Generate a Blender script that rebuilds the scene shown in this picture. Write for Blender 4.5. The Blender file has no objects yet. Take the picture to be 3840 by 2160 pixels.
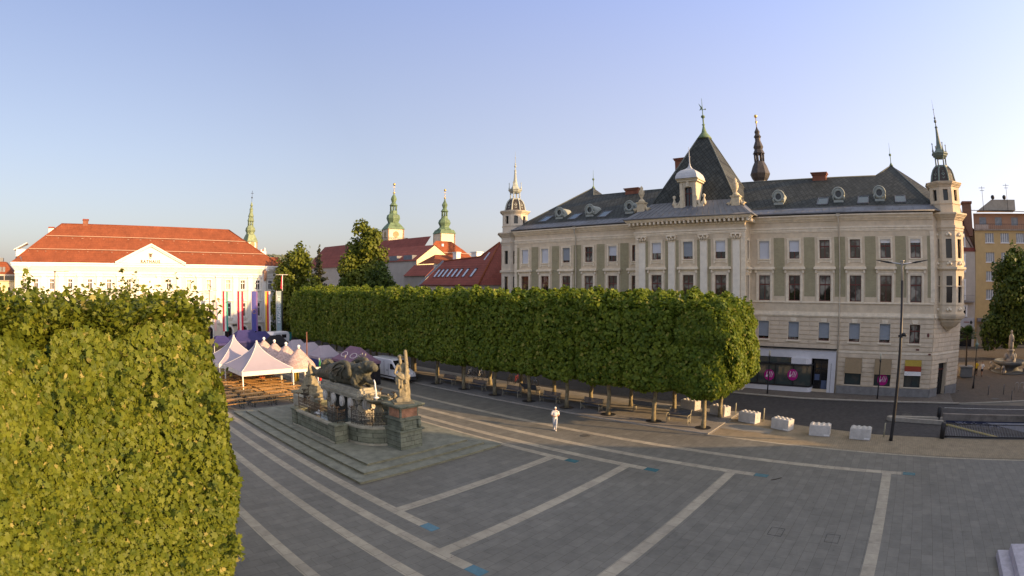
import bpy, bmesh, math, random
import numpy as np
from mathutils import Matrix, Vector
R = math.radians
PI = math.pi
random.seed(7)
rng = np.random.default_rng(11)
scene = bpy.context.scene
col = scene.collection

# ---------------------------------------------------------------- objects
def link(o, parent=None):
    col.objects.link(o)
    if parent is not None:
        o.parent = parent
    return o

def tag(o, label=None, cat=None, group=None, kind=None):
    if label: o['label'] = label
    if cat: o['category'] = cat
    if group: o['group'] = group
    if kind: o['kind'] = kind
    return o

def thing(name, label, cat, loc=(0, 0, 0), rz=0.0, group=None):
    o = bpy.data.objects.new(name, None)
    o.empty_display_size = 0.2
    o.location = loc
    o.rotation_euler = (0, 0, rz)
    link(o)
    return tag(o, label, cat, group)

def dup(r, loc, rz=None, label=None, group=None):
    def cp(o, parent):
        c = o.copy()
        col.objects.link(c)
        c.parent = parent
        for ch in list(o.children):
            cp(ch, c)
        return c
    c = cp(r, None)
    c.location = loc
    if rz is not None: c.rotation_euler = (0, 0, rz)
    if label: c['label'] = label
    if group: c['group'] = group
    return c

ORD = 'first second third fourth fifth sixth seventh eighth ninth tenth eleventh twelfth thirteenth fourteenth fifteenth sixteenth'.split()

class MB:
    """collects faces; builds one mesh object"""
    def __init__(s):
        s.v = []; s.f = []; s.m = []; s.sm = []; s.M = None; s.mi = 0
    def add(s, verts, faces, mi=None, smooth=False):
        b = len(s.v)
        if s.M is not None:
            verts = [tuple(s.M @ Vector(p)) for p in verts]
        s.v.extend([tuple(p) for p in verts])
        for f in faces:
            s.f.append([b + i for i in f]); s.m.append(s.mi if mi is None else mi); s.sm.append(smooth)
        return s
    def box(s, x0, x1, y0, y1, z0, z1, mi=None):
        if x0 > x1: x0, x1 = x1, x0
        if y0 > y1: y0, y1 = y1, y0
        if z0 > z1: z0, z1 = z1, z0
        v = [(x0,y0,z0),(x1,y0,z0),(x1,y1,z0),(x0,y1,z0),(x0,y0,z1),(x1,y0,z1),(x1,y1,z1),(x0,y1,z1)]
        return s.add(v, [(3,2,1,0),(4,5,6,7),(0,1,5,4),(1,2,6,5),(2,3,7,6),(3,0,4,7)], mi)
    def poly(s, pts, mi=None):
        return s.add(pts, [tuple(range(len(pts)))], mi)
    def prism(s, pts, axis, a, b, mi=None):
        """2D polygon extruded along axis ('x','y','z') from a to b"""
        n = len(pts)
        def P(p, t):
            return {'z': (p[0], p[1], t), 'y': (p[0], t, p[1]), 'x': (t, p[0], p[1])}[axis]
        v = [P(p, a) for p in pts] + [P(p, b) for p in pts]
        f = [tuple(range(n))[::-1], tuple(range(n, 2*n))] + [(i, (i+1) % n, n+(i+1) % n, n+i) for i in range(n)]
        return s.add(v, f, mi)
    def lathe(s, prof, n=16, c=(0, 0, 0), rot=0.0, mi=None, smooth=True, sq=(1, 1), cap=True):
        v = []; f = []
        k = len(prof)
        for (r, z) in prof:
            for i in range(n):
                a = rot + 2*PI*i/n
                v.append((c[0]+r*sq[0]*math.cos(a), c[1]+r*sq[1]*math.sin(a), c[2]+z))
        for j in range(k-1):
            for i in range(n):
                f.append((j*n+i, j*n+(i+1) % n, (j+1)*n+(i+1) % n, (j+1)*n+i))
        if cap:
            f.append(tuple(range(n))[::-1]); f.append(tuple(range((k-1)*n, k*n)))
        return s.add(v, f, mi, smooth)
    def tube(s, pts, rad, n=8, mi=None, smooth=True, flat=1.0, ends=True):
        """tube along 3D path; rad scalar or list; rounded ends"""
        P = [Vector(p) for p in pts]
        k = len(P)
        if not hasattr(rad, '__len__'): rad = [rad]*k
        up0 = Vector((0, 0, 1))
        v = []; f = []
        ref = None
        rows = 0
        for i, p in enumerate(P):
            t = (P[min(i+1, k-1)] - P[max(i-1, 0)]).normalized()
            if ref is None:
                ref = up0 if abs(t.z) < .9 else Vector((1, 0, 0))
            a = (ref - t*ref.dot(t))
            if a.length < 1e-4:
                a = t.orthogonal()
            a.normalize(); b = t.cross(a); ref = a
            for j in range(n):
                th = 2*PI*j/n
                v.append(p + (a*math.cos(th) + b*math.sin(th)*flat)*rad[i])
            rows += 1
        for i in range(rows-1):
            for j in range(n):
                f.append((i*n+j, i*n+(j+1) % n, (i+1)*n+(j+1) % n, (i+1)*n+j))
        if ends:
            f.append(tuple(range(n))[::-1]); f.append(tuple(range((rows-1)*n, rows*n)))
        return s.add(v, f, mi, smooth)
    def ball(s, c, r, n=10, m=7, mi=None, sc=(1, 1, 1)):
        prof = [(max(1e-3, math.sin(PI*i/m))*1.0, -math.cos(PI*i/m)) for i in range(m+1)]
        v = []; f = []
        for (q, z) in prof:
            for i in range(n):
                a = 2*PI*i/n
                v.append((c[0]+r*sc[0]*q*math.cos(a), c[1]+r*sc[1]*q*math.sin(a), c[2]+r*sc[2]*z))
        for j in range(m):
            for i in range(n):
                f.append((j*n+i, j*n+(i+1) % n, (j+1)*n+(i+1) % n, (j+1)*n+i))
        f.append(tuple(range(n))[::-1]); f.append(tuple(range(m*n, m*n+n)))
        return s.add(v, f, mi, True)
    def mesh(s, name, mats):
        me = bpy.data.meshes.new(name)
        me.from_pydata(s.v, [], s.f)
        for m in (mats if isinstance(mats, (list, tuple)) else [mats]):
            me.materials.append(m)
        if me.polygons:
            me.polygons.foreach_set('material_index', s.m)
            me.polygons.foreach_set('use_smooth', s.sm)
        me.validate(); me.update()
        return me
    def build(s, name, mats, parent=None, loc=None, bevel=0, rz=None):
        o = bpy.data.objects.new(name, s.mesh(name, mats))
        link(o, parent)
        if loc: o.location = loc
        if rz is not None: o.rotation_euler = (0, 0, rz)
        if bevel:
            b = o.modifiers.new('bevel', 'BEVEL'); b.width = bevel; b.segments = 2; b.limit_method = 'ANGLE'
        return o

def mobj(name, me, parent=None, loc=(0, 0, 0), rz=0.0):
    o = bpy.data.objects.new(name, me); link(o, parent)
    o.location = loc; o.rotation_euler = (0, 0, rz)
    return o

def fuse(mb, name, mat, voxel=.04, smooth=2, disp=0):
    """melt overlapping lofts into one continuous skin"""
    o = bpy.data.objects.new('melt', mb.mesh('melt', mat)); col.objects.link(o)
    r = o.modifiers.new('r', 'REMESH'); r.mode = 'VOXEL'; r.voxel_size = voxel; r.use_smooth_shade = True
    if smooth:
        q = o.modifiers.new('s', 'SMOOTH'); q.iterations = smooth; q.factor = .5
    dg = bpy.context.evaluated_depsgraph_get(); dg.update()
    me = bpy.data.meshes.new_from_object(o.evaluated_get(dg))
    me.name = name
    bpy.data.objects.remove(o)
    me.materials.clear(); me.materials.append(mat)
    if disp:
        from mathutils import noise
        for v in me.vertices:
            d = noise.fractal(v.co*6, 1.0, 2.0, 3)*disp
            v.co += v.normal*d
    for p in me.polygons: p.use_smooth = True
    return me

# ---------------------------------------------------------------- materials
def nodes(name):
    m = bpy.data.materials.new(name); m.use_nodes = True
    nt = m.node_tree; b = nt.nodes['Principled BSDF']
    return m, nt, b

def N(nt, typ, **kw):
    n = nt.nodes.new(typ)
    for k, v in kw.items():
        if k in n.inputs: n.inputs[k].default_value = v
        else: setattr(n, k, v)
    return n

def mixrgb(nt, fac, a, b, mode='MIX'):
    n = nt.nodes.new('ShaderNodeMix'); n.data_type = 'RGBA'; n.blend_type = mode
    for sock, val in ((n.inputs[0], fac), (n.inputs[6], a), (n.inputs[7], b)):
        if hasattr(val, 'links') or isinstance(val, bpy.types.NodeSocket): nt.links.new(val, sock)
        else: sock.default_value = val if not isinstance(val, tuple) or len(val) == 4 else (*val, 1)
    return n.outputs[2]

def M(name, c, rough=.8, var=.18, scale=1.5, spec=.25, metal=0.0, bump=0.0, bscale=12.0, stain=None):
    m, nt, b = nodes(name)
    geo = N(nt, 'ShaderNodeNewGeometry')
    no = N(nt, 'ShaderNodeTexNoise', Scale=scale, Detail=6.0, Roughness=.65)
    nt.links.new(geo.outputs['Position'], no.inputs['Vector'])
    lo = tuple(max(0, x*(1-var*1.6)) for x in c); hi = tuple(min(1, x*(1+var)) for x in c)
    mr = N(nt, 'ShaderNodeMapRange'); mr.inputs[1].default_value = .3; mr.inputs[2].default_value = .7
    nt.links.new(no.outputs['Fac'], mr.inputs[0])
    out = mixrgb(nt, mr.outputs[0], lo, hi)
    if stain:
        n2 = N(nt, 'ShaderNodeTexNoise', Scale=.45, Detail=5.0, Roughness=.75)
        nt.links.new(geo.outputs['Position'], n2.inputs['Vector'])
        r2 = N(nt, 'ShaderNodeMapRange'); r2.inputs[1].default_value = .52; r2.inputs[2].default_value = .72
        nt.links.new(n2.outputs['Fac'], r2.inputs[0])
        out = mixrgb(nt, r2.outputs[0], out, stain)
    nt.links.new(out, b.inputs['Base Color'])
    b.inputs['Roughness'].default_value = rough
    b.inputs['Specular IOR Level'].default_value = spec
    b.inputs['Metallic'].default_value = metal
    if bump:
        n3 = N(nt, 'ShaderNodeTexNoise', Scale=bscale, Detail=4.0)
        nt.links.new(geo.outputs['Position'], n3.inputs['Vector'])
        bp = N(nt, 'ShaderNodeBump', Strength=bump, Distance=.05)
        nt.links.new(n3.outputs['Fac'], bp.inputs['Height']); nt.links.new(bp.outputs[0], b.inputs['Normal'])
    return m

def tiled(name, c1, c2, mortar, bw, rh, ms=.01, axes='xy', rough=.8, var=.12, bump=.3, offset=.5, space='Position', rot=0.0, spec=.25, nscale=1.0, stain=False):
    """brick-texture surface laid in object or world metres; axes picks the two directions"""
    m, nt, b = nodes(name)
    if space == 'Position':
        src = N(nt, 'ShaderNodeNewGeometry').outputs['Position']
    else:
        src = N(nt, 'ShaderNodeTexCoord').outputs['Object']
    sep = N(nt, 'ShaderNodeSeparateXYZ'); nt.links.new(src, sep.inputs[0])
    cmb = N(nt, 'ShaderNodeCombineXYZ')
    nt.links.new(sep.outputs['XYZ'.index(axes[0].upper())], cmb.inputs[0])
    nt.links.new(sep.outputs['XYZ'.index(axes[1].upper())], cmb.inputs[1])
    vec = cmb.outputs[0]
    if rot:
        mp = N(nt, 'ShaderNodeMapping'); mp.inputs['Rotation'].default_value = (0, 0, rot)
        nt.links.new(vec, mp.inputs[0]); vec = mp.outputs[0]
    br = N(nt, 'ShaderNodeTexBrick', offset=offset, Scale=1.0)
    br.inputs['Color1'].default_value = (*c1, 1); br.inputs['Color2'].default_value = (*c2, 1); br.inputs['Mortar'].default_value = (*mortar, 1)
    br.inputs['Mortar Size'].default_value = ms; br.inputs['Mortar Smooth'].default_value = .3
    br.inputs['Brick Width'].default_value = bw; br.inputs['Row Height'].default_value = rh; br.inputs['Bias'].default_value = 0
    nt.links.new(vec, br.inputs['Vector'])
    no = N(nt, 'ShaderNodeTexNoise', Scale=nscale, Detail=7.0, Roughness=.7); nt.links.new(src, no.inputs['Vector'])
    mr = N(nt, 'ShaderNodeMapRange'); mr.inputs[1].default_value = .3; mr.inputs[2].default_value = .7
    mr.inputs[3].default_value = 1-var*1.5; mr.inputs[4].default_value = 1+var
    nt.links.new(no.outputs['Fac'], mr.inputs[0])
    mul = N(nt, 'ShaderNodeVectorMath', operation='SCALE')
    nt.links.new(br.outputs['Color'], mul.inputs[0]); nt.links.new(mr.outputs[0], mul.inputs['Scale'])
    res = mul.outputs[0]
    if stain:
        # broad trodden patches, spilled-drink stains and chewing-gum specks
        for sc_, lo_, hi_, a_, b_ in ((.16, .35, .65, .93, 1.06), (.9, .60, .72, 1.0, .88), (.42, .60, .66, 1.0, .95)):
            n_ = N(nt, 'ShaderNodeTexNoise', Scale=sc_, Detail=5.0, Roughness=.6, Distortion=.8); nt.links.new(src, n_.inputs['Vector'])
            r_m = N(nt, 'ShaderNodeMapRange'); r_m.inputs[1].default_value = lo_; r_m.inputs[2].default_value = hi_; r_m.inputs[3].default_value = a_; r_m.inputs[4].default_value = b_
            nt.links.new(n_.outputs['Fac'], r_m.inputs[0])
            m_ = N(nt, 'ShaderNodeVectorMath', operation='SCALE'); nt.links.new(res, m_.inputs[0]); nt.links.new(r_m.outputs[0], m_.inputs['Scale']); res = m_.outputs[0]
        vo = N(nt, 'ShaderNodeTexVoronoi', Scale=1.3); nt.links.new(src, vo.inputs['Vector'])
        lt_m = N(nt, 'ShaderNodeMapRange'); lt_m.inputs[1].default_value = .035; lt_m.inputs[2].default_value = .06; lt_m.inputs[3].default_value = .6; lt_m.inputs[4].default_value = 1.0
        nt.links.new(vo.outputs['Distance'], lt_m.inputs[0])
        m_ = N(nt, 'ShaderNodeVectorMath', operation='SCALE'); nt.links.new(res, m_.inputs[0]); nt.links.new(lt_m.outputs[0], m_.inputs['Scale']); res = m_.outputs[0]
    nt.links.new(res, b.inputs['Base Color'])
    b.inputs['Roughness'].default_value = rough; b.inputs['Specular IOR Level'].default_value = spec
    if bump:
        inv = N(nt, 'ShaderNodeMath', operation='SUBTRACT'); inv.inputs[0].default_value = 1
        nt.links.new(br.outputs['Fac'], inv.inputs[1])
        bp = N(nt, 'ShaderNodeBump', Strength=bump, Distance=.02)
        nt.links.new(inv.outputs[0], bp.inputs['Height']); nt.links.new(bp.outputs[0], b.inputs['Normal'])
    return m

def foliage(name, c1, c2, trans=.35, c3=None):
    m, nt, b = nodes(name)
    geo = N(nt, 'ShaderNodeNewGeometry')
    no = N(nt, 'ShaderNodeTexNoise', Scale=.7, Detail=3.0); nt.links.new(geo.outputs['Position'], no.inputs['Vector'])
    ad = N(nt, 'ShaderNodeMath', operation='MULTIPLY_ADD'); ad.inputs[1].default_value = .65
    nt.links.new(geo.outputs['Random Per Island'], ad.inputs[0])
    sb = N(nt, 'ShaderNodeMath', operation='MULTIPLY_ADD'); sb.inputs[1].default_value = .8; sb.inputs[2].default_value = -.22
    nt.links.new(no.outputs['Fac'], sb.inputs[0]); nt.links.new(sb.outputs[0], ad.inputs[2])
    out = mixrgb(nt, ad.outputs[0], c1, c2)
    if c3:
        gt = N(nt, 'ShaderNodeMath', operation='GREATER_THAN'); gt.inputs[1].default_value = .972
        nt.links.new(geo.outputs['Random Per Island'], gt.inputs[0])
        out = mixrgb(nt, gt.outputs[0], out, c3)
    nt.links.new(out, b.inputs['Base Color'])
    b.inputs['Roughness'].default_value = .55; b.inputs['Specular IOR Level'].default_value = .3
    tr = N(nt, 'ShaderNodeBsdfTranslucent'); nt.links.new(out, tr.inputs['Color'])
    mx = N(nt, 'ShaderNodeMixShader'); mx.inputs[0].default_value = trans
    nt.links.new(b.outputs[0], mx.inputs[1]); nt.links.new(tr.outputs[0], mx.inputs[2])
    nt.links.new(mx.outputs[0], nt.nodes['Material Output'].inputs['Surface'])
    return m

def glass(name, c=(.02, .022, .025), rough=.06, var=0.0):
    m, nt, b = nodes(name)
    b.inputs['Base Color'].default_value = (*c, 1); b.inputs['Roughness'].default_value = rough
    b.inputs['Specular IOR Level'].default_value = .6
    if var:
        geo = N(nt, 'ShaderNodeNewGeometry')
        no = N(nt, 'ShaderNodeTexNoise', Scale=.9, Detail=2.0); nt.links.new(geo.outputs['Position'], no.inputs['Vector'])
        mr = N(nt, 'ShaderNodeMapRange'); mr.inputs[1].default_value = .5; mr.inputs[2].default_value = .62
        nt.links.new(no.outputs['Fac'], mr.inputs[0])
        o = mixrgb(nt, mr.outputs[0], c, (var, var*.95, var*.8)); nt.links.new(o, b.inputs['Base Color'])
        bp = N(nt, 'ShaderNodeBump', Strength=.04, Distance=.1); nt.links.new(no.outputs['Fac'], bp.inputs['Height']); nt.links.new(bp.outputs[0], b.inputs['Normal'])
    return m

def voronoi_stone(name, c, mortar, scale=2.2):
    m, nt, b = nodes(name)
    geo = N(nt, 'ShaderNodeNewGeometry')
    vo = N(nt, 'ShaderNodeTexVoronoi', feature='DISTANCE_TO_EDGE', Scale=scale); nt.links.new(geo.outputs['Position'], vo.inputs['Vector'])
    mr = N(nt, 'ShaderNodeMapRange'); mr.inputs[1].default_value = .02; mr.inputs[2].default_value = .06
    nt.links.new(vo.outputs['Distance'], mr.inputs[0])
    no = N(nt, 'ShaderNodeTexNoise', Scale=3.0); nt.links.new(geo.outputs['Position'], no.inputs['Vector'])
    cc = mixrgb(nt, no.outputs['Fac'], tuple(x*.7 for x in c), c)
    o = mixrgb(nt, mr.outputs[0], mortar, cc); nt.links.new(o, b.inputs['Base Color']); b.inputs['Roughness'].default_value = .85
    bp = N(nt, 'ShaderNodeBump', Strength=.6, Distance=.05); nt.links.new(mr.outputs[0], bp.inputs['Height']); nt.links.new(bp.outputs[0], b.inputs['Normal'])
    return m

stucco = M('beige_stucco', (.66, .55, .395), .9, .10, 1.2, .1, bump=.05, stain=(.56, .465, .325))
trim = M('cream_trim', (.80, .70, .535), .85, .10, 2.0, .15, stain=(.66, .57, .43))
pale_trim = M('pale_pilaster', (.78, .72, .60), .8, .07, 2.0, .15)
plinth_m = M('grey_plinth', (.23, .225, .215), .85, .15, 2.0, .2)
brickpanel = tiled('olive_brick', (.36, .32, .195), (.31, .275, .165), (.42, .37, .25), .25, .085, .008, 'xz', space='Object', bump=.3, var=.1)
slate = tiled('diamond_slate', (.042, .048, .047), (.066, .073, .069), (.022, .025, .024), .42, .36, .03, 'xz', space='Object', rot=R(38), rough=.72, bump=.8, spec=.18, offset=.0, var=.22)
leadm = M('zinc_sheet', (.17, .18, .20), .55, .15, 1.2, .35, .2)
verdigris = M('verdigris', (.15, .225, .125), .6, .35, .9, .3, stain=(.055, .085, .05))
dark_copper = M('dark_copper', (.062, .056, .055), .55, .25, 1.5, .35, .1)
redbrown = M('redbrown_frame', (.14, .045, .035), .5, .15, 3)
whitepaint = M('white_paint', (.80, .79, .77), .55, .05, 2)
blindm = tiled('roller_slats', (.62, .64, .68), (.60, .62, .66), (.46, .48, .52), 9, .06, .006, 'xz', space='Object', bump=.2, var=.03)
greyblind = tiled('grey_slats', (.30, .33, .36), (.29, .32, .35), (.2, .22, .25), 9, .06, .006, 'xz', space='Object', bump=.2, var=.03)
pane_tan_reflect = glass('window_glass_tan_reflect', (.045, .036, .022), .05, .20)  # tan patches are a painted reflection of the building opposite
pane_curtain = glass('window_glass_curtain', (.10, .10, .09), .06, .32)
pane = glass('window_glass', (.016, .015, .014), .05, .26)  # noise patches paint in pale curtains and reflections
darkglass = glass('dark_glass', (.012, .013, .016), .08)
shopglass = glass('shop_glass', (.05, .065, .06), .05, .09)
blackm = M('black_metal', (.02, .02, .022), .45, .1, 4, .4)
darkhole = M('dark_interior', (.012, .011, .010), .9, .1, 2, .05)
gold = M('gilding', (.75, .5, .15), .3, .1, 3, .5, .8)
redtile = tiled('red_roof_tiles', (.27, .080, .034), (.235, .068, .03), (.17, .048, .022), .22, .36, .015, 'xz', space='Object', rough=.85, bump=.5, var=.16, nscale=.5)
redtile_dark = tiled('wine_roof_tiles', (.245, .072, .055), (.21, .062, .048), (.15, .045, .036), .25, .36, .015, 'xz', space='Object', rough=.8, bump=.5, var=.16, nscale=.5)
brickch = tiled('chimney_brick', (.26, .09, .05), (.21, .07, .04), (.20, .14, .10), .25, .08, .01, 'xz', var=.15)
hallwhite = M('town_hall_plaster', (.82, .80, .755), .85, .05, 1.0, .1)
hallshade = M('town_hall_field', (.70, .675, .60), .88, .06, 1.0, .1)
hallstone = M('town_hall_stone', (.62, .58, .49), .85, .08, 1.0, .1)
slab = tiled('dark_stone_slabs', (.162, .156, .134), (.192, .184, .158), (.104, .096, .08), .87, .52, .010, 'xy', rough=.66, bump=.2, var=.13, spec=.3, nscale=1.4, stain=True)
strip_m = tiled('light_stone_strip', (.40, .36, .28), (.35, .315, .25), (.20, .18, .15), 1.0, 1.0, .012, 'xy', rough=.75, bump=.2, var=.16, nscale=1.5, stain=True)
pavers = tiled('ochre_pavers', (.27, .225, .155), (.31, .255, .175), (.17, .14, .10), .32, .16, .008, 'xy', rough=.85, bump=.3, var=.16)
bedslab = tiled('grey_bed_slabs', (.27, .255, .225), (.30, .28, .245), (.16, .15, .13), .6, .6, .008, 'xy', rough=.8, bump=.2, var=.14)
asphalt = M('asphalt', (.062, .059, .060), .85, .22, 2.5, .25, bump=.15, bscale=60, stain=(.082, .078, .075))
sidem = tiled('side_square_setts', (.095, .078, .062), (.115, .095, .075), (.06, .05, .04), .2, .12, .008, 'xy', rough=.85, bump=.3, var=.16)
walkm = tiled('pavement_setts', (.15, .13, .11), (.18, .155, .13), (.09, .08, .07), .2, .12, .008, 'xy', rough=.85, bump=.3, var=.16)
kerb_m = M('kerb_stone', (.34, .31, .26), .8, .12, 3)
groundm = M('ground_soil', (.17, .155, .13), .9, .15, .3)
blueglass = M('blue_lit_tile', (.07, .17, .20), .25, .1, 4, .5)
stepstone = M('green_schist', (.22, .225, .18), .8, .22, 1.6, .3, bump=.2, bscale=8, stain=(.15, .16, .125))
stepface = M('worn_schist_edge', (.25, .24, .16), .85, .22, 2.5, .2, bump=.25, bscale=9)
wallstone = tiled('fountain_ashlar', (.165, .18, .13), (.215, .225, .165), (.065, .07, .05), 1.15, .31, .014, 'xz', rough=.85, bump=.7, var=.32, nscale=1.6)
capstone = M('cap_stone', (.36, .34, .265), .8, .2, 2.5, .2, bump=.15)
statuestone = M('statue_limestone', (.30, .265, .175), .88, .32, 3.5, .12, bump=.4, bscale=14, stain=(.15, .135, .095))
dragonstone = M('dragon_schist', (.088, .088, .062), .62, .3, 2.8, .35, bump=.45, bscale=16, stain=(.17, .15, .10))
marblered = M('red_marble', (.40, .20, .115), .6, .3, 2.5, .35)
crazy = voronoi_stone('polygonal_stone', (.55, .50, .38), (.08, .075, .06))
whitestone = M('cartouche_stone', (.55, .53, .47), .8, .15, 4)
ironm = M('wrought_iron', (.055, .045, .035), .65, .35, 6, .3, stain=(.16, .11, .06))
waterm = glass('water', (.06, .075, .07), .08)
foamm = M('water_jet', (.75, .78, .80), .3, .08, 5, .5)
concrete = M('concrete_block', (.55, .535, .50), .9, .12, 2.2, .12, bump=.12, bscale=20, stain=(.44, .42, .385))
bark = M('plane_bark', (.26, .225, .14), .85, .3, 3.5, .15, bump=.4, bscale=9, stain=(.40, .36, .23))
darkbark = M('dark_bark', (.07, .055, .04), .9, .2, 4)
wood = M('beer_wood', (.50, .27, .085), .6, .22, 5, .3)
benchwood = M('bench_slats', (.10, .115, .135), .6, .2, 5, .3)
castiron = M('cast_iron_cream', (.42, .39, .28), .6, .15, 6)
tentw = M('tent_shaded_white', (.37, .33, .385), .7, .03, 1.5, .2)  # white fabric; its lavender shade is put into the colour
tentp = M('tent_purple', (.20, .125, .18), .75, .06, 1.5, .15)
tentb = M('tent_blue', (.055, .05, .16), .75, .08, 1.5, .15)
tentk = M('tent_black', (.022, .022, .026), .75, .1, 1.5, .15)
bluewall = M('tent_blue_wall', (.045, .07, .24), .75, .08, 2, .15)
trullo = tiled('printed_drystone', (.66, .50, .44), (.56, .42, .38), (.34, .22, .20), .5, .11, .018, 'xz', rough=.8, bump=.1, var=.22, nscale=2.5)
vanwhite = M('van_paint', (.78, .78, .79), .25, .02, 1, .5)
rubber = M('rubber', (.018, .018, .018), .8, .1, 4)
skin = M('skin', (.46, .25, .16), .6, .08, 8)
hairm = M('hair_dark', (.03, .02, .015), .7, .1, 8)
cloth_w = M('white_cloth', (.80, .77, .72), .8, .05, 6)
cloth_j = M('pale_jeans', (.42, .46, .52), .85, .12, 6)
cloth_k = M('black_cloth', (.02, .02, .024), .85, .1, 6)
cloth_y = M('yellow_cloth', (.70, .48, .03), .8, .05, 6)
cloth_o = M('orange_cloth', (.55, .16, .05), .8, .05, 6)
magenta = M('magenta_sticker', (.42, .008, .19), .5, .03, 3)
yellowp = M('yellow_plaster', (.52, .375, .18), .9, .07, .8)
orangep = M('salmon_plaster', (.46, .27, .17), .9, .07, .8)
greyp = M('grey_plaster', (.46, .41, .35), .9, .08, .8)
paleyel = M('pale_yellow_plaster', (.72, .60, .38), .9, .08, .6)
turq = M('turquoise_plastic', (.03, .22, .24), .5, .05, 2)
leaf_near = foliage('plane_leaf', (.062, .100, .010), (.215, .242, .024), .38, (.38, .34, .10))
leaf_far = foliage('plane_leaf_row', (.062, .125, .014), (.25, .30, .030), .44, (.36, .34, .07))
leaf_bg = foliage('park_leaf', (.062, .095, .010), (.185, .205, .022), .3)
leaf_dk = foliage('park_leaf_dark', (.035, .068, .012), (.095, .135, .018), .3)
leaf_con = foliage('conifer_needles', (.03, .042, .016), (.085, .08, .03), .2)
leaf_palm = foliage('palm_frond', (.02, .05, .012), (.05, .10, .02), .3)
# ---------------------------------------------------------------- facade helpers (x along wall, y outward, z up)
def facade(mb, u0, u1, z0, z1, n, holes, depth=.3, mi=0):
    """wall sheet at y=n with rectangular openings and reveals"""
    us = sorted({u0, u1, *[min(max(h[i], u0), u1) for h in holes for i in (0, 1)]})
    zs = sorted({z0, z1, *[min(max(h[i], z0), z1) for h in holes for i in (2, 3)]})
    for i in range(len(us)-1):
        for j in range(len(zs)-1):
            a, b, c, d = us[i], us[i+1], zs[j], zs[j+1]
            if b-a < 1e-5 or d-c < 1e-5: continue
            cu, cz = (a+b)/2, (c+d)/2
            if any(h[0] < cu < h[1] and h[2] < cz < h[3] for h in holes): continue
            mb.poly([(a, n, c), (b, n, c), (b, n, d), (a, n, d)], mi)
    for (a, b, c, d) in [h[:4] for h in holes]:
        q = n-depth
        mb.poly([(a, n, c), (a, q, c), (a, q, d), (a, n, d)], mi); mb.poly([(b, q, c), (b, n, c), (b, n, d), (b, q, d)], mi)
        mb.poly([(a, q, c), (a, n, c), (b, n, c), (b, q, c)], mi); mb.poly([(a, n, d), (a, q, d), (b, q, d), (b, n, d)], mi)

def courses(mb, u0, u1, z0, z1, n, h, holes, out=.075, gap=.075, mi=0, blocks=0):
    """rusticated courses standing proud of the wall"""
    k = max(1, round((z1-z0)/h)); h = (z1-z0)/k
    for i in range(k):
        a, b = z0+i*h+gap/2, z0+(i+1)*h-gap/2
        cut = sorted([(x[0]-.02, x[1]+.02) for x in holes if x[2] < b and x[3] > a])
        x = u0; segs = []
        for c in cut:
            if c[0] > x: segs.append((x, min(c[0], u1)))
            x = max(x, c[1])
        if x < u1: segs.append((x, u1))
        for (p, q) in segs:
            if blocks:
                t = p+(blocks*.5 if i % 2 else 0)
                edges = [p]
                while t < q:
                    if t > p+.25 and t < q-.25: edges.append(t)
                    t += blocks
                edges.append(q)
                for e in range(len(edges)-1):
                    if edges[e+1]-edges[e] > .03: mb.box(edges[e]+.012, edges[e+1]-.012, n-.02, n+out, a, b, mi)
            elif q-p > .03: mb.box(p, q, n-.02, n+out, a, b, mi)

def moulding(mb, u0, u1, z, steps, mi=0, ends=True, n0=0.0):
    """stack of (height, projection) steps along the wall"""
    for (h, p) in steps:
        e = p if ends else 0
        mb.box(u0-e, u1+e, n0-.05, n0+p, z, z+h-.003, mi); z += h

# ================================================================ the neo-baroque palace
PX, PY = 55.17, -3.99
pal = thing('palace_building', 'beige neo-baroque palace with slate pyramid roof and two corner turrets along the road', 'building', (PX, PY, 0), R(90.39))
UW = 51.4; RA, RB, RN = 19.8, 32.4, 2.0
right_u = [2.02, 5.25, 8.5, 11.75, 15.02, 18.27]
left_u = [49.65, 46.4, 43.1, 39.8, 36.5, 33.35]
ris_u = [29.85, 26.15, 22.5]
H2 = lambda u: (u-.55, u+.55, 13.22, 15.02)
H1 = lambda u: (u-.61, u+.61, 9.06, 11.56)
HM = lambda u: (u-.57, u+.57, 5.19, 6.98)
shop_u = [1.98, 5.22, 8.4]
HS = lambda u: (u-.88, u+.88, 1.0, 3.62)

w = MB()
for (a, b, us) in ((0, RA, right_u), (RB, UW, left_u)):
    hs = [H(u) for u in us for H in (H1, H2, HM)]
    if a == 0:
        hs += [HS(u) for u in shop_u] + [(10.35, RA, .35, 3.4)]
    facade(w, a, b, 0, 17.4, 0, hs, .32)
facade(w, RA, RB, 0, 17.4, RN, [H(u) for u in ris_u for H in (H1, H2)], .32)
for uu, sgn in ((RA, -1), (RB, 1)):          # return walls of the projection
    w.M = Matrix.Translation((uu, 0, 0)) @ Matrix.Rotation(R(90 if sgn < 0 else -90), 4, 'Z')
    L0, L1 = (0, 2.0) if sgn < 0 else (-2.0, 0)
    hs = [(.75, 1.45, 9.06, 11.56), (.75, 1.45, 13.22, 15.02)] if sgn < 0 else []
    facade(w, L0, L1, 0, 17.4, 0, hs, .25)
w.M = None
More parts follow.
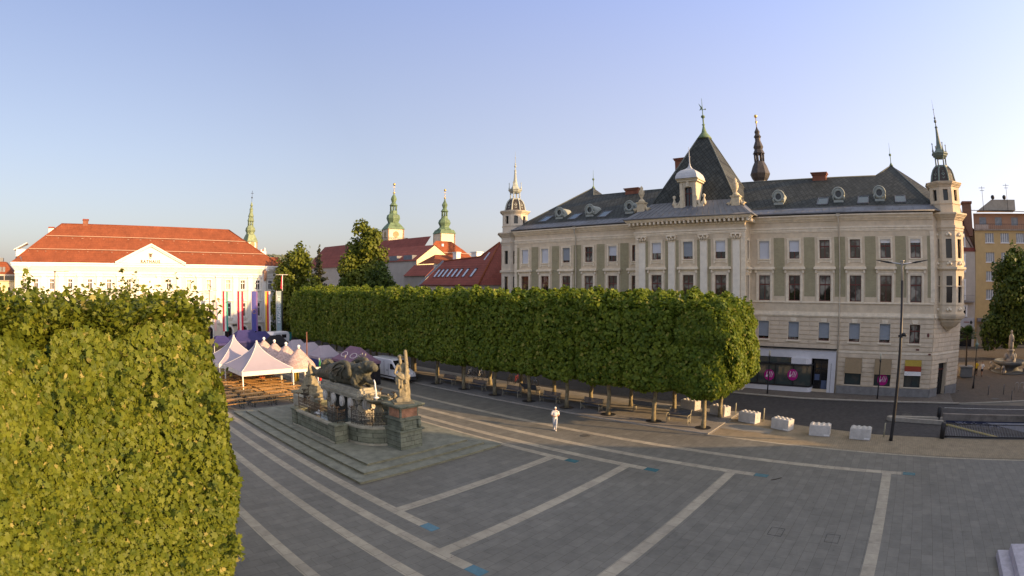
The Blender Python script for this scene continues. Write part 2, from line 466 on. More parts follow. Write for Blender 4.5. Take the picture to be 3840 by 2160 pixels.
# chamfered corner and the far flank
CH = Matrix.Translation((0, 0, 0)) @ Matrix.Rotation(math.atan2(-3.93, -3.42)+PI, 4, 'Z')   # x runs back to the square corner
CL = math.hypot(3.93, 3.42)
w.M = CH @ Matrix.Translation((-CL, 0, 0)) @ Matrix.Rotation(0, 4, 'Z')
DOOR = (CL-2.95, CL-1.35, 0.0, 3.25)
facade(w, 0, CL, 0, 17.4, 0, [DOOR], .55)
w.M = None
w.poly([(-3.42, -3.93, 0), (-3.42, -3.93, 17.4), (-3.42, -24, 17.4), (-3.42, -24, 0)])
w.poly([(UW, 0, 0), (UW+3.4, -3.9, 0), (UW+3.4, -3.9, 17.4), (UW, 0, 17.4)])
w.poly([(UW+3.4, -3.9, 0), (UW+3.4, -24, 0), (UW+3.4, -24, 17.4), (UW+3.4, -3.9, 17.4)])
w.poly([(-3.42, -24, 0), (-3.42, -24, 17.4), (UW+3.4, -24, 17.4), (UW+3.4, -24, 0)])
w.build('wall', stucco, pal)

# rusticated lower storeys
c = MB()
hsM = [HM(u) for u in right_u]; hsS = [HS(u) for u in shop_u]
courses(c, .0, RA, 4.40, 7.46, 0, .44, hsM, blocks=1.9)
courses(c, .0, 10.2, .95, 4.08, 0, .44, hsS, blocks=1.5)
c.M = CH @ Matrix.Translation((-CL, 0, 0))
courses(c, 0, CL, 4.40, 7.46, 0, .44, [], blocks=1.2)
courses(c, 0, CL, .95, 4.08, 0, .44, [DOOR], blocks=1.2)
c.M = None
c.build('rustication', M('rustic_stucco', (.68, .565, .415), .9, .1, 1.3, .1, bump=.06, stain=(.57, .47, .335)), pal)

# plinth, bands, cornices
t = MB()
for (a, b) in ((0, RA), (RB, UW)):
    moulding(t, a, b, 4.11, [(.2, .07)], ends=False)
    moulding(t, a, b, 7.48, [(.12, .1), (.14, .2), (.12, .09), (.14, .06)], ends=False)
    moulding(t, a, b, 8.86, [(.1, .12), (.05, .06)], ends=False)
    moulding(t, a, b, 15.8, [(.12, .05), (.14, .1), (.06, .05), (.18, .14)], ends=False)
    moulding(t, a, b, 16.85, [(.12, .1), (.1, .2), (.14, .32), (.1, .42), (.14, .55)], ends=False)
moulding(t, RA, RB, 15.75, [(.12, .06), (.14, .12), (.06, .05), (.2, .16)], n0=RN)
moulding(t, RA, RB, 16.72, [(.12, .1), (.04, .16)], n0=RN)
moulding(t, RA, RB, 17.18, [(.1, .75), (.12, .85), (.16, .95)], n0=RN)
moulding(t, RA, RB, 8.86, [(.1, .12), (.05, .06)], n0=RN)
moulding(t, RA, RB, 7.48, [(.12, .1), (.14, .2), (.12, .09), (.14, .06)], n0=RN)
u = RA-.6
while u < RB+.7:                               # modillions under the eaves of the projection
    t.box(u, u+.2, RN, RN+.72, 16.9, 17.17); u += .5
for v in np.arange(.1, 2.6, .5):
    t.box(RA-.72, RA, v, v+.2, 16.9, 17.17); t.box(RB, RB+.72, v, v+.2, 16.9, 17.17)
t.M = CH @ Matrix.Translation((-CL, 0, 0))
moulding(t, 0, CL, 4.11, [(.2, .07)], ends=False)
moulding(t, CL-.9, CL, 7.48, [(.12, .1), (.14, .2), (.12, .09), (.14, .06)], ends=False)
t.M = None
t.build('cornice', trim, pal)
p = MB()
moulding(p, 0, 10.2, 0, [(.88, .09)], ends=False)
p.M = CH @ Matrix.Translation((-CL, 0, 0)); p.box(0, DOOR[0], -.05, .09, 0, .9); p.box(DOOR[1], CL, -.05, .09, 0, .9); p.M = None
p.build('plinth', plinth_m, pal)
def panel_(*b_):
    m = MB(); m.box(*b_); m.build('brick_panel', brickpanel, pal)
def panels(us, n, w0):
    us = sorted(us)
    for i in range(len(us)-1):
        m0 = (us[i]+us[i+1])/2
        panel_(m0-w0/2, m0+w0/2, n-.02, n+.012, 9.5, 15.3)
panels(right_u, 0, 1.15); panels(left_u, 0, 1.1)
panel_(.35, .75, -.02, .012, 9.5, 15.3); panel_(50.65, 51.0, -.02, .012, 9.5, 15.3)
for u in (31.02, 28.65, 27.4, 24.95, 23.75, 21.5): panel_(u-.16, u+.16, RN-.02, RN+.012, 9.5, 15.2)

# quoins
def quoin(u0, u1, n, z0, z1):
    q = MB(); q.box(u0+.01, u1-.01, n-.02, n+.03, z0, z1); z = z0; i = 0
    while z < z1-.3:
        q.box(u0, u1, n-.02, n+.07, z+.02, z+.46); z += .48; i += 1
    q.build('quoin', trim, pal)
quoin(-.02, .42, 0, 9.05, 15.7); quoin(UW-.42, UW+.02, 0, 9.05, 15.7)
quoin(RA-.02, RA+.48, RN, 9.05, 15.6); quoin(RB-.48, RB+.02, RN, 9.05, 15.6)

# ---- windows: shared meshes by kind
WM = {}
def wmesh(kind):
    if kind in WM: return WM[kind]
    d = {}
    s = MB(); f = MB(); g = MB(); si = MB(); ho = MB()
    if kind == 'M': hw, z0, z1 = .57, 5.19, 6.98
    elif kind == '1': hw, z0, z1 = .61, 9.06, 11.56
    elif kind == '2': hw, z0, z1 = .55, 13.22, 15.02
    elif kind == 'slit1': hw, z0, z1 = .35, 9.06, 11.56
    elif kind == 'slit2': hw, z0, z1 = .35, 13.22, 15.02
    if kind == 'M':
        si.box(-hw-.16, hw+.16, 0, .18, z0-.16, z0); 
        s.prism([(-.26, z1+.02), (.26, z1+.02), (.36, z1+.42), (-.36, z1+.42)], 'y', 0, .13)
        s.box(-hw-.07, -hw, 0, .06, z0, z1+.06); s.box(hw, hw+.07, 0, .06, z0, z1+.06); s.box(-hw, hw, 0, .06, z1, z1+.06)
    elif kind in ('1', 'slit1'):
        e = .28 if kind == '1' else .16
        for (a, o) in ((0, .05), (.10, .09)):
            s.box(-hw-e, -hw-a, 0, o, 8.99, z1+e-a); s.box(hw+a, hw+e, 0, o, 8.99, z1+e-a); s.box(-hw-a, hw+a, 0, o, z1+a, z1+e-a*.3)
        k = hw+e
        ho.box(-k, k, 0, .05, z1+.3, 12.05); ho.box(-k-.05, k+.05, 0, .2, 12.05, 12.14); ho.box(-k-.28, k+.28, 0, .34, 12.14, 12.34); ho.box(-k-.24, k+.24, 0, .26, 12.34, 12.41)
        ho.box(-k-.16, -k+.06, 0, .2, 11.8, 12.05); ho.box(k-.06, k+.16, 0, .2, 11.8, 12.05)
    else:
        e = .2
        s.box(-hw-e, -hw, 0, .07, z0-.05, z1+.22); s.box(hw, hw+e, 0, .07, z0-.05, z1+.22); s.box(-hw, hw, 0, .07, z1, z1+.22)
        s.box(-hw-e-.06, hw+e+.06, 0, .1, z1+.16, z1+.24)
        si.box(-hw-.14, hw+.14, 0, .17, z0-.13, z0-.02); si.box(-hw-.1, hw+.1, 0, .06, z0-.36, z0-.13)
        si.box(-hw-.22, -hw-.02, 0, .1, z0-.5, z0-.13); si.box(hw+.02, hw+.22, 0, .1, z0-.5, z0-.13)
    b = .07
    for (x0, x1) in ((-hw, -hw+b), (hw-b, hw), (-b/2, b/2)):
        f.box(x0, x1, -.24, -.17, z0, z1)
    tz = z0+(z1-z0)*.64
    for (a, c_) in ((z0, z0+b), (z1-b, z1), (tz-.06, tz+.06)): f.box(-hw, hw, -.245, -.165, a, c_)
    g.poly([(-hw, -.21, z0), (hw, -.21, z0), (hw, -.21, z1), (-hw, -.21, z1)])
    d['window'] = s.mesh('window', trim); d['window_frame'] = f.mesh('window_frame', redbrown); d['window_pane'] = g.mesh('window_pane', pane)
    if si.v: d['window_sill'] = si.mesh('window_sill', trim)
    if ho.v: d['window_hood'] = ho.mesh('window_hood', trim)
    for nm, fr, mm in (('blind_full', 1.0, blindm), ('blind_two', .62, blindm), ('blind_top', .2, whitepaint), ('blind_grey', .97, greyblind), ('blind_g8', .85, greyblind)):
        k = MB(); k.box(-hw+.02, hw-.02, -.15, -.12, z1-(z1-z0)*fr, z1); k.box(-hw, hw, -.16, -.05, z1-.12, z1); d[nm] = k.mesh('roller_blind', [mm])
    WM[kind] = d
    return d
wrng = random.Random(4)
def win(kind, u, n=0, blind=None, rz=0.0):
    d = wmesh(kind)
    o = mobj('window', d['window'], pal, (u, n, 0), rz)
    for k in ('window_frame', 'window_pane', 'window_sill', 'window_hood'):
        if k in d:
            q = mobj(k, d[k], o)
            if k == 'window_pane' and not blind:
                q.material_slots[0].link = 'OBJECT'; q.material_slots[0].material = wrng.choice((pane, pane_tan_reflect, pane_tan_reflect, pane_curtain))
    if blind: mobj('roller_blind', d[blind], o)
    return o
for u, b in zip(right_u, ('blind_top', 'blind_top', None, None, 'blind_two', 'blind_full')): win('2', u, 0, b)
for u, b in zip(left_u, ('blind_full', 'blind_full', 'blind_g8', None, 'blind_two', None)): win('2', u, 0, b)
for u, b in zip(ris_u, ('blind_two', 'blind_g8', 'blind_two')): win('2', u, RN, b)
for u in right_u + left_u: win('1', u)
for u in ris_u: win('1', u, RN)
for u, b in zip(right_u, (None, 'blind_g8', 'blind_g8', 'blind_g8', 'blind_g8', 'blind_g8')): win('M', u, 0, b)
for k in ('slit1', 'slit2'): win(k, RA, 1.1, None, R(90))

# giant pilasters of the projection
for u in (31.55, 28.02, 24.35, 20.75):
    m = MB(); m.box(u-.38, u+.38, RN-.02, RN+.16, 9.0, 15.0)
    for z in np.arange(10.1, 15, 1.05): m.box(u-.385, u+.385, RN+.1, RN+.163, z, z+.015)
    o = m.build('pilaster', pale_trim, pal)
    k = MB()
    k.box(u-.42, u+.42, RN, RN+.2, 15.0, 15.1); k.box(u-.56, u+.56, RN, RN+.3, 15.6, 15.74)
    for s in (-1, 1):
        k.tube([(u+s*.30, RN+.2, 15.12), (u+s*.40, RN+.24, 15.35), (u+s*.56, RN+.26, 15.52), (u+s*.50, RN+.3, 15.62), (u+s*.40, RN+.28, 15.54)], [.07, .09, .1, .09, .06], 7)
        k.tube([(u+s*.12, RN+.2, 15.12), (u+s*.15, RN+.25, 15.34), (u+s*.2, RN+.36, 15.42)], [.08, .1, .05], 7)
    k.ball((u, RN+.28, 15.5), .11, 8, 6)
    k.build('capital', trim, o)

# roofs
SL = .54
rf = MB()
E0 = 17.72
def zr(n): return E0 - SL*n
rf.poly([(-.2, -1.2, zr(-1.2)), (UW+.2, -1.2, zr(-1.2)), (47.6, -13.5, zr(-13.5)), (45.4, -10, zr(-10)), (6.1, -10, zr(-10)), (4.0, -13.5, zr(-13.5))][::-1])
rf.poly([(-.2, -1.2, zr(-1.2)), (4.0, -13.5, zr(-13.5)), (-3.6, -24, 17.8), (-3.7, -3.6, 17.9)][::-1])
rf.poly([(UW+.2, -1.2, zr(-1.2)), (UW+3.7, -3.6, 17.9), (UW+3.6, -24, 17.8), (47.6, -13.5, zr(-13.5))][::-1])
rf.poly([(6.1, -10, zr(-10)), (45.4, -10, zr(-10)), (40, -20, 18), (10, -20, 18)][::-1])
rf.poly([(6.1, -10, zr(-10)), (10, -20, 18), (4.0, -13.5, zr(-13.5))]); rf.poly([(45.4, -10, zr(-10)), (47.6, -13.5, zr(-13.5)), (40, -20, 18)])
rf.poly([(4.0, -13.5, zr(-13.5)), (10, -20, 18), (-3.6, -24, 17.8)]); rf.poly([(47.6, -13.5, zr(-13.5)), (UW+3.6, -24, 17.8), (40, -20, 18)])
# pyramid over the projection
b = [(21.3, .1, 19.5), (31.2, .1, 19.5), (31.2, -9.6, 19.5), (21.3, -9.6, 19.5)]; tp = [(25.65, -4.2, 27.75), (26.9, -4.2, 27.75), (26.9, -5.3, 27.75), (25.65, -5.3, 27.75)]
for i in range(4):
    j = (i+1) % 4; rf.poly([b[i], b[j], tp[j], tp[i]][::-1])
roof = rf.build('roof', slate, pal)
rd = MB()
for (a, c_) in (((6.1, -10, zr(-10)), (45.4, -10, zr(-10))), ((6.1, -10, zr(-10)), (4, -13.5, zr(-13.5))), ((4, -13.5, zr(-13.5)), (-.2, -1.2, zr(-1.2))), ((47.6, -13.5, zr(-13.5)), (45.4, -10, zr(-10))), ((47.6, -13.5, zr(-13.5)), (UW+.2, -1.2, zr(-1.2)))):
    rd.tube([a, c_], .09, 6)
for i in range(4): rd.tube([b[i], tp[i]], .09, 6)
rd.build('ridge_capping', M('ridge_lead', (.10, .115, .11), .6, .2, 3), roof)
gt = MB()                                       # sheet-metal skirt and gutters
def skirt(u0, u1, n1, z1, n0, z0):
    gt.poly([(u0, n0, z0), (u0, n1, z1), (u1, n1, z1), (u1, n0, z0)])
    x = u0
    while x < u1:
        gt.tube([(x, n0+.01, z0+.01), (x, n1+.01, z1+.01)], .02, 4); x += .75
for (a, c_) in ((-.2, RA+1.4), (RB-1.4, UW+.2)):
    skirt(a, c_, -1.25, zr(-1.2)+.02, .55, 17.66)
    gt.tube([(a, .6, 17.62), (c_, .6, 17.62)], .09, 6)
    gt.tube([(a, -.3, 18.3), (c_, -.3, 18.3)], .025, 4)
gt.poly([(RA-.95, RN+.95, 17.58), (21.3, .12, 19.52), (31.2, .12, 19.52), (RB+.95, RN+.95, 17.58)])
gt.poly([(RA-.95, RN+.95, 17.58), (RA-.95, -2.2, 17.6), (21.3, -9.6, 19.5), (21.3, .12, 19.52)])
gt.poly([(RB+.95, RN+.95, 17.58), (31.2, .12, 19.52), (31.2, -9.6, 19.5), (RB+.95, -2.2, 17.6)])
x = RA-.6
while x < RB+.6:
    gt.tube([(x, RN+.95, 17.6), (21.3+(x-RA+.95)/(RB-RA+1.9)*9.9, .13, 19.54)], .022, 4); x += .7
gt.tube([(RA-1.0, RN+1.0, 17.54), (RB+1.0, RN+1.0, 17.54)], .09, 6); gt.tube([(RA-1.0, RN+1.0, 17.54), (RA-1.0, -.5, 17.54)], .09, 6)
gt.poly([(-.2, -1.2, zr(-1.2)+.03), (-.2, .5, 17.66), (-3.9, -3.2, 17.66), (-3.7, -4.4, 18.6)])
gt.poly([(UW+.2, -1.2, zr(-1.2)+.03), (UW+3.7, -4.4, 18.6), (UW+3.9, -3.2, 17.66), (UW+.2, .5, 17.66)])
gt.build('gutter_skirt', leadm, roof)
def finial(name, c, prof, mat, parent):
    m = MB(); m.lathe(prof, 8, c); return m.build(name, mat, parent)
finial('finial', (26.28, -4.75, 0), [(.95, 27.72), (.75, 28.0), (.35, 28.5), (.18, 29.1), (.12, 29.4), (.22, 29.5), (.1, 29.6), (.09, 30.3), (.26, 30.45), (.26, 30.6), (.06, 30.75), (.05, 31.5), (.02, 32.9)], verdigris, roof)
vf = MB(); vf.box(25.9, 26.7, -4.77, -4.73, 31.4, 31.46); vf.prism([(26.2, 31.6), (26.75, 32.3), (26.5, 31.7), (26.6, 31.42)], 'y', -4.77, -4.73); vf.ball((25.9, -4.75, 31.43), .1, 6, 5); vf.box(26.25, 26.3, -4.77, -4.73, 30.9, 31.75)
vf.build('weather_vane', verdigris, roof)
for u, n in ((4.0, -13.5), (47.6, -13.5)):
    z = zr(n); finial('finial', (u, n, 0), [(.3, z-.1), (.1, z+.25), (.05, z+.4), (.05, z+1.1), (.17, z+1.25), (.17, z+1.4), (.03, z+1.5), (.012, z+2.8)], verdigris, roof)
for (u0, u1, n, z0, z1) in ((12.4, 14.1, -9.2, 22.3, 23.55), (37.9, 39.8, -9.2, 22.3, 23.4), (31.3, 32.7, -10.2, 22, 27.0)):
    m = MB(); m.box(u0, u1, n-1, n, z0, z1); m.box(u0-.2, u1+.2, n-1.2, n+.2, z1, z1+.12); m.box(u0-.1, u1+.1, n-1.1, n+.1, z1-.2, z1); m.build('chimney', brickch, roof)
# skylights and bull's-eye dormers lying on the slope
RT = Matrix.Rotation(-math.atan(SL), 4, 'X')
def on_roof(u, n): return Matrix.Translation((u, n, zr(n))) @ RT
for u in (12.1, 7.55, 3.35, 48.3, 43.65, 39.2):
    m = MB(); m.M = on_roof(u, -2.75)
    for bx in ((-.62, -.52, -.95, .95), (.52, .62, -.95, .95), (-.62, .62, -1.0, -.9), (-.62, .62, .9, 1.0)): m.box(*bx, -.02, .12)
    o = m.build('skylight', leadm, roof); g = MB(); g.M = on_roof(u, -2.75); g.box(-.52, .52, -.9, .9, 0, .08); g.build('skylight_pane', glass('skyglass', (.045, .085, .095), .12), o)
for u in (17.1, 10.3, 5.68, 46.0, 41.3, 35.6):
    m = MB(); n = -2.6; z = zr(n)
    m.box(u-.55, u+.55, n-.1, n+.16, z-.1, z+.16)
    m.M = Matrix.Translation((u, n, z+.78)) @ Matrix.Rotation(R(-90), 4, 'X')
    m.lathe([(.34, -.05), (.34, .14), (.46, .16), (.6, .12), (.6, -.25), (.34, -.25)], 18, cap=False)
    m.M = Matrix.Translation((u, n, z+.8))
    arch = [(.62*math.cos(a), .62*math.sin(a)) for a in np.linspace(0, PI, 9)] + [(-.62, -.65), (.62, -.65)]
    m.prism([(x*.95, y*.95) for x, y in arch], 'y', -1.9, -.2)
    m.tube([(.66*math.cos(a), .1, .66*math.sin(a)) for a in np.linspace(-.2, PI+.2, 10)], .09, 6)
    for s in (-1, 1): m.tube([(s*.55, .08, -.62), (s*.62, .08, -.3), (s*.5, .08, -.1)], .1, 6)
    o = m.build('round_dormer', M('dormer_paint', (.30, .33, .30), .7, .12, 3), roof)
    h = MB(); h.M = Matrix.Translation((u, n-.04, z+.78)) @ Matrix.Rotation(R(-90), 4, 'X'); h.lathe([(.001, 0), (.35, 0)], 18, cap=False); h.build('dormer_pane', darkglass, o)

# big stone lucarne on the projection
uc = 26.3; nf = 1.25
lu = MB()
facade(lu, uc-.95, uc+.95, 18.25, 21.55, nf, [(uc-.46, uc+.46, 18.45, 20.9)], .4)
lu.M = Matrix.Translation((uc, 0, 0))
ar = [(.46*math.cos(a), 20.62+.46*math.sin(a)) for a in np.linspace(0, PI, 9)]
lu.prism([(-.47, 21.1)] + [(.47, 21.1)] + ar, 'y', nf-.35, nf+.01)
for s in (-1, 1):
    lu.box(s*.95, s*.62, nf-.05, nf+.1, 18.3, 21.3); lu.box(s*.98, s*.58, nf-.05, nf+.14, 19.9, 20.05)
    lu.prism([(nf-.02, 18.3), (nf-.02, 21.5), (-1.2, 21.5), (.1, 19.2)], 'x', s*.95, s*.93)
    lu.box(s*1.0, s*1.75, nf-.55, nf+.02, 18.25, 18.95)
    lu.tube([(s*1.0, nf-.2, 19.5), (s*1.1, nf-.2, 19.2), (s*1.25, nf-.2, 18.95), (s*1.55, nf-.2, 18.8), (s*1.62, nf-.2, 19.15), (s*1.42, nf-.2, 19.2)], [.14, .17, .2, .22, .2, .12], 8)
    lu.lathe([(.2, 18.95), (.26, 19.2), (.14, 19.5), (.08, 19.7), (.19, 19.85), (.19, 20.0), (.02, 20.12)], 8, (s*1.75, nf-.2, 0))
lu.box(-1.2, 1.2, nf-1.9, nf+.2, 21.5, 21.7); lu.box(-1.32, 1.32, nf-2.0, nf+.32, 21.7, 21.82); lu.box(-.16, .16, nf, nf+.16, 20.95, 21.5)
lu.M = None
luo = lu.build('lucarne', M('lucarne_stone', (.58, .52, .39), .85, .12, 2), pal)
g = MB(); g.box(uc-.46, uc+.46, nf-.36, nf-.33, 18.4, 21.1); g.build('lucarne_pane', darkglass, luo)
f = MB()
for x in (-.44, 0, .44): f.box(uc+x-.03, uc+x+.03, nf-.33, nf-.27, 18.4, 21.0)
for z in (18.45, 20.2): f.box(uc-.46, uc+.46, nf-.33, nf-.26, z, z+.08)
f.build('lucarne_frame', redbrown, luo)
hd = MB(); hd.M = Matrix.Translation((uc, nf-.75, 0)) @ Matrix.Rotation(R(45), 4, 'Z')
hd.lathe([(1.8, 21.82), (1.75, 22.1), (1.55, 22.45), (1.15, 22.75), (.6, 22.95), (.28, 23.15), (.12, 23.4), (.06, 23.7), (.06, 24.3), (.13, 24.4), (.05, 24.5), (.02, 25.5)], 4, smooth=False)
hd.build('lucarne_roof', M('pale_zinc', (.50, .52, .55), .45, .1, 2, .4), luo)
for uu in (20.9, 32.0):                         # stone vases on pedestals
    m = MB(); n = 1.2
    m.box(uu-.45, uu+.45, n-.4, n+.3, 18.2, 19.5); m.box(uu-.55, uu+.55, n-.5, n+.4, 19.5, 19.62); m.lathe([(.5, 19.62), (.3, 19.9), (.16, 20.0)], 8, (uu, n-.05, 0))
    m.lathe([(.16, 20.0), (.12, 20.1), (.26, 20.35), (.36, 20.65), (.3, 20.85), (.34, 20.95), (.16, 21.05), (.2, 21.25), (.03, 21.5)], 10, (uu, n-.05, 0))
    s = 1 if uu > 26 else -1
    for q_ in (-1, 1): m.tube([(uu+q_*.45, n, 19.2), (uu+q_*.6, n, 18.9), (uu+q_*.85, n, 18.6), (uu+q_*.95, n, 18.85), (uu+q_*.78, n, 18.95)], [.1, .16, .22, .2, .1], 8)
    m.build('roof_vase', M('vase_stone', (.56, .48, .33), .85, .15, 3), pal)

# corner turrets and the oriel under the right one
def octring(mb, c, r0, r1, z0, z1, mi=0): mb.lathe([(r0, z0), (r1, z1)], 8, (c[0], c[1], 0), R(22.5), mi, False)
def oct_storey(mb, c, ap, z0, z1, holes, depth=.22):
    for k in range(8):
        mb.M = Matrix.Translation((c[0], c[1], 0)) @ Matrix.Rotation(R(45*k+45.0*0), 4, 'Z') @ Matrix.Translation((0, 0, 0))
        hw = ap*math.tan(R(22.5))
        facade(mb, -hw, hw, z0, z1, ap, holes, depth)
    mb.M = None
for (c, tip, nm) in (((-1.65, -1.9), 29.25, 'right'), ((UW+1.65, -1.9), 29.1, 'left')):
    b = MB()
    if nm == 'right':
        octring(b, c, .35, .5, 6.35, 6.5); b.lathe([(.5, 6.5), (1.0, 6.75), (1.15, 6.85), (1.6, 7.25), (1.7, 7.45), (1.95, 7.55), (2.1, 7.8), (2.15, 8.0)], 8, (*c, 0), R(22.5), 0, False)
        oct_storey(b, c, 1.78, 8.0, 17.0, [(-.33, .33, 9.06, 11.56), (-.33, .33, 13.22, 15.02)])
        for (z, h, r) in ((8.0, .12, 2.02), (8.86, .15, 2.0), (10.55, .12, 1.98), (12.1, .1, 2.05), (12.2, .2, 2.2), (12.9, .12, 2.0)):
            octring(b, c, r, r, z, z+h)
    else:
        oct_storey(b, c, 1.78, 7, 17.0, [(-.33, .33, 9.06, 11.56), (-.33, .33, 13.22, 15.02)])
        octring(b, c, 2.15, 2.15, 12.1, 12.4); octring(b, c, 2.02, 2.02, 8.8, 9.0)
    for (z, h, r) in ((15.8, .26, 2.0), (16.06, .24, 2.1), (16.85, .12, 2.05), (16.97, .1, 2.15), (17.07, .14, 2.28), (17.21, .1, 2.4), (17.31, .16, 2.52)):
        octring(b, c, r, r, z, z+h-.003)
    oct_storey(b, c, 1.66, 17.45, 20.2, [(-.27, .27, 18.68, 19.75)])
    for (z, h, r) in ((18.35, .1, 1.88), (20.05, .12, 1.9), (20.17, .1, 2.0), (20.27, .12, 2.12), (20.39, .1, 2.2)): octring(b, c, r, r, z, z+h-.003)
    to = b.build('corner_turret', M('turret_stucco', (.60, .53, .42), .88, .08, 1.2, .1) if nm == 'left' else stucco, pal)
    g = MB(); octring(g, c, 1.5, 1.5, 18.5, 19.9)
    octring(g, c, 1.62, 1.62, 8.8, 15.3)
    g.build('turret_pane', darkglass, to)
    sp = MB(); sp.mi = 0
    prof = [(1.5, 20.5), (1.42, 20.75), (1.36, 21.0), (1.28, 21.4), (1.12, 21.8), (.85, 22.1), (.74, 22.2)]
    sp.lathe(prof, 8, (*c, 0), R(22.5), 1, False)
    for k in range(8):
        a = R(22.5+45*k); sp.tube([(c[0]+r*1.01*math.cos(a), c[1]+r*1.01*math.sin(a), z) for r, z in prof], .1, 5, 0)
        a2 = R(45*k); ca, sa = math.cos(a2), math.sin(a2)
        for (rr_, z, s) in ((1.28, 21.0, .2), (1.22, 21.35, .26), (1.08, 21.7, .13)):    # scrollwork lozenges
            cx, cy = c[0]+rr_*ca*.99, c[1]+rr_*sa*.99
            sp.add([(cx-sa*s*.8, cy+ca*s*.8, z), (cx+ca*.05, cy+sa*.05, z-s*.8), (cx+sa*s*.8, cy-ca*s*.8, z), (cx-ca*.06, cy-sa*.06, z+s*.8), (cx-sa*s*.35, cy+ca*s*.35, z), (cx+ca*.05, cy+sa*.05, z-s*.35), (cx+sa*s*.35, cy-ca*s*.35, z), (cx-ca*.06, cy-sa*.06, z+s*.35)],
                   [(0, 1, 5, 4), (1, 2, 6, 5), (2, 3, 7, 6), (3, 0, 4, 7)], 0)
        px, py = c[0]+.66*math.cos(a), c[1]+.66*math.sin(a)
        if k % 2 == 0: sp.tube([(px, py, 22.2), (px, py, 23.2)], .085, 6, 0)
        if k % 2 == 0: sp.lathe([(.07, 23.6), (.12, 23.75), (.05, 24.0), (.04, 24.4), (.08, 24.5), (.01, 24.62)], 6, (c[0]+.86*math.cos(a), c[1]+.86*math.sin(a), 0), 0, 0)
    octring(sp, c, .8, .8, 22.1, 22.3, 0)
    sp.lathe([(.6, 23.1), (.86, 23.3), (.86, 23.36), (1.0, 23.5), (1.0, 23.56), (.7, 23.7), (.45, 24.0), (.3, 24.5), (.2, 25.2), (.13, 26.2), (.19, 26.3), (.07, 26.45), (.06, 26.75), (.16, 26.85), (.16, 27.02), (.05, 27.1), (.13, 27.3), (.04, 27.4), (.03, 28.1), (.07, 28.2), (.02, 28.3), (.008, tip)], 8, (*c, 0), R(22.5), 0, False)
    sp.build('turret_spire', [M('spire_metal', (.40, .43, .38), .6, .2, 2) if nm == 'left' else M('spire_patina', (.19, .24, .21), .55, .2, 2), M('spire_panel', (.06, .052, .048), .6, .2, 3)], to)
# oriel ornaments
c = (-1.65, -1.9)
for k in range(8):
    a = R(90+45*(k-1)); 
    if k > 3: continue
    ca, sa = math.cos(a), math.sin(a)
    for z in (8.45, 12.75, 15.45):
        m = MB()
        for j in (-1, 0, 1):
            m.ball((c[0]+ca*1.86-sa*j*.17, c[1]+sa*1.86+ca*j*.17, z+(.08 if j == 0 else -.04)), .15, 7, 5)
        m.build('oriel_ornament', trim, pal)
# downpipes
for u in (10.15, 41.6):
    m = MB(); m.box(u-.2, u+.2, .35, .62, 17.2, 17.5); m.tube([(u, .5, 17.25), (u, .45, 16.7), (u, .16, 16.2), (u, .13, 8.3), (u, .24, 8.0), (u, .24, 7.4), (u, .13, 7.2), (u, .13, 0)], .075, 7); m.build('downpipe', M('pipe_paint', (.50, .44, .34), .6, .1, 3), pal)

# ---- shopfront and shop windows
sf = MB()
sf.box(10.28, RA, -.3, .1, 3.42, 4.3); sf.box(10.28, RA, 0, .28, 4.3, 4.42, 1)
sf.box(10.28, 11.1, -.3, .1, 0, 3.42); sf.box(10.28, 10.45, -.02, .13, 0, 3.1); sf.box(10.75, 10.78, .1, .115, 0, 3.0, 1)
sf.prism([(12.75, -.5), (RA, -.5), (RA, .75), (13.1, .75), (12.75, .4)], 'z', .02, .12, 1) ; sf.prism([(12.7, -.5), (RA, -.5), (RA, .8), (13.05, .8), (12.7, .4)], 'z', .12, .62)
sf.prism([(12.7, -.5), (RA, -.5), (RA, .84), (13.0, .84), (12.66, .45)], 'z', .62, .76, 1)
sf.prism([(12.7, -.5), (RA, -.5), (RA, .84), (13.0, .84), (12.66, .45)], 'z', 2.72, 2.86, 1)
sf.prism([(12.9, -.5), (15.0, -.5), (15.0, .55), (13.4, .55), (12.9, .1)], 'z', 2.86, 3.42, 0)
sf.box(13.2, 14.6, .3, .32, .8, 2.7, 0)
for u in (12.72, 14.65, 16.6, 18.5): sf.box(u-.05, u+.05, .62, .78, .76, 2.72, 1)
sf.box(10.3, RA, -2.2, -2.0, 0, 3.4, 1); sf.box(10.3, RA, -2.1, 0, 3.38, 3.42, 1)
so = sf.build('shopfront', [M('shop_white', (.66, .65, .66), .6, .05, 2), blackm], pal)
g = MB(); g.box(12.74, RA, .66, .69, .76, 2.72); g.box(15.0, RA, .3, .33, 2.86, 3.4); g.build('shop_pane', shopglass, so)
dr = MB(); dr.box(11.12, 12.7, -.52, -.45, .02, 3.2); 
do = dr.build('shop_door', darkglass, so)
f = MB()
for u in (11.12, 11.9, 12.62): f.box(u-.04, u+.04, -.46, -.38, 0, 3.0)
f.box(11.1, 12.7, -.46, -.38, 2.3, 2.4); f.box(11.2, 11.8, -.44, -.42, .3, 1.2, 1); f.box(12.0, 12.55, -.44, -.42, 1.2, 1.8, 1)
f.build('door_frame', [blackm, M('poster_blue', (.10, .13, .22), .6, .1, 3)], do)
dsp = [M('display_white', (.5, .5, .48), .7, .05, 2), M('display_red', (.30, .05, .04), .7, .1, 3)]
for q in range(3):
    gd = MB()
    if q == 0: gd.box(15.2, 15.9, .2, .5, .8, 1.5)
    elif q == 1: gd.box(17.1, 18.2, .0, .5, .8, 1.35)
    else: gd.lathe([(.25, .8), (.1, 1.2), (.2, 1.6), (.05, 1.9)], 8, (16.1, .25, 0), 0, 1)
    gd.build('shop_display', dsp, so)
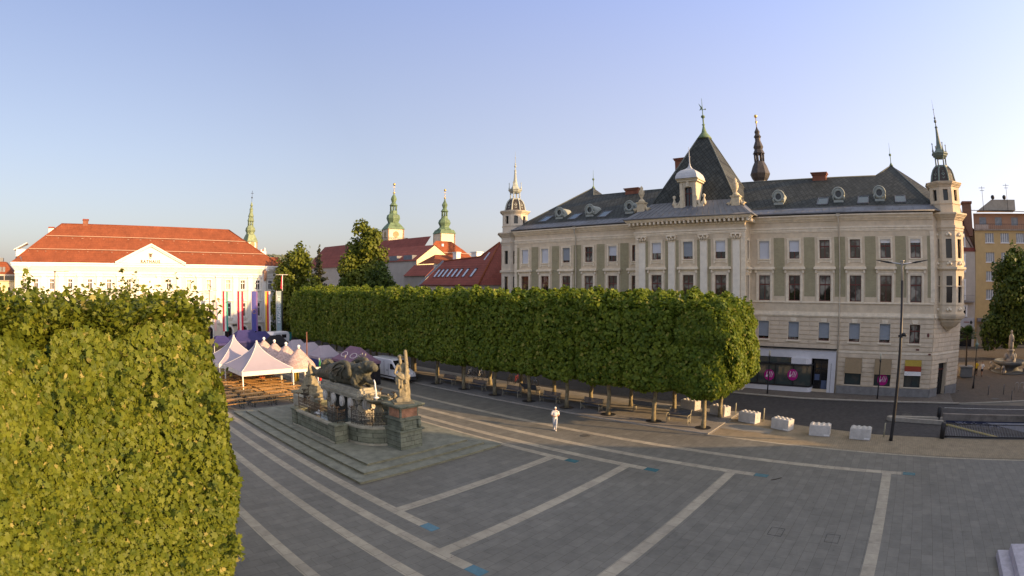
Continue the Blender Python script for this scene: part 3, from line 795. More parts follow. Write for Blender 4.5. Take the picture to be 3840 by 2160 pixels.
def text(name, body, mat, size, mw, parent=None, ext=.01, align='CENTER', shear=0.0, offset=0.0, space=1.0):
    cu = bpy.data.curves.new(name, 'FONT'); cu.body = body; cu.size = size; cu.extrude = ext; cu.align_x = align; cu.align_y = 'CENTER'; cu.shear = shear; cu.offset = offset; cu.space_character = space
    cu.materials.append(mat)
    t_ = bpy.data.objects.new('lettering_curve', cu); col.objects.link(t_)
    dg = bpy.context.evaluated_depsgraph_get(); me = bpy.data.meshes.new_from_object(t_.evaluated_get(dg)); bpy.data.objects.remove(t_)
    o = bpy.data.objects.new(name, me); link(o, parent); o.matrix_local = mw; return o
UP = Matrix(((-1, 0, 0, 0), (0, 0, 1, 0), (0, 1, 0, 0), (0, 0, 0, 1)))    # text upright, reading from outside the wall
def sticker(u, n, z, parent):
    m = MB(); m.M = Matrix.Translation((u, n, z)) @ UP; m.lathe([(.56, 0), (.56, .012)], 28, smooth=False); o = m.build('round_sticker', magenta, parent)
    tx = text('sticker_lettering', 'Uli', whitepaint, .6, Matrix.Translation((u, n+.02, z+.12)) @ UP, o, shear=.25, offset=0, space=1.15)
    s = MB(); s.box(u+.18, u+.36, n+.012, n+.02, z-.22, z-.04); s.box(u-.35, u+.1, n+.012, n+.02, z-.12, z-.1); s.box(u-.35, u+.05, n+.012, n+.02, z-.2, z-.18); s.build('sticker_print', whitepaint, o)
sticker(17.25, .72, 1.62, so); sticker(14.72, .80, 1.78, so)
stripes = {0: tiled('tan_awning', (.36, .27, .15), (.36, .27, .15), (.20, .14, .08), 50, .115, .028, 'xz', space='Object', bump=.1, var=.06)}
for i, u in enumerate(shop_u):
    m = MB(); hw = .88
    m.box(u-hw-.03, u+hw+.03, 0, .1, .93, 1.0); o = m.build('shop_window', trim, pal)
    g = MB(); g.box(u-hw, u+hw, -.26, -.24, 1.0, 3.6); g.build('window_pane', shopglass, o)
    f = MB()
    for x in ((-hw, -hw+.06), (hw-.06, hw)) + (((-.03, .03),) if i == 0 else ()): f.box(u+x[0], u+x[1], -.24, -.18, 1.0, 3.6)
    f.box(u-hw, u+hw, -.24, -.18, 1.0, 1.07); f.build('window_frame', blackm, o)
    a = MB(); rows = 15; pr = [(.02, 3.62)] + [(.62*(k/rows)**.9+.03, 3.62-1.42*k/rows) for k in range(1, rows+1)]
    for k in range(rows):
        (n0, z0), (n1, z1) = pr[k], pr[k+1]
        mi = (0 if k < 6 else 1 if k < 11 else 2) if i == 0 else 0
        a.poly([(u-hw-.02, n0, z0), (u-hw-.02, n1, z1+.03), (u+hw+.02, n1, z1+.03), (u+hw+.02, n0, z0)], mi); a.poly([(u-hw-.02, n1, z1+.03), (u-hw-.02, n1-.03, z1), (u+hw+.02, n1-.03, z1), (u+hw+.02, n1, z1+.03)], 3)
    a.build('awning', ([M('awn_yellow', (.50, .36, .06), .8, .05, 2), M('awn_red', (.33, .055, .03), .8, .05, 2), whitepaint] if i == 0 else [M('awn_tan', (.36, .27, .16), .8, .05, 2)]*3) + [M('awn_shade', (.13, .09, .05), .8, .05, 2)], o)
    if i == 1: sticker(u-.05, -.1, 1.62, o)
# corner door
m = MB(); m.M = CH @ Matrix.Translation((-CL, 0, 0)); m.box(DOOR[0], DOOR[1], -.5, -.46, 0, 3.25); m.box(DOOR[0]+.1, DOOR[1]-.1, -.46, -.42, .1, 2.5, 1); m.box(DOOR[0], DOOR[1], -.46, -.4, 2.5, 2.62, 2)
m.build('corner_door', [blackm, darkglass, redbrown], pal)
plq = M('plaque', (.16, .06, .05), .6, .1, 4)
for q in range(3):
    m = MB()
    if q == 0: m.box(1.45, 1.8, 0, .12, 4.55, 4.7)
    elif q == 1: m.box(.15, .42, .05, .12, 4.14, 4.26)
    else: m.ball((.55, .09, 6.0), .14, 8, 6, None, (1, .4, 1.4))
    m.build('wall_plaque', plq, pal)
# ================================================================ town hall
HX = thing('town_hall', 'bright cream town hall with long red hipped roof and a pediment lettered RATHAUS', 'town hall', (25, 100, 0), R(-2.97))
HU0, HU1 = -33.95, 19.5
hu = [-32.0, -29.52, -26.26, -22.56, -18.6, -14.8, -10.89, -6.9, -2.92, 1.12, 5.1, 9.06, 12.11, 15.28, 17.95]
w = MB(); FL = Matrix.Scale(-1, 4, (0, 1, 0))
w.M = Matrix.Rotation(PI, 4, 'Z')              # facade helper looks along +y; turn it to face the square
U = lambda u: -u
h2 = lambda u: (U(u)-.45, U(u)+.45, 9.3, 11.04); h1 = lambda u: (U(u)-.55, U(u)+.55, 4.31, 6.78); h0 = lambda u: (U(u)-.8, U(u)+.8, 0, 2.35)
facade(w, U(HU1), U(HU0), 3.0, 13.2, 0, [h(u) for u in hu for h in (h2, h1)], .3)
facade(w, U(HU1), U(HU0), 0, 3.0, 0, [h0(u) for u in hu], .4, 1)
w.M = None
for uu in (HU0, HU1): w.poly([(uu, 0, 0), (uu, 18, 0), (uu, 18, 13.3), (uu, 0, 13.3)])
w.poly([(HU0, 18, 0), (HU1, 18, 0), (HU1, 18, 13.3), (HU0, 18, 13.3)])
w.build('wall', [hallshade, hallstone], HX)
c = MB()
def hm(u0, u1, z, steps):
    for (h, p) in steps:
        c.box(u0-p, u1+p, -p, .05, z, z+h-.003); c.box(u1-.05, u1+p, -.02, 18, z, z+h-.003); c.box(u0-p, u0+.05, -.02, 18, z, z+h-.003); z += h
hm(HU0, HU1, 3.0, [(.12, .1), (.15, .22), (.14, .12)])
hm(HU0, HU1, 11.95, [(.1, .08), (.12, .16), (.06, .08)])
hm(HU0, HU1, 12.6, [(.15, .12), (.15, .25), (.15, .4), (.15, .55), (.2, .72), (.14, .6), (.28, .8)])
hm(HU0, HU1, 7.7, [(.08, .07)])
c.build('cornice', hallwhite, HX)
for i in range(len(hu)):
    if i == 0: continue
    um = (hu[i-1]+hu[i])/2
    m = MB(); wd = .42 if 5 < i < 10 else .5
    m.box(um-wd, um+wd, -.16, .05, 3.4, 11.4); m.box(um-wd-.1, um+wd+.1, -.24, .05, 3.4, 3.8); m.box(um-wd-.12, um+wd+.12, -.26, .05, 11.55, 11.8); m.box(um-wd-.04, um+wd+.04, -.2, .05, 11.35, 11.5)
    for s in (-1, 1): m.ball((um+s*(wd+.05), -.24, 11.62), .13, 6, 5)
    m.build('pilaster', hallwhite, HX)
def hall_window(u, hw, z0, z1, hood, mats):
    s = MB(); e = .2
    s.box(u-hw-e, u-hw, -.08, .03, z0-.1, z1+.2); s.box(u+hw, u+hw+e, -.08, .03, z0-.1, z1+.2); s.box(u-hw, u+hw, -.08, .03, z1, z1+.2); s.box(u-hw-.35, u+hw+.35, -.2, .03, z0-.25, z0-.1)
    if hood == 1: s.box(u-hw-.5, u+hw+.5, -.22, .03, z1+.5, z1+.62)
    if hood == 2:
        s.box(u-hw-.4, u+hw+.4, -.25, .03, z1+.35, z1+.47); s.prism([(u-hw-.4, z1+.47), (u+hw+.4, z1+.47), (u, z1+.95)], 'y', -.22, .03)
        for k in range(5): s.lathe([(.05, z0-.8), (.1, z0-.6), (.04, z0-.3)], 6, (u-.5+k*.25, -.1, 0))
    o = s.build('window', hallwhite, HX)
    f = MB()
    for x in (-hw, -.05, hw-.08): f.box(u+x, u+x+.09, .16, .22, z0, z1)
    zt = z0+(z1-z0)*.68; f.box(u-hw, u+hw, .15, .23, zt-.07, zt+.07); f.box(u-hw, u+hw, .16, .22, z1-.07, z1); f.box(u-hw, u+hw, .16, .22, z0, z0+.07)
    f.build('window_frame', whitepaint, o)
    g = MB(); g.poly([(u-hw, .24, z0), (u+hw, .24, z0), (u+hw, .24, z1), (u-hw, .24, z1)]); g.build('window_pane', mats, o)
hg = glass('hall_glass', (.045, .04, .035), .15, .12); hg2 = M('drawn_blind', (.55, .46, .36), .8, .04, 2)
for i, u in enumerate(hu):
    if i == 7: continue
    hall_window(u, .45, 9.3, 11.04, 1, hg2 if i in (9, 10, 11) else hg)
    hall_window(u, .55, 4.31, 6.78, 2, hg)
for i, u in enumerate(hu):
    m = MB(); a = [(u+.8*math.cos(t), 1.75+.8*math.sin(t)) for t in np.linspace(0, PI, 11)]
    a2 = [(u+1.05*math.cos(t), 1.75+1.05*math.sin(t)) for t in np.linspace(PI, 0, 11)]
    m.prism(a+a2, 'y', -.14, .02)
    for s in (-1, 1): m.box(u+s*.8, u+s*1.05, -.14, .02, 0, 1.75)
    m.prism([(u-.82, 2.4)]+[(u+.8*math.cos(t), 1.75+.8*math.sin(t)) for t in np.linspace(PI, 0, 11)]+[(u+.82, 2.4)], 'y', .0, .3)
    o = m.build('archway', hallwhite, HX)
    g = MB(); g.box(u-.8, u+.8, .38, .42, 0, 2.5); g.build('arch_pane', darkglass, o)
    f = MB(); f.box(u-.04, u+.04, .3, .36, 0, 2.5); f.box(u-.8, u+.8, .3, .36, 1.7, 1.78); f.build('arch_frame', redbrown, o)
# roof
rf = MB(); e = .78
A = (HU0-e, -e, 13.85); B_ = (HU1+e, -e, 13.85); C_ = (HU1+e, 18+e, 13.85); D_ = (HU0-e, 18+e, 13.85)
# slightly bell-cast eaves
def up(p, q, t, lift): return tuple(p[i]+(q[i]-p[i])*t for i in range(2))+(p[2]+(q[2]-p[2])*t-lift,)
RL, RR_ = (-25.1, 9, 21.25), (11.5, 9, 21.25)
A1, B1 = up(A, RL, .12, .12), up(B_, RR_, .12, .12)
rf.poly([A, B_, B1, A1]); rf.poly([A1, B1, RR_, RL]); rf.poly([B_, C_, RR_, B1]); rf.poly([D_, A, A1, RL]); rf.poly([C_, D_, RL, RR_])
roof2 = rf.build('roof', redtile, HX)
g = MB()
for z in (16.05, 18.6):
    t = (z-13.85)/(21.25-13.85); y = -e+(9+e)*t
    ua = HU0-e+(RL[0]-HU0+e)*t+.4; ub = HU1+e+(RR_[0]-HU1-e)*t-.4
    g.box(ua, ub, y-.1, y-.02, z+.1, z+.22)
    x = ua
    while x < ub: g.box(x, x+random.uniform(.1, .4), y-.5, y-.42, z-.3, z-.22); x += random.uniform(1.6, 3.2)
g.build('snow_guard', M('snow_guard_metal', (.36, .24, .18), .6, .1, 3), roof2)
rd = MB()
for a, b in ((RL, RR_), (A1, RL), (B1, RR_)): rd.tube([a, b], .13, 6)
rd.build('ridge_tiles', redtile, roof2)
for q in (0, 1):
    fl = MB()
    if q == 0: fl.poly([A, (HU0+1.6, -e, 13.88), (HU0+1.2, -e+1.0, 14.75), (HU0-.0, 1.5, 14.9), (HU0-e, 3, 13.9)])
    else: fl.poly([B_, (HU1+e, 3, 13.9), (HU1, 1.5, 14.9), (HU1-1.2, -e+1.0, 14.75), (HU1-1.6, -e, 13.88)])
    fl.build('corner_flashing', leadm, roof2)
for (u, v, z0, z1, wd, mt, nm) in ((-27.5, 11.5, 17, 20.6, 1.2, hallwhite, 'chimney'), (-19.9, 9.2, 20.5, 22.0, 1.2, brickch, 'chimney')):
    m = MB(); m.box(u-wd/2, u+wd/2, v-.5, v+.5, z0, z1); o = m.build(nm, mt, roof2); k = MB(); k.box(u-wd/2-.1, u+wd/2+.1, v-.6, v+.6, z1-.002, z1+.25); k.build('chimney_cap', redtile_dark, o)
m = MB(); m.box(-34.3, -32.3, 3.5, 6.5, 14, 16.2); m.prism([(-34.8, 16.0), (-32, 17.2), (-32, 17.35), (-34.8, 16.15)], 'y', 3.3, 6.7); m.build('roof_dormer', hallwhite, roof2)
# pediment
pd = MB(); p0, p1, pm = -13.7, .2, -6.75
pd.prism([(p0+.4, 13.82), (p1-.4, 13.82), (pm, 16.75)], 'y', -.72, 3.2)
po = pd.build('pediment', hallwhite, HX)
r_ = MB()
for (a, b) in ((p0, pm), (pm, p1)):
    za, zb = (13.84, 17.1) if a == p0 else (17.1, 13.84)
    r_.prism([(a, za), (b, zb), (b, zb+.22), (a, za+.22)], 'y', -1.25, 4.5); r_.prism([(a, za-.28), (b, zb-.28), (b, zb-.005), (a, za-.005)], 'y', -1.05, 3.5)
r_.build('raking_cornice', hallwhite, po)
HUP = Matrix(((1, 0, 0, 0), (0, 0, -1, 0), (0, 1, 0, 0), (0, 0, 0, 1)))
letm = M('bronze_letters', (.13, .075, .03), .6, .1, 4, .3)
tx = text('rathaus_lettering', 'RATHAUS', letm, .74, Matrix.Translation((-6.75, -.76, 14.15)) @ HUP, po, .03, space=1.25, offset=.02)
sh = MB()
pts = [(-.42, .5), (.42, .5), (.42, -.05), (.25, -.4), (0, -.6), (-.25, -.4), (-.42, -.05)]
sh.prism([(-6.75+x, 15.3+z) for x, z in pts], 'y', -.84, -.73)
so_ = sh.build('coat_of_arms', hallwhite, po)
sh = MB()
for s in (-1, 1): sh.tube([(-6.75+s*.3, -.87, 15.7), (-6.75+s*.22, -.87, 15.2), (-6.75+s*.08, -.87, 14.9)], .06, 5)
sh.box(-6.87, -6.63, -.88, -.84, 15.0, 15.6); sh.box(-7.0, -6.5, -.88, -.84, 15.35, 15.5); sh.box(-6.9, -6.6, -.88, -.84, 14.72, 14.8)
sh.build('arms_charge', letm, so_)
for u in (-31.0, 17.0):
    m = MB(); m.box(u-.3, u+.3, -.8, -.5, 12.9, 13.5); m.tube([(u, -.7, 13.1), (u, -.6, 12.6), (u, -.1, 12.0), (u, -.12, 0)], .09, 7); m.build('downpipe', hallwhite, HX)
m = MB(); m.tube([(16.7, -.3, 11.0), (16.7, -.42, 11.6), (16.75, -.5, 12.2), (16.7, -.42, 12.8), (16.7, -.35, 13.2)], [.22, .35, .28, .4, .2], 8); m.build('corner_ornament', M('terracotta', (.55, .30, .18), .8, .1, 3), HX)
m = MB(); m.box(9.9, 10.9, -.16, -.1, 2.55, 2.85); m.build('street_name_plate', blackm, HX)
# festival banner hung over the middle bay
bm = nodes('banner_print')
ban_m, nt, bb = bm
geo = N(nt, 'ShaderNodeNewGeometry'); no = N(nt, 'ShaderNodeTexVoronoi', Scale=.55); nt.links.new(geo.outputs['Position'], no.inputs['Vector'])
n2 = N(nt, 'ShaderNodeTexNoise', Scale=.8, Detail=3.0); nt.links.new(geo.outputs['Position'], n2.inputs['Vector'])
o_ = mixrgb(nt, n2.outputs['Fac'], (.82, .70, .60), (.80, .78, .72)); sc_ = N(nt, 'ShaderNodeMapRange'); sc_.inputs[1].default_value = .55; sc_.inputs[2].default_value = .9; sc_.inputs[4].default_value = .35; nt.links.new(no.outputs['Distance'], sc_.inputs[0])
o_ = mixrgb(nt, sc_.outputs[0], o_, (.65, .33, .22)); nt.links.new(o_, bb.inputs['Base Color'])
m = MB(); m.box(-9.0, -4.7, -.5, -.46, 4.5, 11.3)
fb = m.build('facade_banner', ban_m, None, (25, 100, 0), rz=R(-2.97)); tag(fb, 'pale printed festival banner hanging over the middle of the town hall front', 'banner')
bi = M('banner_ink', (.66, .45, .22), .8, .2, 2)
for bx in ((-5.9, -4.9, 10.0, 10.15), (-5.9, -4.9, 9.7, 9.85), (-8.8, -7.2, 9.9, 10.15)): k = MB(); k.box(bx[0], bx[1], -.52, -.501, bx[2], bx[3]); k.build('banner_mark', bi, fb)
k = MB(); k.M = Matrix.Translation((-5.4, -.501, 8.4)) @ Matrix.Rotation(R(90), 4, 'X'); k.lathe([(.5, 0), (.5, .02)], 16); k.M = None
k.build('banner_mark', bi, fb)

# ================================================================ ground, plaza, road
def sheet(name, pts, z, m, kind='structure'):
    b = MB(); b.poly([(x, y, z) for x, y in pts]); o = b.build(name, m); tag(o, kind=kind); return o
S_ = 4000
g_ = MB(); xs_ = (-S_, 40.7, 45.7, S_); ys_ = (-S_, -30, -4.95, S_)
for i in range(3):
    for j in range(3):
        if not (i == 1 and j == 1): g_.poly([(xs_[i], ys_[j], -.02), (xs_[i+1], ys_[j], -.02), (xs_[i+1], ys_[j+1], -.02), (xs_[i], ys_[j+1], -.02)])
tag(g_.build('ground', groundm), kind='structure')
sheet('pavement', [(-40, -12), (35.35, -12), (35.95, 13), (35.95, 80), (-40, 80)], 0.0, slab)
sheet('pavement', [(35.35, -20), (40.4, -20), (40.3, 1), (41.2, 7), (42.0, 10.2), (42.0, 13), (35.95, 13)], -.002, pavers)
bed = MB(); bed.prism([(36.0, 12.95), (43.6, 12.95), (43.6, 76), (36.0, 76)], 'z', -.05, .06); tag(bed.build('tree_bed_pavement', bedslab, bevel=.02), kind='structure')

b = MB(); b.poly([(37.88, 8.86, .006), (39.13, 8.86, .006), (40.1, 12.9, .006), (37.88, 12.9, .006)]); tag(b.build('pavement', bedslab), kind='structure')
k = MB(); k.box(35.82, 36.0, 12.95, 76, -.02, .085); k.box(36.0, 43.6, 12.8, 12.948, -.02, .005); tag(k.build('bed_kerb', kerb_m, bevel=.015), kind='structure')
r_ = MB()
for pl in ([(40.4, -4.9), (52.75, -4.9), (52.7, -4), (51.2, 9), (51.0, 100), (43.7, 100), (43.7, 13.2), (42.0, 10.2), (41.2, 7), (40.3, 1)], [(46.0, -60), (52.9, -60), (52.75, -4.9), (46.0, -4.9)], [(40.6, -60), (46.0, -60), (46.0, -30), (40.6, -30)]):
    r_.poly([(x, y, .002) for x, y in pl])
tag(r_.build('road', asphalt), kind='structure')
sheet('far_road', [(-60, 77), (60, 77), (60, 99), (-60, 99)], .004, asphalt)
pv = MB(); pv.prism([(52.85, -6.6), (52.7, -4), (51.3, 9), (51.1, 60), (56, 60), (56, -3.9), (60, -8), (60, -6.7)], 'z', -.05, .10)
tag(pv.build('pavement', walkm, bevel=.02), kind='structure')
sheet('pavement', [(52.9, -6.7), (62, -6.7), (62, 2), (125, 2), (125, -60), (60, -60), (54.9, -15.1)], .006, sidem)
k = MB(); k.tube([(52.78, -7.2, .09), (52.66, -4, .09), (51.95, 3, .09), (51.28, 9, .09), (51.05, 60, .09)], .1, 6); tag(k.build('pavement_kerb', kerb_m), kind='structure')
k = MB(); k.tube([(52.85, -7.0, .02), (54.9, -15.1, .02), (58, -28, .02)], .12, 6); tag(k.build('square_kerb', kerb_m), kind='structure')
l = MB(); l.poly([(51.0, -5.5, .008), (51.12, -5.5, .008), (51.12, -40, .008), (51.0, -40, .008)]); tag(l.build('road_marking', M('road_paint', (.6, .6, .58), .7, .15, 5)), kind='structure')
# light stone strips in the plaza
st = MB(); hw = .26
for x, y0 in ((31.72, -1.3), (28.9, 7.4), (26.95, 13.4), (25.75, 18.1), (13.9, 17.0), (12.57, 13.0), (10.67, 6), (7.67, 4)):
    st.poly([(x-hw, y0, .004), (x+hw, y0, .004), (x+hw, 62, .004), (x-hw, 62, .004)])
for y, x0, x1 in ((19.1, 14.16, 25.49), (14.6, 12.83, 26.69), (8.75, 10.93, 28.64), (-.36, 7.93, 31.46)):
    st.poly([(x0, y-hw*1.1, .004), (x1, y-hw*1.1, .004), (x1, y+hw*1.1, .004), (x0, y+hw*1.1, .004)])
st.poly([(35.1, -12, .004), (35.35, -12, .004), (35.95, 13, .004), (35.7, 13, .004)])
tag(st.build('pavement_marking', strip_m), kind='structure')
bl = MB()
for x, y in ((31.72, -1.8), (28.9, 6.95), (26.95, 13.0), (25.75, 17.7), (13.9, 16.7), (12.57, 12.6)):
    bl.poly([(x-hw, y-.4, .007), (x+hw, y-.4, .007), (x+hw, y+.4, .007), (x-hw, y+.4, .007)])
tag(bl.build('blue_ground_tile', blueglass), kind='structure')
for i, (x, y, r, lb) in enumerate(((47.4, -1.6, .5, 'dark round manhole cover in the road beside the ramp tip'), (56.0, -11.8, .45, 'dark manhole cover in the corner pavement by the grey bollards'), (30.9, 20.2, .35, 'worn round drain cover in the plaza near the walking person'))):
    m = MB(); m.lathe([(r, 0), (r, .012)], 20, (x, y, .008), smooth=False); tag(m.build('manhole_cover', M('worn_iron', (.10, .095, .085), .7, .3, 6) if i == 0 else bpy.data.materials['worn_iron']), lb, 'manhole cover')
for x, y, rz in ((22.0, 1.6, .0), (21.9, 4.2, 0.0)):
    m = MB()
    for a in (-.42, .40): m.box(a, a+.02, -.32, .32, 0, .003); m.box(-.42, .42, a*.76, a*.76+.02, 0, .0032)
    o = m.build('inspection_cover', blackm, None, (x, y, .006)); tag(o, 'square inset inspection cover in the plaza paving, ' + ('nearer the camera' if y < 3 else 'farther of the two'), 'inspection cover')
# a dropped twig and stains
m = MB(); m.tube([(28.3, 6.2, .02), (28.5, 6.0, .03), (28.9, 5.75, .02)], .02, 5); tag(m.build('dropped_twig', darkbark), 'short dark twig lying on the plaza beside the light strip', 'twig')
# ================================================================ foliage
LOBED = [(0, 0), (.22, .10), (.48, .22), (.30, .36), (.50, .66), (.16, .62), (0, 1), (-.16, .62), (-.50, .66), (-.30, .36), (-.48, .22), (-.22, .10)]
QUAD = [(0, 0), (.40, .48), (0, 1), (-.40, .48)]
HEXA = [(0, 0), (.36, .22), (.42, .62), (0, 1), (-.42, .62), (-.36, .22)]
def leaf_mesh(name, P, Nn, size, tmpl, mat, droop=.35):
    P = np.asarray(P, float); n = len(P)
    Nn = np.asarray(Nn, float) + rng.normal(0, .55, (n, 3)); Nn[:, 2] += .25
    Nn /= np.linalg.norm(Nn, axis=1)[:, None]+1e-9
    T = rng.normal(0, 1, (n, 3)); T[:, 2] -= droop
    T -= Nn*np.sum(T*Nn, 1)[:, None]; T /= np.linalg.norm(T, axis=1)[:, None]+1e-9
    Bv = np.cross(Nn, T)
    sz = size*rng.uniform(.6, 1.25, n) if np.isscalar(size) else size
    t = np.array(tmpl); k = len(t)
    bend = -.45*t[:, 0]**2*1.4 - .12*(t[:, 1]-.5)**2
    V = P[:, None, :] + sz[:, None, None]*(t[None, :, 0, None]*Bv[:, None, :] + (t[None, :, 1, None]-.4)*T[:, None, :] + bend[None, :, None]*Nn[:, None, :])
    V = V.reshape(-1, 3)
    me = bpy.data.meshes.new(name)
    me.vertices.add(n*k); me.vertices.foreach_set('co', V.ravel())
    me.loops.add(n*k); me.loops.foreach_set('vertex_index', np.arange(n*k, dtype=np.int32))
    me.polygons.add(n); me.polygons.foreach_set('loop_start', np.arange(0, n*k, k, dtype=np.int32)); me.polygons.foreach_set('loop_total', np.full(n, k, dtype=np.int32))
    me.materials.append(mat); me.update(calc_edges=True); me.validate()
    return me
def lumps(P, s, seed):
    r_ = np.random.default_rng(seed); out = 0
    for i in range(5):
        k = r_.normal(0, 1, 3); k /= np.linalg.norm(k); f = s*(1+.6*i)
        out = out + np.sin(P@k*f + r_.uniform(0, 6.3))/(1+.5*i)
    return out/2.2
def box_crown(hx, hy, z0, z1, dens, seed, depth=.35, amp=.16, top_tuft=.5, faces='xXyYzZ', power=9):
    """points and normals on a clipped box crown, thick leafy shell with shaggy top"""
    r_ = np.random.default_rng(seed); hz = (z1-z0)/2; zc = (z0+z1)/2
    P = []; Nm = []
    for f in faces:
        ax = 'xyz'.index(f.lower()); sg = 1 if f.isupper() else -1
        h = [hx, hy, hz]; o = [i for i in range(3) if i != ax]
        n = int(dens*4*h[o[0]]*h[o[1]])
        q = np.empty((n, 3)); q[:, ax] = sg; q[:, o[0]] = r_.uniform(-1, 1, n); q[:, o[1]] = r_.uniform(-1, 1, n)
        nn = np.zeros((n, 3)); nn[:, ax] = sg
        P.append(q); Nm.append(nn)
    q = np.vstack(P); nn = np.vstack(Nm)
    q = q/ (np.sum(np.abs(q)**power, 1)**(1/power))[:, None]
    X = q*np.array([hx, hy, hz])
    d = r_.exponential(depth, len(X))
    L = lumps(X, 1.9, seed)*amp
    X = X*(1+((L-d)/np.maximum(.8, np.linalg.norm(X, axis=1)))[:, None])
    X[:, 2] += zc
    up = (nn[:, 2] > .5) & (r_.random(len(X)) < .45)
    X[up, 2] += np.abs(lumps(X[up]*np.array([1, 1, 0]), 4.2, seed+3))*top_tuft*r_.random(up.sum())*1.6
    return X, nn
def ell_crown(blobs, dens, seed, depth=.5):
    r_ = np.random.default_rng(seed); P = []; Nm = []
    for (c, r) in blobs:
        r = np.array(r if hasattr(r, '__len__') else (r, r, r), float)
        n = int(dens*12.6*(r[0]*r[1]+r[1]*r[2]+r[0]*r[2])/3)
        v = r_.normal(0, 1, (n, 3)); v /= np.linalg.norm(v, axis=1)[:, None]
        X = v*r; L = lumps(X+np.array(c), 2.6/r.mean()**.5, seed)*.22*r.mean()**.6
        X = X*(1+(L-r_.exponential(depth, n))/r.mean())[:, None]
        P.append(X+np.array(c)); Nm.append(v)
    return np.vstack(P), np.vstack(Nm)
def trunk_mesh(name, h, r0, r1, seed, limbs=5, spread=1.6, lh=(2.4, 3.2), reach=3.0, mat=None):
    r_ = np.random.default_rng(seed); m = MB()
    pts = [(r_.normal(0, .02)*i, r_.normal(0, .02)*i, h*i/6-.02) for i in range(7)]
    m.tube(pts, [r0*1.25 if i == 0 else r0+(r1-r0)*i/6+r_.normal(0, .008) for i in range(7)], 9)
    for k in range(limbs):
        a = 2*PI*k/limbs+r_.uniform(-.4, .4); z = r_.uniform(*lh)
        m.tube([(0, 0, z), (spread*.45*math.cos(a), spread*.45*math.sin(a), z+.5*reach*.6), (spread*math.cos(a), spread*math.sin(a), z+reach)], [r1*.7, r1*.5, r1*.2], 6)
    return m.mesh(name, mat or bark)

def tufts(X, nn, n, hx, hy, zt, seed, lmax=.9):
    """upright young shoots on the clipped top"""
    r_ = np.random.default_rng(seed); Q = [X]; QN = [nn]
    for _ in range(n):
        b0 = np.array([r_.uniform(-hx, hx), r_.uniform(-hy, hy), zt-.15]); d = np.array([r_.normal(0, .22), r_.normal(0, .22), 1.0]); ln = r_.uniform(.3, lmax); k = int(5+ln*7)
        t = r_.uniform(.0, 1, k)
        Q.append(b0+d*ln*t[:, None]+r_.normal(0, .1, (k, 3))*(1.2-t[:, None])); QN.append(r_.normal(0, .6, (k, 3))+np.array([0, -.4, .6]))
    return np.vstack(Q), np.vstack(QN)
def mounds(X, nn, n, hx, hy, z0, seed, h=1.25, dens=80):
    """shaggy regrowth: leafy humps standing on the clipped top"""
    r_ = np.random.default_rng(seed); bl = []
    for i in range(n):
        r = r_.uniform(.5, .85); bl.append(((r_.uniform(-hx, hx), r_.uniform(-hy, hy), z0), (r, r, h*r_.uniform(.65, 1.1))))
    Y, ny = ell_crown(bl, dens, seed, .12); k = Y[:, 2] > z0-.2
    return np.vstack([X, Y[k]]), np.vstack([nn, ny[k]])
# ---- clipped double row along the road
row_tr = [trunk_mesh('trunk', 4.5, .17, .13, s) for s in (1, 2, 3)]
row_cr = []
for s in range(3):
    X, nn = box_crown(2.14, 2.14, 2.65, 8.95, 88, 40+s, amp=.2, power=8)
    X, nn = mounds(X, nn, 9, 1.75, 1.75, 8.75, 47+s)
    X, nn = tufts(X, nn, 30, 2.0, 2.0, 8.9, 44+s, 1.3)
    row_cr.append(leaf_mesh('crown', X, nn, .29, HEXA, leaf_far))
X, nn = box_crown(2.35, 2.5, 2.5, 8.9, 165, 50, depth=.32, amp=.5, power=4.2)
X, nn = mounds(X, nn, 9, 1.6, 1.6, 8.6, 48, 1.25, 130)
X, nn = tufts(X, nn, 40, 1.8, 1.9, 8.7, 49, 1.2)
end_cr = leaf_mesh('crown', X, nn, .25, LOBED, leaf_far)
X, nn = box_crown(1.55, 1.6, 3.3, 8.6, 16, 60, depth=.5, top_tuft=0)
core_cr = leaf_mesh('inner_crown', X, nn, .9, HEXA, leaf_far)
def plane_tree(x, y, cr, tr, label, group, rz=0.0):
    o = thing('plane_tree', label, 'tree', (x, y, .06), 0, group)
    mobj('trunk', tr, o, (0, 0, 0), random.uniform(0, 6))
    c = mobj('crown', cr, o, (0, 0, 0), rz)
    mobj('inner_crown', core_cr, c)
    return o
for k in range(15):
    for r_i, x in enumerate((37.2, 41.0)):
        y = 13.9+4.13*k
        lb = 'clipped plane tree with box crown, %s from the road end in the %s row' % (ORD[k], 'front' if r_i == 0 else 'back')
        if k == 0: lb = 'sunlit end plane tree with yellow-green box crown, %s row' % ('front' if r_i == 0 else 'back')
        if k == 0: plane_tree(x, y, end_cr, row_tr[r_i], lb, 'clipped plane trees along the road')
        else: plane_tree(x+random.uniform(-.06, .06), y, row_cr[(k+r_i) % 3], row_tr[(k*2+r_i) % 3], lb, 'clipped plane trees along the road', random.choice((0, PI/2, PI, -PI/2)))
    if k < 9:
        m = MB(); m.lathe([(.62, 0), (.62, .015)], 18, (37.2, y, .062), smooth=False)
        tag(m.build('tree_grate', blackm), 'dark round tree grate at the foot of the %s front-row plane tree' % ORD[k], 'tree grate', 'tree grates under the front row')

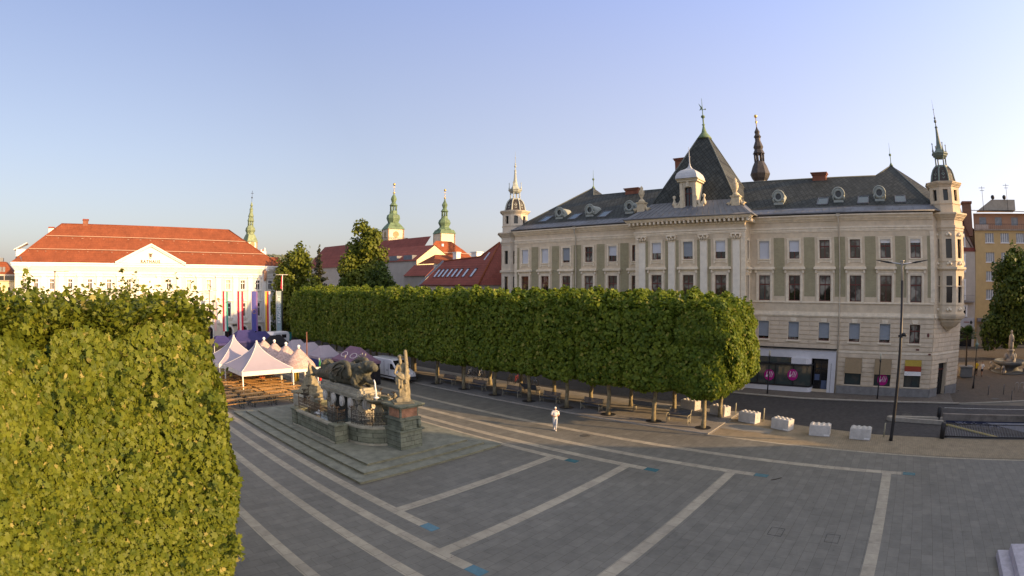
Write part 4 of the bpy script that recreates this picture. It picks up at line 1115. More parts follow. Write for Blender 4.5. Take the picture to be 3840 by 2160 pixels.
# ---- the big near tree block on the left
for k in range(5):
    for r_i, x in enumerate((1.72, -2.1)):
        y = 13.75+4.13*k
        if k == 0:
            X, nn = box_crown(2.2, 2.2, 2.4, 9.75, 880, 70+r_i, depth=.42, amp=.34, top_tuft=.5, faces='XyZ' if r_i == 0 else 'yZ', power=6)
            X, nn = mounds(X, nn, 9, 1.8, 1.6, 9.45, 71+r_i, .4, 160)
            X, nn = tufts(X, nn, 60, 1.9, 1.9, 9.55, 72+r_i, .5)
            cr = leaf_mesh('crown', X, nn, np.random.default_rng(8).choice((.09, .125, .16, .22), len(X), p=(.3, .4, .23, .07)), LOBED, leaf_near)
            # young shoots standing out of the clipped face and top
            Q = []; QN = []
            r_ = np.random.default_rng(90+r_i)
            for _ in range(190):
                if r_.random() < .62:
                    b0 = np.array([r_.uniform(-2.1, 2.1), r_.uniform(-2.1, 1.5), 9.6]); d = np.array([r_.normal(0, .25), r_.normal(-.1, .25), 1.0])
                elif r_.random() < .7:
                    b0 = np.array([r_.uniform(-2.1, 2.1), -2.2, r_.uniform(3.0, 9)]); d = np.array([r_.normal(0, .3), -1, r_.normal(.1, .3)])
                else:
                    b0 = np.array([2.1, r_.uniform(-2.1, 1.5), r_.uniform(3.0, 9)]); d = np.array([1, r_.normal(-.2, .3), r_.normal(.1, .3)])
                ln = r_.uniform(.15, .6) if b0[2] < 9.5 else r_.uniform(.2, .6)
                for t in np.linspace(-.3, 1, 13):
                    Q.append(b0+d*ln*t+r_.normal(0, .07, 3)); QN.append(d+r_.normal(0, .6, 3))
            sh = leaf_mesh('shoots', np.array(Q), np.array(QN), .16, LOBED, leaf_near)
        else:
            cr = row_cr[k % 3]
        lb = 'huge near plane tree with dense yellow-green leaves, %s' % ('its right edge against the plaza' if r_i == 0 else 'cut by the left frame edge') if k == 0 else 'clipped plane tree behind the big near one, %s of the row on its %s side' % (ORD[k], 'plaza' if r_i == 0 else 'far')
        o = plane_tree(x, y, cr, row_tr[(k+r_i) % 3], lb, 'clipped plane trees at the near left')
        o.location.z = 0 if k == 0 else -1.1
        if k == 0: mobj('shoots', sh, o)

# ---- park trees behind
def park_tree(name, label, x, y, blobs, dens, size, mat, th, tr, seed, tmpl=HEXA, depth=.6):
    o = thing(name, label, 'tree', (x, y, 0), 0, 'park trees behind the plaza')
    X, nn = ell_crown(blobs, dens, seed, depth)
    mobj('crown', leaf_mesh('crown', X, nn, size, tmpl, mat), o)
    mobj('trunk', trunk_mesh('trunk', th, tr, tr*.6, seed, 5, 2.2, (th*.5, th*.8), 3.5, darkbark), o)
    return o
r_ = np.random.default_rng(5)
def mass(cx, hw, zt, zb, n, rmin, rmax, seed, taper=.5):
    q = np.random.default_rng(seed); out = []
    for i in range(n):
        t = i/(n-1); z = zb+(zt-zb)*t; wdt = hw*(1-taper*t**1.6)
        for j in range(1 if t > .93 else 3):
            a = q.uniform(0, 6.3); rr_ = q.uniform(.25, .75)*wdt if t < .93 else 0
            r0 = q.uniform(rmin, rmax)*(1-.45*t)
            out.append(((rr_*math.cos(a), rr_*math.sin(a), z-r0*.6), (r0, r0, r0*1.15)))
    return out
park_tree('broad_tree', 'tallest broad green tree with ragged top in front of the church roof', 57.2, 88.2, mass(0, 7.0, 22.0, 6.5, 10, 2.4, 3.3, 1, .5), 9, .55, leaf_bg, 7, .45, 101)
park_tree('broad_tree', 'tall bushy green tree midway between town hall and church', 46.4, 92.5, mass(0, 6.2, 17.6, 5, 9, 1.9, 2.8, 2, .42), 9, .5, leaf_bg, 6, .4, 102)
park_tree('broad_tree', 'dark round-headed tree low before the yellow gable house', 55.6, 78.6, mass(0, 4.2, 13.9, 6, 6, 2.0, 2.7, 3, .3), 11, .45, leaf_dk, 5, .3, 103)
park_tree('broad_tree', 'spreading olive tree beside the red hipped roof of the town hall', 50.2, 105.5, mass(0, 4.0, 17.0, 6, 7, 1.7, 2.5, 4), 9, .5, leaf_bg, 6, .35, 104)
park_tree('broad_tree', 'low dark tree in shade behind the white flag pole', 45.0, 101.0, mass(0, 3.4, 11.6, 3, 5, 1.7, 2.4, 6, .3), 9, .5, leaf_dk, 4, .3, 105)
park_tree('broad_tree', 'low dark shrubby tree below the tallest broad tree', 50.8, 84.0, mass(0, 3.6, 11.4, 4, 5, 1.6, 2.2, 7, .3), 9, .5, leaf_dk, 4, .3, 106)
o = thing('spruce_tree', 'narrow dark spruce rising behind the bushy green tree', 'tree', (57.4, 105.4, 0), 0, 'park trees behind the plaza')
bl = [((.9*(1-t)*math.cos(9*t*6), .9*(1-t)*math.sin(9*t*6), 8+10.6*t), (1.9*(1-t)+.2, 1.9*(1-t)+.2, .55)) for t in np.linspace(0, 1, 16)]
X, nn = ell_crown(bl, 12, 107, .25); mobj('crown', leaf_mesh('crown', X, nn, .42, QUAD, leaf_con), o); mobj('trunk', trunk_mesh('trunk', 17, .25, .06, 8, 0, mat=darkbark), o)
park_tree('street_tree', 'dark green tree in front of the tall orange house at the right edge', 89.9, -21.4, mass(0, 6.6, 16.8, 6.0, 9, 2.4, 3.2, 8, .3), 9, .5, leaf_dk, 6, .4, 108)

# ---- wooded hill with a small white church on top
hb = MB()
for (cx, cy, rx, ry, h) in ((560, 1400, 520, 160, 84), (900, 1320, 420, 160, 86), (250, 1500, 420, 150, 62)):
    hb.lathe([(1.0, 0), (.9, .25*h), (.7, .6*h), (.45, .86*h), (.2, .97*h), (.02, h)], 40, (cx, cy, 0), 0, None, True, (1, 1))
    k = 40*6
    for i in range(len(hb.v)-k, len(hb.v)):
        x, y, z = hb.v[i]; hb.v[i] = (cx+(x-cx)*rx, cy+(y-cy)*ry, z)
tag(hb.build('hills', M('hill_soil', (.06, .075, .05), .95, .2, .02)), kind='structure')
Pts = []
r_ = np.random.default_rng(77)
for (cx, cy, rx, ry, h) in ((560, 1400, 520, 160, 84), (900, 1320, 420, 160, 86), (250, 1500, 420, 150, 62)):
    n = 9000; a = r_.uniform(PI*.95, PI*2.05, n); q = np.sqrt(r_.random(n))
    zz = np.interp(q, [.02, .2, .45, .7, .9, 1.0], [h, .97*h, .86*h, .6*h, .25*h, 0])
    Pts.append(np.stack([cx+np.cos(a)*q*rx, cy+np.sin(a)*q*ry, zz+r_.uniform(0, 9, n)*(.6+.4*np.sin(a*60+q*9))], 1))
Pts = np.vstack(Pts); fm = foliage('forest_hazed', (.085, .11, .085), (.13, .15, .10), .15)  # distance haze is mixed into these greyed greens
tag(mobj('forest', leaf_mesh('forest', Pts, np.tile([0, -.6, .6], (len(Pts), 1)), 11, HEXA, fm)), 'far wooded ridge of haze-greyed green trees on the horizon', 'forest', kind='stuff')
ch = thing('hill_church', 'tiny white twin-towered church on the far wooded ridge', 'church', (579, 1392, 82))
m = MB(); m.box(-6, 8, -4, 6, 0, 17); m.box(-9, -5, -5, 0, 0, 22); m.box(2, 5, -5, 0, 0, 26); m.build('wall', M('far_white', (.8, .76, .72), .9), ch)
m = MB(); m.prism([(-6, 17), (8, 17), (1, 22)], 'y', -4, 6); m.build('roof', M('far_red', (.5, .2, .12), .9), ch)
# ================================================================ dragon fountain
sp = MB()
for i, (x0, x1, y0, y1, z) in enumerate(((14.5, 25.4, 22.95, 42.2, .15), (15.28, 24.65, 23.72, 41.4, .30), (16.06, 23.95, 24.55, 40.6, .45))):
    z0 = z-.15
    sp.box(x0+.05, x1-.05, y0+.05, y1-.05, -.03 if i == 0 else z0-.02, z-.03, 1); sp.box(x0, x1, y0, y1, z-.03, z, 0)
tag(sp.build('fountain_steps', [stepstone, stepface], bevel=.012), 'three worn green-grey stone steps forming the platform of the dragon fountain', 'steps')
FX = 19.95
def arc(cx, cy, r, a0, a1, n): return [(cx+r*math.cos(a), cy+r*math.sin(a)) for a in np.linspace(a0, a1, n)]
outer = [(16.7, 29.05), (17.72, 29.05)] + arc(FX, 28.9, 2.24, PI, 2*PI, 20) + [(22.18, 29.05), (23.2, 29.05), (23.2, 34.95), (22.2, 34.95)] + arc(FX, 35.1, 2.24, 0, PI, 20) + [(17.7, 34.95), (16.7, 34.95)]
def wall_ring(m, pts, z0, z1, t):
    n = len(pts); cx, cy = FX, 32
    P = [Vector((p[0], p[1])) for p in pts]; off = []
    for i in range(n):
        a = (P[i]-P[i-1]); b = (P[(i+1) % n]-P[i])
        na = Vector((-a.y, a.x)).normalized(); nb = Vector((-b.y, b.x)).normalized(); q = (na+nb)
        q = q.normalized() if q.length > .1 else na
        off.append(P[i]+q*t)
    v = [(p.x, p.y, z0) for p in P]+[(p.x, p.y, z1) for p in P]+[(p.x, p.y, z0) for p in off]+[(p.x, p.y, z1) for p in off]
    f = []
    for i in range(n):
        j = (i+1) % n
        f += [(i, j, n+j, n+i), (2*n+j, 2*n+i, 3*n+i, 3*n+j), (n+i, n+j, 3*n+j, 3*n+i), (j, i, 2*n+i, 2*n+j)]
    m.add(v, f)
fo = thing('dragon_fountain', 'walled stone basin of the dragon fountain with curved apse, pedestals and obelisk', 'fountain', (0, 0, 0))
w = MB(); wall_ring(w, outer, .43, 1.5, .4); w.build('basin_wall', wallstone, fo)
c = MB()
big = [(FX+(x-FX)*1.03, 32+(y-32)*1.015) for x, y in outer]
wall_ring(c, big, 1.5, 1.63, .5); wall_ring(c, big, .43, .56, .3); c.build('basin_coping', capstone, fo)
for (x0, x1, y0, y1) in ((16.62, 17.5, 28.9, 29.6), (22.4, 23.28, 28.9, 29.6), (16.62, 17.5, 34.4, 35.1), (22.4, 23.28, 34.4, 35.1)):
    p = MB(); p.box(x0, x1, y0, y1, .44, 1.52); p.box(x0-.06, x1+.06, y0-.06, y1+.06, 1.51, 1.66); p.build('corner_pier', wallstone, fo)
wa = MB(); wa.poly([(x, y, 1.25) for x, y in outer]); wa.build('water', waterm, fo)
# the pier carrying the giant
p = MB()
p.box(19.1, 20.75, 25.35, 26.9, .44, 1.55); p.box(18.98, 20.87, 25.23, 27.0, 1.55, 1.66); p.box(19.2, 20.65, 25.45, 26.8, 1.66, 2.24); p.box(19.12, 20.73, 25.37, 26.9, 2.24, 2.34)
p.box(19.24, 20.61, 25.5, 26.75, 2.34, 3.0); p.box(19.05, 20.8, 25.3, 26.95, 3.0, 3.09); p.box(18.95, 20.9, 25.2, 27.05, 3.09, 3.2)
for x in (19.2, 20.5): p.tube([(x+.07, 25.42, 1.68), (x+.07, 25.36, 1.9), (x+.07, 25.42, 2.2)], .12, 7)
p.build('giant_pier', wallstone, fo)
m = MB(); m.box(19.34, 20.51, 25.48, 25.52, 2.42, 2.94); m.box(19.22, 19.26, 25.62, 26.6, 2.42, 2.94); m.build('inscription_panel', marblered, fo)
# dragon pedestal: pillar, cornice and cartouches
for y0, y1 in ((30.35, 31.7), (33.6, 34.6)): p = MB(); p.box(19.35, 20.65, y0, y1, 1.0, 2.78); p.build('rock_pillar', crazy, fo)
p = MB(); p.box(19.5, 20.5, 31.7, 33.6, 1.0, 2.7); p.build('pedestal_gap_shade', M('gap_shade', (.055, .055, .045), .9, .2, 2), fo)  # near-black block painting the shaded gap between the rock pillars
p = MB(); p.box(19.1, 20.9, 30.05, 34.85, 2.78, 2.98); p.box(19.0, 21.0, 29.95, 34.95, 2.98, 3.12); p.box(19.2, 20.8, 30.15, 34.75, 3.12, 3.3); p.box(19.4, 20.6, 30.25, 34.6, 3.3, 3.45); p.build('pedestal_slab', capstone, fo)
for (x, y, rz) in ((19.12, 34.35, -90), (19.1, 33.1, -90), (19.1, 31.95, -90), (19.1, 30.85, -90), (19.75, 30.0, 0), (20.4, 30.0, 0)):
    m = MB(); m.M = Matrix.Translation((x, y, 2.42)) @ Matrix.Scale(.85, 4) @ Matrix.Rotation(R(rz), 4, 'Z')
    m.prism([(.32*math.cos(a)*(1+.08*math.cos(3*a)), .45*math.sin(a)) for a in np.linspace(0, 2*PI, 18, endpoint=False)], 'y', -.13, .03); m.ball((0, -.12, 0), .22, 8, 6, None, (1, .35, 1.4))
    m.build('cartouche', whitestone, fo)
# basin bowl on its baluster
b = MB()
b.lathe([(.5, 1.0), (.42, 1.3), (.2, 1.5), (.16, 1.75), (.28, 2.0), (.32, 2.2), (.2, 2.45), (.25, 2.6)], 18, (20.0, 28.85, 0))
b.lathe([(.2, 2.58), (.6, 2.72), (.88, 2.9), (.98, 3.02), (.92, 3.06), (.8, 2.98), (.02, 2.93)], 26, (20.0, 28.85, 0))
for k in range(9):
    a = R(40*k+10); b.ball((20+.93*math.cos(a), 28.85+.93*math.sin(a), 3.1), .075, 7, 5)
b.tube([(20.75, 28.2, 3.02), (20.85, 28.1, 3.2), (20.8, 28.12, 3.35)], [.1, .12, .07], 7)
b.build('bowl', statuestone, fo)
m = MB(); m.lathe([(.02, 3.0), (.82, 3.0)], 24, (20, 28.85, 0), cap=False); m.build('bowl_water', waterm, fo)
m = MB(); m.tube([(20, 29.3, 4.16), (20, 29.2, 4.0), (20, 29.15, 3.6), (20, 29.08, 3.02)], [.04, .05, .055, .08], 8); m.ball((20, 29.08, 3.0), .2, 10, 6, None, (1, 1, .4))
m.build('water_jet', foamm, fo)
m = MB(); m.lathe([(.02, 1.5), (.1, 1.4), (.3, 1.28), (.42, 1.255)], 10, (18.3, 34.0, 0)); m.build('water_splash', foamm, fo)
# obelisk at the far end
m = MB(); m.box(18.9, 21.0, 37.2, 39.4, .44, 1.75); m.box(18.75, 21.15, 37.0, 39.5, 1.75, 1.95); m.lathe([(1.15, 1.95), (.8, 2.3), (.55, 2.9), (.35, 3.2)], 4, (19.95, 38.3, 0), R(45), None, False)
m.lathe([(.4, 3.15), (.4, 3.25), (.27, 3.3), (.12, 4.05), (.02, 4.2)], 4, (19.95, 38.3, 0), R(45), None, False)
m.build('obelisk', statuestone, fo)
for x0 in (18.2, 20.7): m = MB(); m.box(x0, x0+1, 36.4, 38.0, 1.2, 1.95); m.build('pavilion_wall', capstone, fo)
# wrought iron fence on the coping
fe = thing('iron_fence', 'rusty wrought-iron scroll fence standing on the fountain wall', 'fence', (0, 0, 0))
def fence_run(pts, close=False):
    m = MB(); P = [Vector((x, y, 0)) for x, y in pts]; L = 0; acc = [0]
    for i in range(1, len(P)): L += (P[i]-P[i-1]).length; acc.append(L)
    def at(s):
        for i in range(1, len(P)):
            if s <= acc[i]+1e-6:
                t = (s-acc[i-1])/max(1e-6, acc[i]-acc[i-1]); return P[i-1].lerp(P[i], t)
        return P[-1]
    s = 0; i = 0
    rail = [at(x) for x in np.linspace(0, L, max(3, int(L/.25)))]
    m.tube([(q.x, q.y, 1.74) for q in rail], .018, 4); m.tube([(q.x, q.y, 2.34) for q in rail], .018, 4)
    while s <= L+.01:
        q = at(min(s, L))
        if i % 9 == 0:
            m.tube([(q.x, q.y, 1.6), (q.x, q.y, 2.65)], .03, 5)
            for k in range(7):
                a = 2*PI*k/7; m.tube([(q.x, q.y, 2.6), (q.x+.13*math.cos(a), q.y+.13*math.sin(a), 2.76), (q.x+.17*math.cos(a), q.y+.17*math.sin(a), 2.68)], .016, 4)
        else:
            m.tube([(q.x, q.y, 1.62), (q.x, q.y, 2.45)], .012, 4)
        q2 = at(min(s+.09, L)); d = (q2-q); d = d.normalized() if d.length > 1e-4 else Vector((1, 0, 0))
        for zc, rr_ in ((1.93, .085), (2.16, .085), (2.44, .06)):
            m.tube([(q2.x+d.x*rr_*math.cos(t)*(1-t*.07), q2.y+d.y*rr_*math.cos(t)*(1-t*.07), zc+rr_*math.sin(t)*(1-t*.07)) for t in np.linspace(0, 8, 11)], .012, 4)
        s += .18; i += 1
    m.build('fence_panel', ironm, fe)
fence_run([(17.05, 34.7), (17.05, 29.4)]); fence_run([(17.05, 29.25), (17.6, 29.25)]); fence_run(arc(FX, 28.9, 2.04, PI, 1.62*PI, 14)); fence_run(arc(FX, 28.9, 2.04, 1.38*PI+.75, 2*PI, 14))
fence_run([(22.85, 29.4), (22.85, 34.7)]); fence_run(arc(FX, 35.1, 2.04, 0, .35*PI, 8)); fence_run(arc(FX, 35.1, 2.04, .65*PI, PI, 8))

# the dragon
d = MB(); X0 = 20.0
def T(pts, rad, n=10, flat=1.0): d.tube([(X0+p[0], p[1], p[2]) for p in pts], rad, n, None, True, flat)
T([(0, 30.2, 4.35), (0, 30.6, 4.25), (0, 31.3, 4.2), (0, 32.2, 4.18), (0, 33.2, 4.12), (0, 34.2, 4.05), (0, 35.0, 3.98)], [.3, .62, .78, .8, .82, .72, .55], 14)
T([(0, 34.3, 4.0), (0, 35.0, 3.86), (-.05, 35.6, 3.78), (-.1, 36.2, 3.72), (-.1, 36.7, 3.62), (-.08, 37.1, 3.62), (-.1, 37.4, 3.74), (-.15, 37.62, 3.96), (-.18, 37.7, 4.12)], [.66, .58, .5, .42, .32, .24, .19, .12, .04], 12)
LX, LY = .86, -.5                               # the coil stands across the tail
T([(.05+.34*math.cos(t)*LX, 35.5+.34*math.cos(t)*LY, 4.28+.34*math.sin(t)) for t in np.linspace(-.9, 4.6, 15)], [.2+.06*math.sin(i*.2) for i in range(15)], 10)
T([(0, 37.1, 3.62), (-.3, 37.3, 3.42), (-.45, 37.5, 3.48)], [.16, .13, .04], 8)
# neck and head with gaping jaws
T([(0, 30.9, 4.5), (0, 30.45, 4.68), (0, 30.1, 4.78)], [.62, .52, .46], 12)
T([(0, 30.35, 4.8), (0, 30.0, 4.93), (0, 29.65, 5.0), (0, 29.35, 4.98), (0, 29.12, 4.86), (0, 29.05, 4.74)], [.44, .42, .36, .29, .23, .12], 12)
T([(0, 30.45, 4.45), (0, 30.15, 4.18), (0, 29.8, 4.0), (0, 29.5, 3.95), (0, 29.25, 4.02)], [.38, .27, .2, .16, .09], 10)
for s in (-1, 1):
    d.ball((X0+s*.3, 29.85, 5.16), .13, 8, 6); d.ball((X0+s*.15, 29.15, 5.02), .1, 8, 6)
    T([(s*.26, 30.15, 5.02), (s*.34, 30.3, 5.2), (s*.32, 30.45, 5.26)], [.11, .08, .03], 7)
    T([(s*.38, 30.1, 4.85), (s*.55, 30.3, 4.95), (s*.6, 30.5, 4.9)], [.1, .1, .03], 7)
    T([(s*.2, 29.25, 4.76), (s*.2, 29.22, 4.58)], [.06, .02], 5); T([(s*.16, 29.42, 4.3), (s*.16, 29.4, 4.42)], [.05, .02], 5)
    # fore and hind legs with clawed feet
    T([(s*.45, 31.0, 4.0), (s*.55, 30.85, 3.75), (s*.5, 30.75, 3.58), (s*.5, 30.5, 3.52)], [.36, .24, .16, .15], 10)
    T([(s*.55, 33.8, 3.95), (s*.62, 33.6, 3.72), (s*.55, 33.9, 3.55), (s*.55, 33.5, 3.52)], [.42, .3, .18, .15], 10)
    for yy in (30.5, 33.5):
        for q in (-1, 0, 1): T([(s*.5+q*.05, yy+.05, 3.53), (s*.5+q*.13, yy-.22, 3.56), (s*.5+q*.16, yy-.36, 3.47)], [.08, .075, .03], 6)
for y, z in ((30.4, 5.2), (30.8, 5.12), (31.6, 5.02), (32.5, 5.0), (33.3, 4.95)): T([(0, y, z-.25), (0, y+.12, z+.08)], [.16, .03], 6)
dm = fuse(d, 'body', dragonstone, .05, 2, .03)
dr_ = thing('dragon_statue', 'massive dark stone dragon with curled tail and open jaws spouting water', 'statue', (X0, 32.4, 3.42))
o = mobj('body', dm, dr_, (-X0, -32.4, -3.42))
for s in (-1, 1):
    wg = MB()
    h_ = .12 if s > 0 else 0
    prof = [(y, z+h_) for y, z in ((31.2, 4.0), (31.08, 4.4), (31.15, 4.8), (31.42, 5.04), (31.8, 5.1), (32.3, 5.03), (32.8, 4.86), (33.2, 4.6), (33.5, 4.28), (33.15, 4.16), (32.8, 4.0), (32.45, 4.04), (32.1, 3.88), (31.8, 3.96), (31.5, 3.86))]
    cy, cz = 32.1, 4.5; rows = []
    for j, t in enumerate(np.linspace(0, 1, 5)):
        rows.append([(X0+s*(.72+.26*(1-t*t)), cy+(y-cy)*t, cz+(z-cz)*t) for y, z in prof])
    n = len(prof); V = [p for r_ in rows for p in r_]; F = [(j*n+i, j*n+(i+1) % n, (j+1)*n+(i+1) % n, (j+1)*n+i) for j in range(4) for i in range(n)]
    V2 = [(p[0]-s*.16, p[1], p[2]) for p in V]; b0 = len(V)
    F += [tuple(b0+i for i in f[::-1]) for f in F] + [(4*n+i, 4*n+(i+1) % n, b0+4*n+(i+1) % n, b0+4*n+i) for i in range(n)]
    wg.add(V+V2, F, None, True)
    wg.tube([(X0+s*.78, y, z) for y, z in prof[:9]], [.14, .19, .21, .2, .17, .13, .1, .08, .05], 8)
    for e in (8, 10, 12): wg.tube([(X0+s*.9, 31.4, 4.95), (X0+s*1.02, (31.5+prof[e][0])/2, (4.95+prof[e][1])/2), (X0+s*.82, *prof[e])], [.07, .06, .04], 6)
    w_ = wg.build('wing', dragonstone, dr_, (-X0, -32.4, -3.42))
pg = 0
for (x, y, z) in ((20.75, 32.3, 5.26), (20.8, 31.95, 5.42), (20.85, 31.6, 5.42), (19.2, 31.6, 5.42)):
    m = MB(); m.tube([(0, .16, .1), (0, .05, .1), (0, -.06, .13), (0, -.1, .2), (0, -.13, .22)], [.02, .06, .06, .035, .02], 7); m.ball((0, -.11, .23), .035, 6, 5); m.tube([(.02, 0, 0), (.02, 0, .06)], .008, 4); m.tube([(-.02, 0, 0), (-.02, 0, .06)], .008, 4)
    pg += 1
    tag(m.build('pigeon', M('pigeon_grey', (.38, .36, .34), .8, .2, 20) if pg == 1 else bpy.data.materials['pigeon_grey'], None, (x, y, z-.06)), 'grey pigeon perched on the dragon, ' + ('rearmost on the far wing', 'middle of the three on the far wing', 'foremost on the far wing', 'alone on the near wing')[pg-1], 'pigeon', 'pigeons on the dragon')

# ---------------------------------------------------------------- figures
def body_lofts(m, J, k=1.0, fingers=True):
    t = m.tube
    t([J['pelvis'], J['waist'], J['chest'], J['neck0']], [.135*k, .12*k, .155*k, .075*k], 12, None, True, .72)
    t([J['sh_l'], J['neck0'], J['sh_r']], [.06*k, .075*k, .06*k], 10)
    t([J['neck0'], J['neck1']], [.055, .055], 8)
    for s in ('l', 'r'):
        t([J['hip_'+s], J['knee_'+s], J['ank_'+s]], [.088*k, .056*k, .038*k], 9); a = Vector(J['ank_'+s]); f = Vector(J['toe_'+s])
        t([a+(a-f)*.25, a.lerp(f, .4), f], [.036, .042, .03], 8)
        t([J['pelvis'], J['hip_'+s]], [.11*k, .09*k], 8)
        t([J['sh_'+s], J['el_'+s], J['wr_'+s]], [.055*k, .04*k, .027*k], 8)
        w = Vector(J['wr_'+s]); h = Vector(J['hand_'+s]); dirn = (h-w).normalized()
        t([w, h], [.027, .036], 8, None, True, .6)
        if fingers:
            sd = dirn.orthogonal().normalized(); ot = dirn.cross(sd)
            for i, q in enumerate((-1.4, -.5, .45, 1.35)):
                L = (.065, .08, .075, .058)[i]; b = h+sd*q*.019
                t([b, b+dirn*L*.55, b+dirn*L+ot*.03], [.011, .0095, .008], 5)
            b = w.lerp(h, .45)+sd*.03; t([b, b+sd*.03+dirn*.03, b+sd*.035+dirn*.065], [.012, .011, .009], 5)
    hd = Vector(J['head']); fw = Vector(J['face']); sd = fw.cross(Vector((0, 0, 1)))
    m.ball(hd, .098, 12, 9, None, (.82, .95, 1.2)); m.ball(hd+fw*.03-Vector((0, 0, .055)), .07, 10, 7, None, (.85, .95, 1.1))
    t([hd+fw*.085+Vector((0, 0, .02)), hd+fw*.118-Vector((0, 0, .022))], [.012, .018], 6)
    for s in (-1, 1): m.ball(hd+sd*s*.082, .025, 6, 5, None, (.5, 1, 1.4))
    m.ball(hd+fw*.095-Vector((0, 0, .052)), .022, 6, 5, None, (1.4, .6, .5))
def pose(kind):
    J = dict(pelvis=(0, 0, .93), waist=(0, 0, 1.08), chest=(0, 0, 1.3), neck0=(0, .01, 1.45), neck1=(0, -.01, 1.54), head=(0, -.02, 1.635), face=(0, -1, 0))
    for s, q in (('l', 1), ('r', -1)):
        J['hip_'+s] = (q*.09, 0, .90); J['knee_'+s] = (q*.095, -.02, .49); J['ank_'+s] = (q*.09, .02, .085); J['toe_'+s] = (q*.11, -.15, .035)
        J['sh_'+s] = (q*.19, .01, 1.41); J['el_'+s] = (q*.245, .03, 1.13); J['wr_'+s] = (q*.23, -.05, .88); J['hand_'+s] = (q*.225, -.07, .80)
    if kind == 'stroll':
        J.update(knee_l=(.085, -.09, .49), ank_l=(.06, -.06, .085), toe_l=(.075, -.23, .04), knee_r=(-.07, .0, .48), ank_r=(-.05, .16, .12), toe_r=(-.06, .02, .035))
        J.update(el_l=(.26, .0, 1.14), wr_l=(.08, -.2, 1.10), hand_l=(-.0, -.22, 1.10), el_r=(-.26, .0, 1.14), wr_r=(-.1, -.19, 1.06), hand_r=(-.02, -.23, 1.07), head=(0, -.04, 1.63))
    if kind == 'walk':
        J.update(knee_l=(.09, -.2, .5), ank_l=(.09, -.26, .10), toe_l=(.1, -.43, .06), knee_r=(-.09, .0, .48), ank_r=(-.09, .3, .14), toe_r=(-.1, .17, .04), wr_l=(.23, .18, .92), hand_l=(.22, .2, .84), wr_r=(-.22, -.22, .93), hand_r=(-.2, -.28, .86))
    if kind == 'sit':
        J.update(pelvis=(0, 0, .52), waist=(0, -.02, .68), chest=(0, -.06, .9), neck0=(0, -.07, 1.05), neck1=(0, -.1, 1.13), head=(0, -.13, 1.22))
        for s, q in (('l', 1), ('r', -1)):
            J['hip_'+s] = (q*.1, 0, .5); J['knee_'+s] = (q*.12, -.42, .5); J['ank_'+s] = (q*.12, -.4, .085); J['toe_'+s] = (q*.12, -.57, .035)
            J['sh_'+s] = (q*.19, -.06, 1.0); J['el_'+s] = (q*.26, -.2, .78); J['wr_'+s] = (q*.1, -.4, .8); J['hand_'+s] = (q*.06, -.48, .8)
    return J
def scl(J, p, q, t): return tuple(Vector(J[p]).lerp(Vector(J[q]), t))
def person(label, loc, rz, kind, top, legs, hair, shorts=False, fine=.018, extra=None):
    J = pose(kind); o = thing('person', label, 'person', loc, rz)
    m = MB(); body_lofts(m, J); mobj('body', fuse(m, 'body', skin, fine, 1), o)
    m = MB(); m.tube([tuple(Vector(J['pelvis'])-Vector((0, 0, .06))), J['pelvis'], J['waist'], J['chest'], J['neck0']], [.165, .165, .145, .175, .085], 14, None, True, .74)
    m.tube([J['sh_l'], J['neck0'], J['sh_r']], [.078, .09, .078], 10)
    for s in 'lr': m.tube([J['sh_'+s], scl(J, 'sh_'+s, 'el_'+s, .85)], [.08, .072], 9)
    mobj('shirt', fuse(m, 'shirt', top, fine, 1), o)
    m = MB(); m.tube([J['pelvis'], tuple(Vector(J['pelvis'])+Vector((0, 0, .06)))], [.155, .15], 12, None, True, .74)
    for s in 'lr':
        m.tube([J['pelvis'], J['hip_'+s], scl(J, 'hip_'+s, 'knee_'+s, .75)] + ([] if shorts else [J['knee_'+s], scl(J, 'knee_'+s, 'ank_'+s, .9)]), [.12, .11, .085] + ([] if shorts else [.075, .062]), 10)
    mobj('trousers', fuse(m, 'trousers', legs, fine, 1), o)
    for s in 'lr':
        m = MB(); a = Vector(J['ank_'+s]); f = Vector(J['toe_'+s]); m.tube([a+(a-f)*.3-Vector((0, 0, .03)), a.lerp(f, .4)-Vector((0, 0, .015)), f], [.045, .052, .04], 9); m.build('shoe', whitepaint if extra == 'main' else cloth_k, o)
    m = MB(); h = Vector(J['head']); m.ball(h+Vector((0, .018, .03)), .105, 12, 8, None, (.86, .95, 1.02)); m.build('hair' if extra != 'main' else 'cap', hair, o)
    if extra == 'main':
        m = MB(); m.tube([h+Vector((0, -.05, .06)), h+Vector((0, -.15, .045))], [.085, .06], 8, None, True, .25); m.build('cap_peak', hair, o)
        m = MB(); m.box(-.07, .07, -.135, -.11, 1.63, 1.665); m.build('sunglasses', blackm, o)
        m = MB(); m.tube([(.13, -.14, 1.40), (.15, -.02, 1.49), (.14, .14, 1.4)], .02, 6); m.ball((.1, .2, 1.2), .16, 10, 8, None, (1.0, .6, 1.4)); m.build('backpack', M('backpack_red', (.30, .03, .03), .8, .1, 6), o)
    return o
person('person in white shirt, white cap and pale trousers strolling across the plaza', (30.75, 22.7, 0), math.atan2(22.7, 30.75)-PI/2, 'stroll', cloth_w, cloth_j, cloth_w, False, .016, 'main')
person('person in yellow shirt and dark trousers behind the lantern on the side square', (71.3, -11.75, 0), R(80), 'walk', cloth_y, cloth_k, hairm, False, .024)
person('person in white shirt and black shorts walking on the side square', (70.7, -12.5, 0), R(250), 'walk', cloth_w, cloth_k, hairm, True, .024)
person('person in pale top passing the dark shopfront beyond the small fountain', (101.8, -20.1, 0), R(180), 'walk', cloth_w, M('brown_cloth', (.15, .06, .05), .8, .1, 5), hairm, False, .03)
person('person in orange top and black trousers seated at a beer table under the tent', (21.6, 52.6, 0), R(-20), 'sit', cloth_o, cloth_k, hairm, False, .024)

